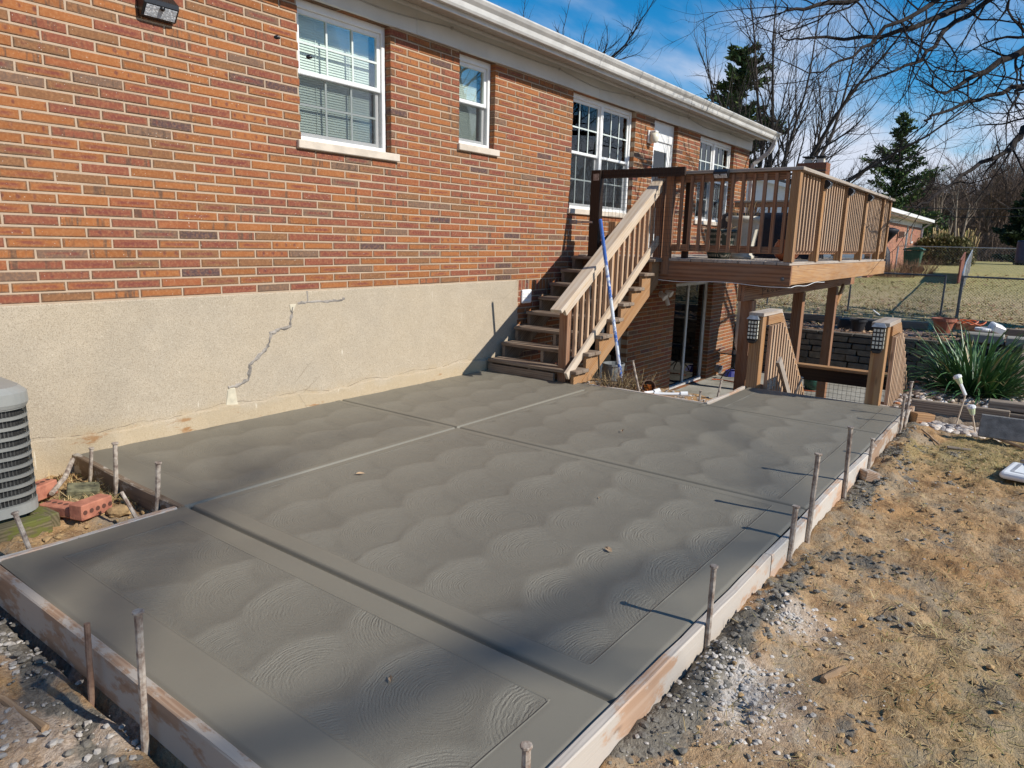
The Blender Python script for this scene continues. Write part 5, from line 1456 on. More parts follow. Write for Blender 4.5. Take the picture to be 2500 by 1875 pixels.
rot_box('wood_offcut', (float(P(2250, 1020, 2, -.05)[0]), float(P(2250, 1020, 2, -.05)[1]), -0.055), (0.20, 0.10, 0.10), R(-42), M['cedar_new'], 'square lumber offcut against the end of the yard form by the bed', 'wood block', None, (0, R(6)))
rot_box('offcut_block', (float(P(2118, 1162, 2, -.08)[0]), float(P(2118, 1162, 2, -.08)[1]), -0.075), (0.15, 0.10, 0.07), R(35), M['form'], 'weathered wood offcut lying against the yard form by a short pin', 'wood block', None, (R(8), R(6)))  # small wood offcut, lumber like the form boards
bx, by = g2((2340, 1102)); 
rot_box('board_scrap', (bx, by, gzf(bx, by)+0.01), (0.05, 0.17, 0.012), R(10), M['timber'], 'thin grey board scrap on the dirt in front of the leaning slab', 'board')

# ---------------------------------------------------------------- planting bed, right
rot_box('edging_board', (7.60, 0.445, -0.015), (0.045, 0.78, 0.17), R(3), M['timber'], 'grey timber board edging the stony planting bed', 'edging board', None, (0, R(-4)))
for zz, lab in ((0.005, 'lower of the two stacked brown timbers at the right of the bed'), (0.095, 'upper of the two stacked brown timbers at the right of the bed')):
    rot_box('landscape_timber', (7.70+zz*0.3, -0.42, zz), (0.12, 1.30, 0.082), R(2), M['timber'], lab, 'timber', 'stacked timbers by the bed')
M['greyslab'] = simple('grey_paver', (0.215, 0.21, 0.20), 0.9, 0.22, 16, 0.5, 0.006, 0, 90)
rot_box('leaning_slab', (7.06, -0.46, 0.020), (0.055, 1.42, 0.195), R(1.5), M['greyslab'], 'flat grey concrete slab on edge leaning at the right of the bed', 'slab', None, (0, R(12)), 0.008)
# white lid lying on the dirt
c = (6.02, -0.33)
t = thing('tub_lid', 'white plastic tub lid lying on the dirt at the right edge', 'lid', (c[0], c[1], gzf(*c)))
zl_ = gzf(*c)+0.05; Mx = Matrix.Rotation(R(-8), 3, 'Z') @ Matrix.Rotation(R(3), 3, 'Y')
MB().box((c[0], c[1], zl_), (0.46, 0.70, 0.055), Mx).build('lid_body', M['white'], t, bevel=0.03, segs=3)
M['lidgroove'] = simple('lid_groove', (0.36, 0.36, 0.37), 0.5)
mb = MB()
for s in (-1, 1):
    mb.box(Vector((c[0], c[1], zl_))+Mx @ Vector((0.175*s, 0, 0.0285)), (0.022, 0.58, 0.003), Mx); mb.box(Vector((c[0], c[1], zl_))+Mx @ Vector((0, 0.285*s, 0.0285)), (0.32, 0.022, 0.003), Mx)
mb.build('rim_groove', M['lidgroove'], t)
bx, by = 6.35, -0.16
rot_box('metal_tray', (6.30, -0.22, gzf(6.3, -.22)+0.035), (0.22, 0.26, 0.04), R(20), M['galv'], 'small grey metal tray under the stick at the right edge', 'tray', None, (0, R(10)), 0.01)
# solar stake lights
def stakelight(base, knee, topp, lab):
    t = thing('solar_stake_light', lab, 'garden light', base, 'solar stake lights at the planting bed')
    base, knee, topp = Vector(base), Vector(knee), Vector(topp); d = (topp-knee).normalized()
    mb = MB(); mb.tube([base, knee], 0.007, 6); mb.build('spike', M['rail'], t)
    mb = MB(); L = (topp-knee).length
    mb.tube([knee, knee+d*(L-0.075)], [0.013, 0.015], 8); mb.build('tube', M['white'], t)
    M.setdefault('lamplens', simple('greenish_lens', (0.62, 0.68, 0.42), 0.3))
    mb = MB(); mb.tube([knee+d*(L-0.075), knee+d*(L-0.02)], [0.020, 0.030], 10); mb.build('lens', M['lamplens'], t)
    mb = MB(); mb.tube([knee+d*(L-0.02), knee+d*L, knee+d*(L+0.012)], [0.036, 0.036, 0.018], 12); mb.build('cap', M['white'], t)
stakelight((7.45, 0.438, -0.10), (7.45, 0.403, 0.19), (7.45, 0.490, 0.355), 'white solar stake light bent over in front of the green clump plant')
stakelight((7.30, 0.280, -0.10), (7.30, 0.318, 0.045), (7.30, 0.340, 0.125), 'short white solar stake light beside the leaning grey slab')

# strap-leaved clump
M['strap'] = None
def strapmat():
    t = NT('strap_leaf'); r_ = t.N('ShaderNodeNewGeometry').outputs['Random Per Island']
    c = t.ramp(r_, [(0, (0.030, 0.085, 0.030)), (0.5, (0.055, 0.135, 0.040)), (0.85, (0.10, 0.19, 0.055)), (0.955, (0.17, 0.24, 0.08)), (0.965, (0.36, 0.29, 0.14))])
    return t.bsdf(c, 0.42, None, 0, 0.5)
M['strap'] = strapmat()
pl = thing('strap_leaf_plant', 'big dark green strap-leaved clump in the stony planting bed', 'plant', (9.0, 0.40, -0.05))
mb = MB()
for k in range(520):
    a = rng.uniform(0, 2*PI); r0 = 0.19*math.sqrt(rng.random()); bx, by = 9.0+r0*math.cos(a)*1.1, 0.40+r0*math.sin(a)*1.4
    a2 = a+rng.uniform(-.7, .7); el = R(rng.uniform(14, 84)); L = rng.uniform(0.50, 0.95); w = rng.uniform(0.007, 0.013); z0_ = -0.06
    v, f = [], []; n = 6; cx, cy, cz = bx, by, z0_; e = el; sag = rng.uniform(0.10, 0.34)
    for i in range(n+1):
        t_ = i/n; ww = w*(1-t_**2.2)*(0.7+0.6*min(1, t_*4))
        px, py = -math.sin(a2)*ww, math.cos(a2)*ww
        v += [(cx-px, cy-py, cz+ww*0.4), (cx, cy, cz), (cx+px, cy+py, cz+ww*0.4)]
        cx += math.cos(a2)*math.cos(e)*L/n; cy += math.sin(a2)*math.cos(e)*L/n; cz += math.sin(e)*L/n; e -= sag*(0.4+t_)
        cz = max(cz, z0_+0.03)
    for i in range(n): b = 3*i; f += [(b, b+1, b+4, b+3), (b+1, b+2, b+5, b+4)]
    mb.add(v, f)
tag(mb.build('leaves', M['strap'], pl), kind='stuff')

# ---------------------------------------------------------------- far slab edge and under the stairs
def drycl(c, n, h, sp, lab, name, mat, rad=0.004):
    t = thing(name, lab, 'plant', c); mb = MB()
    for k in range(n):
        a = rng.uniform(0, 2*PI); r0 = sp*math.sqrt(rng.random()); p = Vector((c[0]+r0*math.cos(a), c[1]+r0*math.sin(a), c[2]))
        d = Vector((math.cos(a)*0.5, math.sin(a)*0.5, 1)); d = (d+Vector((rng.uniform(-.4, .4), rng.uniform(-.4, .4), 0))).normalized(); l = h*rng.uniform(.4, 1.1)
        mb.tube([p, p+d*l*.5+Vector((rng.uniform(-.02, .02), rng.uniform(-.02, .02), 0)), p+d*l], [rad, rad*.8, rad*.4], 3)
        for q in range(2):
            s = p+d*l*rng.uniform(.35, .9); e = s+Vector((rng.uniform(-1, 1), rng.uniform(-1, 1), rng.uniform(.2, 1))).normalized()*l*.3
            mb.tube([s, e], [rad*.6, rad*.3], 3)
    mb.build('stems', M[mat], t); return t
M['drystem'] = bladesmat('dry_stem', [(0, (0.20, 0.13, 0.075)), (0.5, (0.11, 0.075, 0.05)), (0.8, (0.42, 0.32, 0.16)), (1, (0.07, 0.05, 0.035))])
drycl((6.48, 3.43, -0.04), 130, 0.20, 0.20, 'dry brown stemmed plant at the foot of the stairs beyond the slab', 'dry_plant', 'drystem')
drycl((6.55, 3.17, -0.04), 40, 0.22, 0.10, 'sparse dry twigs beside the rusty pot at the slab edge', 'dry_plant', 'drystem', 0.003)
# paint-spattered pole
def polemat():
    t = NT('paint_spattered_pole'); g = t.attr('gc')
    a = t.noise(t.mapping(g, (2.2, 6, 6)), 1.4, 5, 0.6)[0]; b = t.noise(g, 26, 4, 0.7)[0]
    s = t.N('ShaderNodeSeparateXYZ', {0: t.pos()}).outputs[2]
    k = t.M('ADD', t.M('MULTIPLY', a, 0.9), t.M('MULTIPLY', b, 0.55))
    k = t.M('ADD', k, t.ss(s, 1.15, 1.65, 0, 0.30))
    c = t.mix(t.ss(k, 0.70, 0.80), (0.66, 0.70, 0.74), (0.035, 0.12, 0.42))
    c = t.mix(t.ss(b, 0.62, 0.70, 0, .7), c, (0.80, 0.82, 0.82))
    return t.bsdf(c, 0.5)
M['pole'] = polemat()
pb = P(1100+1540/3.6867, 550+1425/3.6867, 2, -0.05); ptp = P(1100+1345/3.6867, 550+0/3.6867, 1, 3.70)
ptop = P(1300+610/3.6867, 150+1418/3.6867, 1, 3.72)
A, B = Vector(pb), Vector(ptop)
mb = MB(); mb.tube([A, A.lerp(B, .5), B-(B-A).normalized()*0.01, B], [0.019, 0.019, 0.019, 0.012], 12)
tag(mb.build('painted_pole', M['pole'], None, smooth=False, loc=A), 'blue and white paint-spattered pole leaning on the stair handrail', 'pole')
# PVC pieces, pot, bucket
mb = MB(); mb.tube([(6.33, 2.93, 0.0), (6.40, 2.80, 0.004), (6.47, 2.68, 0.012)], 0.015, 10); mb.tube([(6.455, 2.705, 0.010), (6.49, 2.645, 0.014)], 0.026, 12)
tag(mb.build('plastic_pipe', M['white'], None, loc=(6.33, 2.93, 0)), 'white plastic pipe with an elbow end lying past the far slab edge', 'pipe')
mb = MB(); mb.tube([(6.31, 3.03, -0.005), (6.42, 2.955, 0.002)], 0.015, 10); mb.tube([(6.40, 2.965, 0.0), (6.45, 2.93, 0.014)], 0.026, 12)
tag(mb.build('plastic_pipe', M['white'], None, loc=(6.31, 3.03, 0)), 'white plastic pipe end with a collar nearer the rusty pot', 'pipe')
t = thing('fallen_pot', 'rusty dark pot tipped on its side with orange leaves at the slab edge', 'pot', (6.47, 3.06, -0.02))
Mx = Matrix.Rotation(R(-90), 3, 'Y') @ Matrix.Rotation(R(25), 3, 'X')
MB().lathe([(0.050, -0.07), (0.068, 0.04), (0.072, 0.045), (0.064, 0.045), (0.058, 0.03), (0.045, -0.05)], 16, (6.47, 3.06, 0.040), Mx).build('pot_body', M['steel_rust'], t, smooth=False)
M['orangeleaf'] = bladesmat('orange_leaf', [(0, (0.55, 0.20, 0.03)), (0.6, (0.42, 0.13, 0.03)), (1, (0.30, 0.10, 0.03))])
mb = MB()
for k in range(60):
    q = Vector((6.43+rng.uniform(-.012, .01), 3.055+rng.uniform(-.045, .045), 0.030+rng.uniform(-.045, .025)))
    e1, e2 = Vector((rng.uniform(-1, 1), rng.uniform(-1, 1), rng.uniform(-1, 1)))*.018, Vector((rng.uniform(-1, 1), rng.uniform(-1, 1), rng.uniform(-1, 1)))*.014
    mb.add([q-e1, q+e2, q+e1, q-e2], [(0, 1, 2, 3)])
mb.build('leaves', M['orangeleaf'], t)
c = P(1440+140/4.809, 880+170/4.809, 2, -1.1); c = (8.3, 4.55)
M['grey_plastic'] = simple('grey_plastic', (0.20, 0.21, 0.21), 0.45)
tag(MB().lathe([(0.10, 0), (0.125, 0.30), (0.135, 0.31), (0.135, 0.335), (0.12, 0.335), (0.09, 0.03)], 18, (7.35, 3.95, -0.28)).build('bucket', M['grey_plastic'], None, loc=(7.35, 3.95, -0.28)), 'grey plastic bucket half hidden behind the foot of the stairs', 'bucket')
# side table on the patio
t = thing('side_table', 'small black metal patio table with glass top by the basement wall', 'table', (13.35, 4.60, -1.10))
M['tabletop'] = simple('smoked_glass', (0.04, 0.055, 0.075), 0.08, 0.05, 4, 0.0)
zt = -0.58
mb = MB(); hh = 0.27; v = [(13.35+a*hh, 4.55+b*hh, zt+z) for z in (0, 0.022) for a, b in ((-1, -.75), (-.75, -1), (.75, -1), (1, -.75), (1, .75), (.75, 1), (-.75, 1), (-1, .75))]
mb.add(v, [tuple(range(8)), tuple(range(8, 16))]+[(i, (i+1) % 8, 8+(i+1) % 8, 8+i) for i in range(8)]); mb.build('top', M['tabletop'], t)
mb = MB(); mb.tube([(13.35, 4.55, zt), (13.35, 4.55, -0.86)], 0.02, 8); mb.build('pedestal', M['black'], t)
for k in range(4):
    a = PI/4+k*PI/2; c_, s_ = math.cos(a), math.sin(a)
    mb = MB(); mb.tube([(13.35, 4.55, -0.84), (13.35+.10*c_, 4.55+.10*s_, -0.90), (13.35+.20*c_, 4.55+.20*s_, -1.0), (13.35+.25*c_, 4.55+.25*s_, -1.09)], 0.011, 6); mb.build('leg', M['black'], t)
M['orange'] = simple('orange_cord', (0.62, 0.13, 0.03), 0.5)
pts = [(13.05+0.05*math.sin(i*.9)+i*0.012, 4.85-0.09*i, -1.088) for i in range(22)]
mb = MB(); mb.tube(pts, 0.010, 5); tag(mb.build('extension_cord', M['orange'], None, loc=pts[0]), 'thin red orange cord on the patio by the small black table', 'cord')
M['blue'] = simple('blue_tarp', (0.03, 0.04, 0.28), 0.5)
mb = MB()
for k in range(5): mb.tube([(13.75+.20*math.cos(a)*(1-.08*k), 4.72+.16*math.sin(a)*(1-.08*k), -1.085+.02*k) for a in np.linspace(0, 6.28, 17)], 0.012, 5)
tag(mb.build('coiled_rope', M['blue'], None, loc=(13.75, 4.72, -1.1)), 'coil of dark blue rope behind the small black table', 'rope')
M['green'] = simple('green_plastic', (0.02, 0.085, 0.055), 0.4)
pts = [(10.2+0.35*math.cos(i*0.55)*(1+0.02*i)+0.06*i, 1.9+0.40*math.sin(i*0.55), -1.085) for i in range(34)]
mb = MB(); mb.tube(pts, 0.011, 5); tag(mb.build('extension_cord', M['orange'], None, loc=pts[0]), 'orange cord looped on the patio behind the low gate', 'cord')
t = thing('hose_pot', 'round dark green watering can on the patio seen through the low gate', 'watering can', (13.2, 3.1, -1.1))
c = P(1700+1045/3.6867, 650+1060/3.6867, 2, -1.0)
t.location = (c[0], c[1], -1.1)
MB().lathe([(0.10, 0), (0.15, 0.06), (0.16, 0.16), (0.12, 0.25), (0.06, 0.28)], 16, (c[0], c[1], -1.10)).build('can_body', M['green'], t, smooth=True)
mb = MB(); mb.tube([(c[0]-.0, c[1]-.14, -1.0), (c[0], c[1]-.27, -0.88)], [0.02, 0.015], 8); mb.build('spout', M['green'], t)

# ---------------------------------------------------------------- things on the deck
dk = 1.302
M['stoneware'] = simple('cream_stoneware', (0.58, 0.54, 0.44), 0.6, 0.1)
t = thing('urn_planter', 'tall cream planter urn with dry stems on the deck behind the railing', 'planter', (9.15, 3.15, dk))
MB().lathe([(r_*.82, z_*.92) for r_, z_ in [(0.20, 0), (0.20, 0.04), (0.17, 0.06), (0.19, 0.22), (0.235, 0.48), (0.245, 0.50), (0.275, 0.515), (0.285, 0.545), (0.275, 0.575), (0.245, 0.58), (0.20, 0.53)]], 24, (9.15, 3.15, dk)).build('urn', M['stoneware'], t, smooth=True)
mb = MB()
for k in range(50):
    a = rng.uniform(0, 6.28); p = Vector((9.15+.12*math.cos(a), 3.15+.12*math.sin(a), dk+.52)); d = Vector((math.cos(a)*.8, math.sin(a)*.8, rng.uniform(.5, 1.6))).normalized()*rng.uniform(.1, .25)
    mb.tube([p, p+d], [.003, .0015], 3)
mb.build('stems', M['drystem'], t)
t = thing('patterned_planter', 'dark green patterned planter with dead stems on the deck', 'planter', (8.75, 3.30, dk))
def patmat():
    t = NT('patterned_glaze'); s = t.N('ShaderNodeSeparateXYZ', {0: t.pos()})
    w = t.N('ShaderNodeTexWave', {'Scale': 1.0, 'Vector': t.mapping(t.pos(), (30, 30, 3))}, bands_direction='DIAGONAL').outputs['Fac']
    b = t.M('MULTIPLY', t.ss(w, .5, .6), t.ss(t.M('SINE', t.M('MULTIPLY', s.outputs[2], 95.0)), .0, .3))
    return t.bsdf(t.mix(b, (0.02, 0.035, 0.028), (0.36, 0.33, 0.27)), 0.4)
M['pattern'] = patmat()
MB().lathe([(0.13, 0), (0.165, 0.12), (0.185, 0.30), (0.205, 0.31), (0.205, 0.355), (0.19, 0.36), (0.15, 0.33)], 22, (8.75, 3.30, dk)).build('pot_body', M['pattern'], t, smooth=True)
mb = MB()
for k in range(24):
    a = rng.uniform(0, 6.28); p = Vector((8.75+.1*math.cos(a), 3.30+.1*math.sin(a), dk+.33)); d = Vector((math.cos(a), math.sin(a), .9)).normalized()*rng.uniform(.06, .16)
    mb.tube([p, p+d*.6, p+d+Vector((0, 0, -.03))], [.005, .004, .002], 3)
mb.build('stems', M['drystem'], t)
def clothmat():
    t = NT('black_cover'); n_ = t.noise(t.pos(), 5, 4, .6)[0]
    return t.bsdf((0.010, 0.011, 0.018), 0.55, t.bump(n_, .6, .05), 0, .35)
M['cover'] = clothmat()
def draped(x0, x1, y0, y1, z1, lab, name, cat, zb=dk):
    n, k = 12, 7; mb = MB(); v, f = [], []
    rings = [(zb+.01, 1.03), (zb+(z1-zb)*.4, 1.0), (z1-.10, .99), (z1-.03, .96), (z1, .90)]
    for z, s in rings:
        for i in range(40):
            a = 2*PI*i/40; ca, sa = math.cos(a), math.sin(a); e = .28
            px = (abs(ca)**e)*(1 if ca > 0 else -1); py = (abs(sa)**e)*(1 if sa > 0 else -1)
            w = 1+.02*math.sin(i*2.3+z*3)
            v.append(((x0+x1)/2+px*(x1-x0)/2*s*w, (y0+y1)/2+py*(y1-y0)/2*s*w, z+.008*math.sin(i*1.7)))
    for r_ in range(len(rings)-1):
        for i in range(40): i2 = (i+1) % 40; f.append((r_*40+i, r_*40+i2, r_*40+40+i2, r_*40+40+i))
    f.append(tuple((len(rings)-1)*40+i for i in range(40)))
    mb.add(v, f); return tag(mb.build(name, M['cover'], None, smooth=True, loc=((x0+x1)/2, (y0+y1)/2, zb)), lab, cat)
draped(10.3, 11.2, 2.62, 3.95, 1.93, 'long low furniture under a black cover on the deck', 'covered_sofa', 'covered furniture')
M['terracotta'] = simple('terracotta', (0.36, 0.125, 0.070), 0.6, 0.15)
M['orange_pot'] = simple('orange_glaze', (0.50, 0.14, 0.045), 0.35, 0.1)
t = tag(MB().lathe([(0.07, 0), (0.13, 0.05), (0.155, 0.12), (0.14, 0.20), (0.11, 0.24), (0.12, 0.25), (0.09, 0.25)], 20, (8.85, 2.50, dk)).build('round_pot', M['orange_pot'], None, smooth=True, loc=(8.85, 2.50, dk)), 'round orange glazed pot on the deck behind the corner post', 'pot')
mb = MB()
for a, b in (((12.1, 2.75, dk), (12.5, 2.75, dk+.10)), ((12.1, 2.75, dk+.10), (12.5, 2.75, dk)), ((12.1, 3.05, dk), (12.5, 3.05, dk+.10)), ((12.1, 3.05, dk+.10), (12.5, 3.05, dk))): mb.bar(a, b, .02, .012)
t = thing('folding_stool', 'low folded metal stool on the deck near the far railing', 'stool', (12.3, 2.9, dk)); mb.build('frame', M['galv'], t); MB().b6(12.08, 12.52, 2.73, 3.07, dk+.105, dk+.125).build('seat', M['blackm'], t)
# two dark insects hovering by the wall
for p, lab in (((675, 91), 'dark hovering bee in front of the brick wall'), ((754, 139), 'dark hovering bee in front of the window glass')):
    c = at(p[0], p[1], 2.6); t = thing('bee', lab, 'bee', c, 'bees hovering by the wall')
    mb = MB(); mb.blob(c, .0075, (1.5, 1, 1), .05, 2); mb.blob(c+Vector((.011, 0, .001)), .005, (1, 1, 1), .05, 2); mb.build('body', M['black'], t, smooth=True)
    mb = MB()
    for s in (-1, 1): mb.add([c+Vector((0, 0, .005)), c+Vector((-.004, .012*s, .009)), c+Vector((.004, .014*s, .009)), c+Vector((.005, .004*s, .006))], [(0, 1, 2, 3)])
    mb.build('wing', M['screen'], t)

# ---------------------------------------------------------------- stone retaining wall and what stands above it
def stonemat():
    t = NT('wall_stone'); r_ = t.rnd(); p_ = t.pos()
    a = t.noise(p_, 9, 5, .65)[0]; b = t.noise(p_, 60, 4, .7)[0]
    r2 = t.N('ShaderNodeNewGeometry').outputs['Random Per Island']
    c = t.ramp(t.M('FRACT', t.M('ADD', r_, r2)), [(0, (0.135, 0.115, 0.095)), (.4, (0.20, 0.172, 0.14)), (.7, (0.105, 0.095, 0.082)), (1, (0.235, 0.20, 0.155))])
    c = t.mix(t.ss(a, .35, .65, 0, .6), c, (0.075, 0.068, 0.058))
    return t.bsdf(c, .95, t.bump(t.M('ADD', a, t.M('MULTIPLY', b, .5)), .8, .02), 0, .2)
M['stone'] = stonemat()
M['soil'] = simple('dark_soil', (0.05, 0.04, 0.03), 0.95)
sw = thing('stone_wall', 'dry stone retaining wall of rough dark blocks behind the sunken patio', 'stone wall', (14.82, 2.5, -1.1))
MB().b6(14.86, 15.0, -1.2, 5.4, -1.12, -0.20).build('backing', M['soil'], sw)
z = -1.10; cnt = 0; protos_s = []
for k in range(6):
    mbx = MB(); vs_, fs_ = ICO[2]
    b = MB().box((0, 0, 0), (1, 1, 1)); mbx = b
    o = mbx.build('stone', M['stone']); o.parent = sw; bv = o.modifiers.new('bevel', 'BEVEL'); bv.width = .07; bv.segments = 2
    for v_ in o.data.vertices: v_.co += Vector((rng.uniform(-.05, .05), rng.uniform(-.06, .06), rng.uniform(-.07, .07)))
    protos_s.append(o)
made = 0
while z < -0.20:
    h = rng.uniform(0.095, 0.15); y = -1.15+rng.uniform(0, .2)
    if z+h > -0.16: h = -0.16-z+0.02
    while y < 5.3:
        l = rng.uniform(0.20, 0.46)
        if made < len(protos_s): o = protos_s[made]
        else: o = copyobj(protos_s[made % len(protos_s)], sw)
        o.location = (14.80+rng.uniform(-.02, .015)-sw.location.x, y+l/2-sw.location.y, z+h/2-sw.location.z); o.scale = (0.16, l-0.012, h-0.010)
        made += 1; y += l
    z += h
for i, (y0, y1) in enumerate(((-1.1, -0.3), (-0.29, 0.35), (0.36, 0.95))):
    rot_box('coping_block', (14.84, (y0+y1)/2, -0.06+0.02*i), (0.34, y1-y0-0.01, 0.16), R(1), M['patio'], ('pale coping block on the stone wall at the far right edge', 'pale coping block on the stone wall behind the tips of the green clump plant', 'pale coping block on the stone wall left of the other two')[i], 'coping block', 'pale blocks on the stone wall', (0, 0), .02)
for i, (a, b) in enumerate((((16.35, 3.3), (16.45, 2.25)), ((16.45, 2.23), (16.55, 1.72)), ((16.55, 1.0), (16.6, 0.0)), ((16.3, 4.6), (16.35, 3.32)))):
    mb = MB(); mb.bar((a[0], a[1], -0.05), (b[0], b[1], -0.05), .14, .15)
    tag(mb.build('edging_timber', M['timber'], None, bevel=.008, loc=(a[0], a[1], -.13)), ('timber edging of the lawn behind the left black pot', 'short timber edging of the lawn left of the terracotta pot', 'timber edging of the lawn right of the terracotta pot', 'timber edging of the lawn seen between the deck posts')[i], 'edging timber', 'timbers edging the lawn')
def flowerpot(c, r, h, mat, lab, rim=1.12):
    t = thing('flower_pot', lab, 'flower pot', c)
    MB().lathe([(r*.68, 0), (r*.98, h*.78), (r*rim, h*.80), (r*rim, h), (r*(rim-.12), h), (r*(rim-.14), h*.80), (r*.8, h*.72)], 26, c).build('pot_body', M[mat], t, smooth=False)
    MB().lathe([(r*.80, h*.70), (r*.86, h*.82), (0.02, h*.83)], 20, c).build('soil', M['soil'], t)
c = P(2050+925/3.6867, 750+222/3.6867, 0, 15.6); flowerpot((15.6, float(c[1]), float(c[2])-.01), 0.185, 0.27, 'terracotta', 'big terracotta flower pot on the mulch above the stone wall')
c = P(2050+160/3.6867, 750+215/3.6867, 0, 15.2); flowerpot((15.2, float(c[1]), float(c[2])), 0.145, 0.24, 'blackm', 'round black plastic pot above the stone wall between the deck posts and the railing')
c = P(2050+60/3.6867, 750+190/3.6867, 0, 15.6); rot_box('square_pot', (15.7, float(c[1])+.05, float(c[2])+.08), (.26, .26, .22), R(20), M['blackm'], 'square black pot half hidden beside the round black pot', 'flower pot', None, (0, 0), .02)
c = P(2050+290/3.6867, 750+190/3.6867, 0, 15.5); rot_box('square_pot', (15.5, float(c[1]), float(c[2])+.06), (.2, .24, .22), R(5), M['blackm'], 'black box pot behind the railing with the right lantern', 'flower pot', None, (0, 0), .02)
c = P(2050+1140/3.6867, 750+180/3.6867, 0, 16.0)
t = rot_box('wood_crate', (16.0, float(c[1]), float(c[2])+.02), (.36, .40, .13), R(15), M['cedar'], 'low wooden box on the mulch right of the terracotta pot', 'crate')
mb = MB(); cc = P(2050+1240/3.6867, 750+170/3.6867, 0, 15.8); mb.tube([(15.8+.18*math.cos(a), cc[1]+.22*math.sin(a*1.0)+.02*a, float(cc[2])+.06+.03*math.sin(a*3)) for a in np.linspace(0, 12, 40)], .012, 5)
tag(mb.build('hose', M['orange'], None, loc=(15.8, cc[1], cc[2])), 'bright orange hose heaped on the low wooden box', 'hose')
cc = P(2050+1410/3.6867, 750+215/3.6867, 0, 15.4); rot_box('plastic_scoop', (15.4, float(cc[1]), float(cc[2])+.05), (.22, .22, .14), R(30), M['white'], 'white plastic container above the stone wall near the orange hose', 'container', None, (R(20), R(-15)), .02)
cc = P(2050+1290/3.6867, 750+205/3.6867, 0, 15.3); tag(MB().lathe([(.12, 0), (.14, .03), (.13, .06)], 18, (15.3, float(cc[1]), float(cc[2])-.02)).build('white_dish', M['white'], None, loc=tuple(cc)), 'white round dish beside the white plastic container', 'dish')
mb = MB(); cc = [P(2050+x/3.6867, 750+y/3.6867, 0, 15.2) for x, y in ((300, 25), (318, 42), (345, 60), (360, 72))]; mb.tube([tuple(p) for p in cc], [.012, .016, .012, .008], 6)
tag(mb.build('garden_hook', M['white'], None, loc=tuple(cc[0])), 'curved white hook sticking up behind the cap of the right lantern post', 'hook')
t = thing('path_light', 'small path light standing on the stone wall between the deck supports', 'garden light', tuple(P(2022, 805, 0, 15.1)))
c = P(2022, 805, 0, 15.1); mb = MB(); mb.tube([(c[0], c[1], c[2]), (c[0], c[1], c[2]+.12)], .008, 6); mb.build('spike', M['galv'], t); MB().lathe([(.03, .10), (.04, .16), (.05, .165), (.02, .18)], 10, tuple(c)).build('lamp_head', M['white'], t)

# chain link fences
def chainlink(pts, h, lab, cat='chain link fence', spacing=2.4, dark=True, mesh=0.06, wire=.0016, name='chain_link_fence', first=True, r=.022):
    """pts: (x, y, z ground)"""
    t = thing(name, lab, cat, pts[0]); mt = M['galv_dark'] if dark else M['galv']
    for (a, b) in zip(pts[:-1], pts[1:]):
        A, B = Vector(a), Vector(b); L = (B-A).length; n = max(1, round(L/spacing)); d = (B-A)/L
        for i in range(0 if first or a != pts[0] else 1, n+1):
            p = A.lerp(B, i/n); mb = MB(); mb.tube([p-Vector((0, 0, .2)), p+Vector((0, 0, h+.02))], r, 8); mb.build('post', mt, t)
        mb = MB(); mb.tube([A+Vector((0, 0, h)), B+Vector((0, 0, h))], .021, 8); mb.build('top_rail', mt, t)
        mb = MB(); u = Vector((0, 0, 1)); k = -h
        while k < L:
            for sgn in (1, -1):
                s0, s1 = (k, k+h) if sgn > 0 else (k+h, k)
                # clip to the span
                def pt(s, z_): return A+d*s+Vector((0, 0, 0.02+z_*(h-.04)/h))
                q0, q1, z0_, z1_ = s0, s1, 0.0, h
                def zat(s): return (s-q0)/(q1-q0)*h
                lo, hi = max(0, min(s0, s1)), min(L, max(s0, s1))
                if hi-lo < .02: continue
                p0, p1 = pt(lo, zat(lo)), pt(hi, zat(hi)); pr_ = (p1-p0).normalized().cross(d.cross(u)).normalized()*wire
                mb.add([p0-pr_, p0+pr_, p1+pr_, p1-pr_], [(0, 1, 2, 3)])
            k += mesh
        tag(mb.build('wire_mesh', mt, t), kind='stuff')
    return t
gz1 = lambda x, y: float(ground_z(x, y))
XF = 18.5
CR = (18.55, 1.42)
chainlink([(XF+.1, 9.5, gz1(XF, 9.5)), (XF+.05, CR[1]+.30, gz1(XF, 1.7))], .93, 'dark chain link fence across the near side of the lawn, left of the corner post', spacing=2.05)
chainlink([(CR[0], CR[1]-.02, gz1(*CR)), (XF+.1, -9.0, gz1(XF, -9))], .93, 'dark chain link fence across the near side of the lawn, right of the corner post', spacing=3.1, r=.032)
chainlink([(CR[0]+.12, CR[1], gz1(*CR)), (26.5, 1.97, gz1(26.5, 2)), (36.0, 2.52, gz1(36, 2.5))], .98, 'bright chain link fence running straight away from the corner post', dark=False, spacing=2.8, mesh=.07, wire=.003)
chainlink([(37.5, 6.6, gz1(37, 6.6)), (37.2, 2.6, gz1(37, 2.5)), (37.0, -9, gz1(37, -9))], 1.05, 'distant chain link fence in front of the hedge and the wood', dark=False, spacing=2.7, mesh=.12, wire=.002)
M['rustwood'] = simple('red_brown_board', (0.26, 0.095, 0.06), .85, .2)
mb = MB(); mb.bar((30.0, 2.36, gz1(30, 2.3)+.05), (34.0, 2.62, gz1(34, 2.5)+.05), .04, .02); mb.bar((30.0, 2.40, gz1(30, 2.3)+.45), (35.5, 2.72, gz1(35, 2.5)+.50), .05, .85)
tag(mb.build('fence_panel', M['rustwood'], None, loc=(30, 2.4, gz1(30, 2.4))), 'red brown panel standing along the far end of the bright chain link fence', 'fence panel')

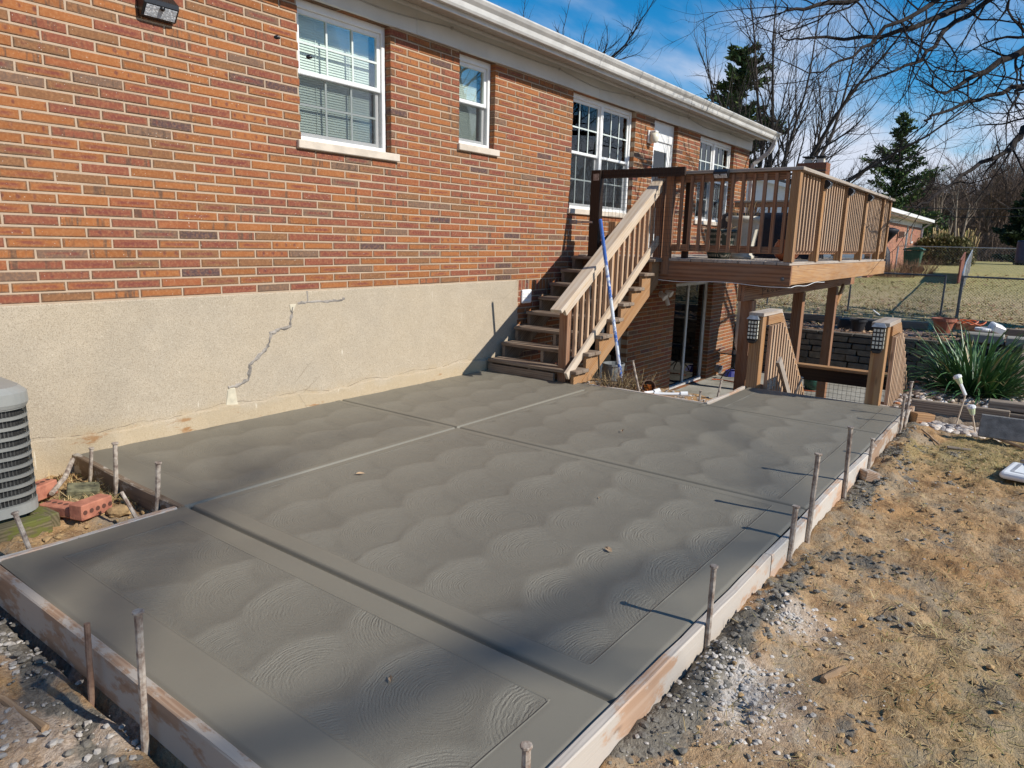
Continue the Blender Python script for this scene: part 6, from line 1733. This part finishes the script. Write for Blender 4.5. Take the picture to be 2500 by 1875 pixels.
# neighbouring house
nb = thing('neighbour_house', 'neighbouring salmon brick house with white gutters and a brick chimney beyond the deck', 'house', (37.5, 5.6, 0.5))
M['nbrick'] = brick_mat('neighbour_brick', 0.21, 0.075, 0.5, 31.0, True, False, ((0.44, 0.20, 0.13), (0.38, 0.165, 0.11), (0.42, 0.20, 0.14), (0.36, 0.18, 0.13), (0.30, 0.15, 0.11)))
M['siding'] = simple('white_siding', (0.70, 0.72, 0.75), .6, .04, 2, .02)
NX0, NX1, NY = 31.0, 44.0, 5.55
mb = MB(); fill(mb, NX0, NX1, 0.2, 3.0, NY, NY+.2, [(33.3, 33.9, 1.3, 2.85), (39.2, 39.9, 1.35, 2.75), (40.8, 41.2, 1.9, 2.75)]); mb.b6(NX1-.2, NX1, NY+.2, 16, .2, 3.0)
mb.build('wall', M['nbrick'], nb)
mb = MB(); mb.prism([(NY+.2, .2), (16, .2), (16, 3.05), (10.9, 4.55), (NY+.2, 3.05)], 0, NX0-.02, NX0+.15); gb = mb.build('gable_wall', M['siding'], nb)
mb = MB()
for k in range(20): mb.b6(NX0-.028, NX0-.018, NY+.25, 15.9, .5+.125*k, .505+.125*k)
mb.build('siding_lap', M['siding'], gb)
mb = MB(); mb.prism([(NY-.40, 3.02), (10.9, 4.72), (16.6, 3.02), (16.6, 2.94), (10.9, 4.60), (NY-.35, 2.96)], 0, NX0-.35, NX1+.4); mb.build('roof', M['shingle'], nb)
mb = MB(); mb.prism([(NY-.02, 3.05), (10.9, 4.58), (10.9, 4.42), (NY-.02, 2.90)], 0, NX0-.40, NX0-.36); mb.build('rake_board', M['white'], nb)
mb = MB(); mb.b6(NX0-.3, NX1+.35, NY-.55, NY-.41, 2.92, 3.06); mb.build('gutter', M['white'], nb)
mb = MB(); mb.b6(NX0-.2, NX1+.2, NY-.40, NY, 2.86, 2.93); mb.b6(NX0, NX1, NY-.03, NY-.002, 2.62, 2.86); mb.build('frieze', M['gutter'], nb)
for a, b, z0_, z1_ in ((33.3, 33.9, 1.3, 2.62), (39.2, 39.9, 1.35, 2.62), (40.8, 41.2, 1.9, 2.62)):
    mb = MB(); mb.b6(a, a+.06, NY+.02, NY+.1, z0_, z1_); mb.b6(b-.06, b, NY+.02, NY+.1, z0_, z1_); mb.b6(a, b, NY-.06, NY+.1, z0_-.1, z0_); w_ = mb.build('window', M['white'], nb)
    MB().b6(a+.06, b-.06, NY+.06, NY+.07, z0_, z1_).build('pane', M['tabletop'], w_)
for x in (NX0+.1, NX1+.1): 
    mb = MB(); mb.bar((x, NY-.48, 2.93), (x, NY-.06, 2.62), .07, .07); mb.b6(x-.04, x+.04, NY-.09, NY-.01, .5, 2.60); mb.build('downspout', M['white'], nb)
mb = MB(); mb.b6(36.6, 37.0, NY-.16, NY-.002, 1.98, 2.05); mb.b6(36.65, 36.95, NY-.30, NY-.06, 2.03, 2.28); mb.build('wall_lantern', M['steel'], nb)
cy = 8.60; cx_ = 33.0
MB().b6(cx_-.35, cx_+.35, cy-.64, cy+.54, 3.2, 5.02).build('chimney', M['nbrick_dark'] if 'nbrick_dark' in M else M['brick'], nb)
ch = nb.children[-1]
mb = MB()
for yy in (cy-.32, cy+.2): mb.b6(cx_-.13, cx_+.13, yy-.14, yy+.14, 5.02, 5.20)
mb.build('flue', M['stoneware'], ch)
mb = MB()
for yy in (cy-.32, cy+.2):
    mb.b6(cx_-.22, cx_+.22, yy-.22, yy+.22, 5.27, 5.31); mb.b6(cx_-.12, cx_+.12, yy-.12, yy+.12, 5.20, 5.27)
mb.build('flue_cap', M['blackm'], ch)

# wheeled bin, covered stand, posts by it
bx_, by_ = 35.0, 4.58; bz_ = gz1(bx_, by_)
t = thing('wheeled_bin', 'dark green wheeled rubbish bin beside the salmon brick house', 'bin', (bx_, by_, bz_))
v = [(bx_+a*s, by_+b*s*1.05, bz_+z_) for z_, s in ((0.05, .25), (.93, .33)) for a, b in ((-1, -1), (1, -1), (1, 1), (-1, 1))]
mb = MB(); mb.add(v, [(3, 2, 1, 0), (4, 5, 6, 7), (0, 1, 5, 4), (1, 2, 6, 5), (2, 3, 7, 6), (3, 0, 4, 7)]); mb.build('tub', M['green'], t, bevel=.03)
mb = MB(); mb.prism([(by_-.42, bz_+.94), (by_+.38, bz_+.94), (by_+.36, bz_+1.0), (by_+.1, bz_+1.07), (by_-.25, bz_+1.06), (by_-.42, bz_+.99)], 0, bx_-.36, bx_+.36); mb.build('lid', M['green'], t, bevel=.02)
for s in (-1, 1):
    MB().lathe([(.05, -.03), (.13, -.03), (.13, .03), (.05, .03)], 16, (bx_+.26*s, by_-.34, bz_+.13), Matrix.Rotation(R(90), 3, 'Y')).build('wheel', M['black'], t)
cxs = 32.6; cys = float(P(2163, 580, 0, cxs)[1]); czs = gz1(cxs, cys)
t = thing('covered_fire_bowl', 'stand with flared top wrapped in a black cover beyond the deck end', 'covered stand', (cxs, cys, czs))
zt_ = float(P(2050+612/4.74, 450+495/4.74, 0, cxs)[2]); H_ = zt_-czs; kb = 1.33
MB().lathe([(a_*kb, b_) for a_, b_ in [(.24, 0), (.22, H_*.2), (.16, H_*.5), (.055, H_*.62), (.05, H_*.66), (.15, H_*.75), (.29, H_*.87), (.345, H_*.93), (.33, H_*.95), (.20, H_*.985), (.03, H_)]], 22, (cxs, cys, czs)).build('cover', M['cover'], t, smooth=True)
p = P(2050+640/4.74, 450+960/4.74, 0, 33.6); mb = MB(); mb.tube([(33.6, float(p[1]), gz1(33.6, p[1])-.1), (33.6, float(p[1])-.02, float(P(2050+648/4.74, 450+720/4.74, 0, 33.6)[2]))], .035, 8)
tag(mb.build('gate_post', M['galv'], None, loc=(33.6, float(p[1]), 0)), 'single galvanised gate post beside the covered stand', 'fence post')
M['bushstem'] = bladesmat('bush_twig', [(0, (0.13, 0.085, 0.06)), (.5, (0.22, 0.13, 0.08)), (1, (0.30, 0.17, 0.09))])
drycl((32.0, 4.75, gz1(32, 4.7)), 240, .75, .70, 'low brown bare shrub below the end of the deck', 'bare_shrub', 'bushstem', .006)
drycl((33.2, 4.15, gz1(33.2, 4)), 200, .7, .60, 'reddish bare shrub in front of the green bin', 'bare_shrub', 'bushstem', .006)
# blue bin far right
p = P(2050+2120/4.74, 450+910/4.74, 0, 34); 
t = thing('blue_barrel', 'dark blue barrel on the far lawn at the right edge', 'barrel', (34, float(p[1]), float(p[2])))
M['navy'] = simple('navy_plastic', (0.02, 0.03, 0.07), .5)
MB().lathe([(.26, 0), (.29, .1), (.29, .8), (.27, .85), (.05, .86)], 18, (34, float(p[1]), float(p[2]))).build('drum', M['navy'], t)

# ---------------------------------------------------------------- trees
def bark(name, c1, c2):
    t = NT(name); p_ = t.pos(); a = t.noise(t.mapping(p_, (6, 6, 2)), 2, 5, .65)[0]
    return t.bsdf(t.mix(t.ss(a, .35, .65), c1, c2), .9, t.bump(a, .5, .03), 0, .2)
M['bark'] = bark('dark_bark', (0.014, 0.011, 0.010), (0.034, 0.027, 0.023))
M['bark_grey'] = bark('grey_bark', (0.030, 0.025, 0.022), (0.075, 0.063, 0.054))
M['bark_brown'] = bark('brown_twig_bark', (0.085, 0.060, 0.046), (0.165, 0.118, 0.088))
M['bark_pale'] = bark('pale_bark', (0.20, 0.155, 0.115), (0.36, 0.29, 0.22))
def grow(mbB, mbT, p, d, L, r, lev, q, nch=(5, 7), wander=.22, up=.06, ang=(30, 60), shrink=(.42, .66), sides=None, gnarl=0):
    """recursive bare branch; thick wood goes to mbB, twigs to mbT"""
    n = 5 if lev > 1 else (4 if lev == 1 else 3)
    pts = [Vector(p)]; dirs = [Vector(d).normalized()]; dd = Vector(d).normalized()
    for i in range(n):
        dd = (dd+Vector((q.gauss(0, 1), q.gauss(0, 1), q.gauss(0, 1)))*wander*(1 if lev else .8)+Vector((0, 0, up))).normalized()
        pts.append(pts[-1]+dd*L/n); dirs.append(dd)
    r1 = r*(.45 if lev else .35)
    rad = [r+(r1-r)*i/n for i in range(n+1)]
    (mbB if lev >= 2 else mbT).tube(pts, rad, sides or (7 if lev >= 3 else (5 if lev == 2 else 3)), cap=False)
    if lev == 0: return
    m_ = q.randint(*nch)
    for k in range(m_):
        t_ = .22+.78*(k+q.random())/m_
        i = min(n-1, int(t_*n)); f_ = t_*n-i; s = pts[i].lerp(pts[i+1], f_); base = dirs[i+1]
        perp = Vector((q.gauss(0, 1), q.gauss(0, 1), q.gauss(0, 1))); perp = (perp-base*perp.dot(base)).normalized()
        a = R(q.uniform(*ang)); nd = base*math.cos(a)+perp*math.sin(a)
        rr = (r+(r1-r)*t_)*q.uniform(.45, .68)
        grow(mbB, mbT, s, nd, L*q.uniform(*shrink)*(1.1-.35*t_), max(rr, .0022 if lev < 2 else .004), lev-1, q, nch, wander, up, ang, shrink, sides)
    if lev >= 1:
        grow(mbB, mbT, pts[-1], dirs[-1], L*q.uniform(.5, .7), r1, lev-1, q, nch, wander, up, ang, shrink, sides)

def finish(t, mbB, mbT, matB, matT):
    mbB.build('trunk', M[matB], t); o = mbT.build('twigs', M[matT], t); tag(o, kind='stuff'); return t

# overhanging tree: trunk outside the picture on the right, limbs reaching over the yard
q = random.Random(21)
yt = thing('overhanging_tree', 'bare spreading tree whose dark limbs reach in from the upper right corner', 'tree', (19.2, -6.4, -0.1))
mbB, mbT = MB(), MB()
crotch = Vector((18.6, -5.6, 4.2))
mbB.tube([(19.2, -6.4, -.4), (19.2, -6.4, .4), (19.1, -6.2, 1.6), (18.8, -5.9, 3.0), crotch], [.52, .40, .34, .32, .30], 12)
limbs = [
  # (pixel x, y, depth) along the limb, radius at start and end
  ([(2560, 70, 11.5), (2500, 127, 11.2), (2383, 185, 10.8), (2302, 228, 10.4)], .085, .020),
  ([(2560, -90, 12.0), (2450, -30, 11.4), (2383, 0, 11.0), (2229, 66, 10.4), (2151, 89, 10.0), (1974, 91, 9.4)], .075, .016),
  ([(2520, -60, 12.5), (2414, 0, 12.0), (2306, 77, 11.5), (2252, 143, 11.0), (2190, 170, 10.6), (2086, 206, 10.2)], .055, .010),
  ([(2600, 240, 13.0), (2500, 318, 12.6), (2456, 370, 12.2), (2344, 432, 11.6), (2260, 494, 11.0), (2221, 509, 10.7)], .060, .010),
  ([(2590, 170, 12.0), (2500, 208, 11.6), (2383, 243, 11.0), (2270, 285, 10.4), (2252, 310, 10.3)], .050, .010),
  ([(2400, -60, 10.2), (2300, -5, 9.8), (2200, 50, 9.4), (2075, 140, 9.1), (1975, 172, 8.8)], .040, .008),
  ([(2330, -60, 9.5), (2140, -8, 9.0), (1990, 10, 8.7), (1930, 25, 8.5), (1905, 12, 8.4)], .022, .005),
  ([(2580, 300, 11.5), (2500, 205, 11.0), (2480, 230, 10.8), (2452, 330, 10.5)], .030, .008),
]
for pts, ra, rb in limbs:
    W = [at(*p) for p in pts]; st = crotch.lerp(W[0], .5)+Vector((0, 0, .5))
    mbB.tube([crotch, st], [.14, max(ra*1.25, .06)], 8, cap=False)
    fine = [st]
    for a, b in zip(([st]+W)[:-1], ([st]+W)[1:]):
        for k in range(1, 5): fine.append(a.lerp(b, k/4)+Vector((q.gauss(0, 1), q.gauss(0, 1), q.gauss(0, 1)))*.022)
    n = len(fine)-1; rad = [max(ra*1.25, .06)+(rb-max(ra*1.25, .06))*(i/n)**.9 for i in range(n+1)]
    mbB.tube(fine, rad, 8, cap=False)
    for i in range(6, n):
        for k in range(1):
            base = (fine[i]-fine[i-1]).normalized(); perp = Vector((q.gauss(0, 1), q.gauss(0, 1), q.gauss(0, .8))); perp = (perp-base*perp.dot(base)).normalized()
            a = R(q.uniform(28, 62)); nd = base*math.cos(a)+perp*math.sin(a)
            grow(mbB, mbT, fine[i].lerp(fine[i-1], q.random()), nd, q.uniform(.5, 1.35), max(.007, rad[i]*.42), 2, q, (3, 4), .22, .02, (28, 60), (.38, .62))
    grow(mbB, mbT, fine[-1], fine[-1]-fine[-2], .8, rb, 2, q, (4, 5), .18, .02, (28, 60), (.4, .6))
for k in range(5):
    a = R(-160+60*k); grow(mbB, mbT, crotch, (math.cos(a), math.sin(a), 1.3), 4.2, .15, 3, q, (3, 4), .16, .08, (28, 55), (.42, .62))
finish(yt, mbB, mbT, 'bark', 'bark')
# yard tree behind the camera: only its soft shadow falls on the slab
q = random.Random(5)
bt = thing('shade_tree', 'tall bare tree behind the camera whose twigs cast soft shadows on the slab', 'tree', (2.6, -17.5, -0.1))
mbB, mbT = MB(), MB()
mbB.tube([(2.6, -17.5, -.4), (2.6, -17.5, 4), (2.6, -17.4, 9.5), (2.6, -17.3, 15.2)], [.40, .32, .25, .10], 10)
for k, (a, L, el, z_) in enumerate(((2, 3.4, .06, 14.3), (14, 2.4, .10, 14.8), (-20, 3.6, .30, 14.6), (170, 3.8, .8, 13.0), (-140, 3.6, .9, 13.6))):
    grow(mbB, mbT, (2.6, -17.35, z_), (math.cos(R(a)), math.sin(R(a)), el), L, .085, 3, q, (3, 4), .13, .0, (25, 50), (.36, .5))
finish(bt, mbB, mbT, 'bark', 'bark')

# spreading bare tree behind the end of the house
q = random.Random(9)
def bare(name, lab, base, trunk_h, limbs_, L, r, mb_, mt_, lev=3, nch=(5, 7), el=(.5, 1.4), seed=1, lean=0, wander=.15, shrink=(.42, .64), ang=(24, 50)):
    q = random.Random(seed); t = thing(name, lab, 'tree', base); mbB, mbT = MB(), MB(); b = Vector(base)
    tp_ = b+Vector((q.uniform(-.2, .2), q.uniform(-.2, .2), trunk_h)); mbB.tube([b-Vector((0, 0, .3)), b.lerp(tp_, .5), tp_], [r*1.25, r, r*.9], 9, cap=False)
    for k in range(limbs_):
        a = 2*PI*k/limbs_+q.uniform(-.4, .4); d = Vector((math.cos(a), math.sin(a)+lean, q.uniform(*el)))
        grow(mbB, mbT, tp_-Vector((0, 0, q.uniform(0, trunk_h*.25))), d, L*q.uniform(.8, 1.1), r*.55, lev, q, nch, wander, .05, ang, shrink)
    return finish(t, mbB, mbT, mb_, mt_)
b0 = at(1885, 440, 33); b0.z = .4
bare('bare_tree', 'big bare tree with fanned limbs rising behind the far end of the house', b0, 1.8, 9, 6.4, .24, 'bark_grey', 'bark_grey', 3, (5, 7), (.75, 2.0), 12, -.24, .10, (.36, .58), (20, 44))
b1 = at(1330, 300, 36); b1.z = 0
bare('bare_tree', 'tree top with fine twigs showing above the gutter, left of the blue sky', b1+Vector((0, 0, 0)), 8.4, 6, 3.6, .24, 'bark_grey', 'bark', 3, (5, 6), (.6, 1.4), 15)
# evergreens
def needles(name, stops):
    return bladesmat(name, stops)
M['needle'] = needles('pine_needles', [(0, (0.022, 0.045, 0.020)), (.5, (0.045, 0.085, 0.026)), (.85, (0.085, 0.125, 0.035)), (1, (0.13, 0.15, 0.045))])
M['needle_dark'] = needles('dark_needles', [(0, (0.010, 0.020, 0.012)), (.6, (0.022, 0.040, 0.018)), (1, (0.045, 0.065, 0.025))])
M['juniper'] = needles('juniper', [(0, (0.040, 0.048, 0.016)), (.4, (0.075, 0.075, 0.022)), (.75, (0.14, 0.115, 0.04)), (1, (0.28, 0.22, 0.13))])
def conifer(name, lab, base, H, Rw, seed, mat='needle', dens=1.0, whorl=.55, start=.12, droop=.15, tip=.55, sz=.13, irregular=.25):
    q = random.Random(seed); t = thing(name, lab, 'tree', base); b = Vector(base); mbB, mbN = MB(), MB()
    mbB.tube([b-Vector((0, 0, .3)), b+Vector((0, 0, H*.5)), b+Vector((0, 0, H))], [H*.022, H*.014, H*.003], 8, cap=False)
    z = H*start
    while z < H*.985:
        fr = (z/H-start)/(1-start); Lw = Rw*(1-fr)**tip*q.uniform(1-irregular, 1+irregular)
        for k in range(q.randint(4, 6)):
            a = q.uniform(0, 2*PI); L = Lw*q.uniform(.65, 1.15); rise = q.uniform(.05, .5)-droop*(1-fr)
            p0 = b+Vector((0, 0, z)); d = Vector((math.cos(a), math.sin(a), rise)).normalized()
            p1 = p0+d*L+Vector((0, 0, L*.10)); mbB.tube([p0, p0.lerp(p1, .5)-Vector((0, 0, L*.03)), p1], [.02+.01*L, .015, .006], 4, cap=False)
            m_ = int((16+38*L)*dens)
            for i in range(m_):
                t_ = q.random()**.75; s = p0.lerp(p1, t_)+Vector((q.gauss(0, 1)*.13, q.gauss(0, 1)*.13, q.gauss(0, 1)*.08))*(.5+L*.28)
                e = (d+Vector((q.gauss(0, .6), q.gauss(0, .6), q.gauss(0, .4)+.25))).normalized(); l = sz*q.uniform(.7, 1.5); w = l*.22
                sd_ = e.cross(Vector((q.gauss(0, 1), q.gauss(0, 1), q.gauss(0, 1)))).normalized()*w
                mbN.add([s-e*l*.5, s+sd_, s+e*l*.7, s-sd_], [(0, 1, 2, 3)])
        z += whorl*q.uniform(.6, 1.2)*(.55+.45*(1-fr))
    mbB.build('trunk', M['bark'], t); tag(mbN.build('needles', M[mat], t), kind='stuff'); return t
b2 = at(1790, 440, 38); b2.z = .2
conifer('pine_tree', 'tall loose pine behind the house roof, left of the fanned bare tree', b2, float(at(1812, 132, 38).z)-.2, 2.5, 3, 'needle', 1.25, .46, .10, .05, .42, .26, .35)
b3 = at(2172, 560, 46); b3.z = .6
conifer('conifer', 'pointed dark green conifer standing right of the deck railing', b3, float(at(2172, 280, 46).z)-.6, 3.3, 8, 'needle', 1.35, .52, .06, -.18, .80, .19, .36)
b4 = at(2490, 640, 40); b4.z = .6
conifer('conifer', 'dark dense evergreen at the far right edge of the lawn', b4, float(at(2490, 465, 40).z)-.6, 1.5, 14, 'needle_dark', 2.4, .35, .02, .05, .55, .22, .15)
b5 = at(2250, 600, 60); b5.z = .8
conifer('conifer', 'thin grey green evergreen among the bare trees right of the pointed conifer', b5, float(at(2230, 425, 60).z)-.8, 2.6, 17, 'needle_dark', .9, .8, .1, .1, .6, .3, .3)
# juniper hedge
t = thing('juniper_hedge', 'tawny green spreading juniper beside the neighbouring house', 'shrub', (43, 4.3, .6)); mb = MB(); q = random.Random(4)
for k in range(11000):
    y = q.uniform(2.85, 5.45); hh = 1.42*(1-((y-4.25)/1.7)**4)*(.85+.3*vnoise(y, 0, 2.1, 3)); x = 43+q.gauss(0, .55); z_ = gz1(43, y)+hh*q.random()**.55
    e = Vector((q.gauss(0, .8)-.3, q.gauss(0, .8), .55+q.random())).normalized(); l = q.uniform(.07, .19); s = Vector((x, y, z_)); sd_ = e.cross(Vector((q.gauss(0, 1), q.gauss(0, 1), q.gauss(0, 1)))).normalized()*l*.20
    mb.add([s-e*l*.5, s+sd_, s+e*l*.6, s-sd_], [(0, 1, 2, 3)])
tag(mb.build('foliage', M['juniper'], t), kind='stuff')
mb = MB()
for k in range(90):
    y = q.uniform(2.9, 5.4); p = Vector((43+q.gauss(0, .3), y, gz1(43, y))); mb.tube([p, p+Vector((q.gauss(0, .2)-.1, q.gauss(0, .25), q.uniform(.5, 1.2)))], [.018, .006], 3)
mb.build('stems', M['bushstem'], t)
t = thing('plume_grass', 'pale plume grass standing behind the juniper', 'plant', (44.5, 4.6, .7)); mb = MB()
for k in range(90):
    y = q.choice((4.75, 4.6, 3.35))+q.gauss(0, .16); p = Vector((44.4+q.gauss(0, .2), y, gz1(44, y))); tp_ = p+Vector((q.gauss(0, .15), q.gauss(0, .2), q.uniform(1.3, 1.9))); mb.tube([p, p.lerp(tp_, .7), tp_], [.010, .012, .03], 3)
mb.build('stems', M['straw'], t)
# the wood along the back: single bare trees
woods = []
for i in range(5):
    q = random.Random(60+i)
    woods.append(bare('bare_tree', 'x', Vector((0, 0, 0)), q.uniform(1.6, 2.8), q.randint(5, 7), q.uniform(2.7, 3.3), .15, 'bark_brown', 'bark_brown', 3, (5, 6), (.9, 2.2), 60+i, 0, .17, (.44, .64)))
spots = [(2215, 52, 1.0), (2262, 58, 1.05), (2300, 50, .9), (2338, 56, 1.1), (2372, 64, 1.25), (2405, 52, 1.1), (2440, 58, 1.3), (2478, 50, 1.25), (2515, 60, 1.4), (2560, 52, 1.2), (2320, 70, 1.15), (2420, 74, 1.45), (2490, 70, 1.5),
         (2080, 62, 1.0), (2030, 70, 1.05), (1960, 66, 1.0), (2115, 74, 1.0), (2240, 76, 1.1), (2280, 84, 1.2), (2360, 88, 1.4), (2460, 90, 1.7), (2530, 86, 1.7), (2610, 60, 1.4), (2680, 64, 1.4),
         (2200, 66, .95), (2250, 68, 1.1), (2312, 62, 1.0), (2352, 72, 1.25), (2388, 58, 1.1), (2432, 66, 1.35), (2462, 60, 1.3), (2500, 80, 1.6), (2545, 70, 1.5), (2290, 94, 1.4), (2340, 100, 1.6), (2400, 96, 1.7), (2145, 84, 1.2), (2180, 92, 1.25)]
for i, (px, dpt, s) in enumerate(spots):
    p = at(px, 600, dpt); p.z = gz1(p.x, p.y)-.1
    lab = 'bare brown tree of the tangled wood behind the far fence'
    if i < 5: o = woods[i]; o.location = p; o.scale = (s, s, s); o['label'] = lab
    else: o = copytree(woods[i % 5], p, lab, q.uniform(0, 6.28), (s*1.05, s*1.05, s*q.uniform(.9, 1.15)))
    o['group'] = 'bare trees of the wood behind the far fence'
q = random.Random(77)
mb = MB()
for k in range(2600):
    px = q.uniform(2190, 2640); dpt = q.uniform(50, 82); p = at(px, 610, dpt); p.z = gz1(p.x, p.y); h = q.uniform(.8, 3.4)
    e = p+Vector((q.gauss(0, .5), q.gauss(0, .5), h)); mb.tube([p, p.lerp(e, .5)+Vector((q.gauss(0, .15), q.gauss(0, .15), 0)), e], [.03, .02, .008], 3, cap=False)
    for j in range(3):
        s = p.lerp(e, q.uniform(.3, .9)); mb.tube([s, s+Vector((q.gauss(0, .5), q.gauss(0, .5), q.uniform(.1, .9)))], [.014, .005], 3, cap=False)
tag(mb.build('brush', M['bark_brown']), 'tangled brown undergrowth of the wood behind the far fence', 'undergrowth', kind='stuff')
# pale trunks
for i, (x0, y0, x1, y1, dpt, lab) in enumerate([(2278, 570, 2294, 508, 46, 'leftmost pale-barked slender trunk above the juniper'), (2290, 575, 2300, 498, 47, 'second pale-barked trunk above the juniper, nearly upright'), (2340, 582, 2338, 470, 48, 'tall pale-barked trunk right of the plume grass'), (2348, 580, 2368, 500, 48, 'pale-barked trunk slanting right beside the tall pale one'), (2312, 580, 2325, 545, 49, 'thin pale-barked stem between the two pairs of pale trunks')]):
    A, B = at(x0, y0, dpt), at(x1, y1, dpt); A.z = gz1(A.x, A.y)-.1
    t = thing('pale_tree', lab, 'tree', A, 'pale-barked trunks at the edge of the wood'); mbB, mbT = MB(), MB(); qq = random.Random(200+i)
    mbB.tube([A, A.lerp(B, .5)+Vector((.05, .05, 0)), B], [.075, .06, .04], 7, cap=False)
    for k in range(4): grow(mbB, mbT, A.lerp(B, qq.uniform(.6, 1)), (B-A).normalized()+Vector((qq.gauss(0, .4), qq.gauss(0, .4), 0)), 1.7, .025, 2, qq, (4, 5), .15, .05)
    mbB.build('trunk', M['bark_pale'], t); tag(mbT.build('twigs', M['bark_brown'], t), kind='stuff')
# far house seen through the wood
p = at(2440, 560, 68); fh = thing('far_house', 'grey white house half hidden in the wood at the right', 'house', (p.x, p.y, .8))
x, y = p.x, p.y
MB().b6(x, x+7, y-3.2, y+2.4, .5, 2.9).build('wall', M['nbrick'], fh)
MB().prism([(y-3.6, 2.9), (y+2.8, 2.9), (y+2.4, 4.9), (y-3.2, 4.9)], 0, x-.2, x+7).build('roof', simple('grey_roof', (.30, .30, .30), .8), fh)
MB().b6(x-.1, x, y+.9, y+1.3, .6, 2.9).build('corner_board', M['white'], fh)
MB().b6(x-.06, x, y-2.0, y-1.0, 1.1, 2.4).build('window', M['white'], fh)
# overhead wires
def wire(pts, lab):
    mb = MB(); A, B = Vector(pts[0]), Vector(pts[1]); q_ = []
    for i in range(25):
        t_ = i/24; q_.append(A.lerp(B, t_)-Vector((0, 0, pts[2]*4*t_*(1-t_))))
    mb.tube(q_, .024, 5); tag(mb.build('overhead_wire', M['blackm'], None, loc=A), lab, 'wire', 'overhead wires')
wire((at(2205, 505, 38), at(2760, 488, 34), .25), 'upper of the two overhead wires crossing the wood to the neighbouring roof')
wire((at(2262, 528, 40), at(2760, 505, 34), .22), 'lower of the two overhead wires crossing the wood to the neighbouring roof')
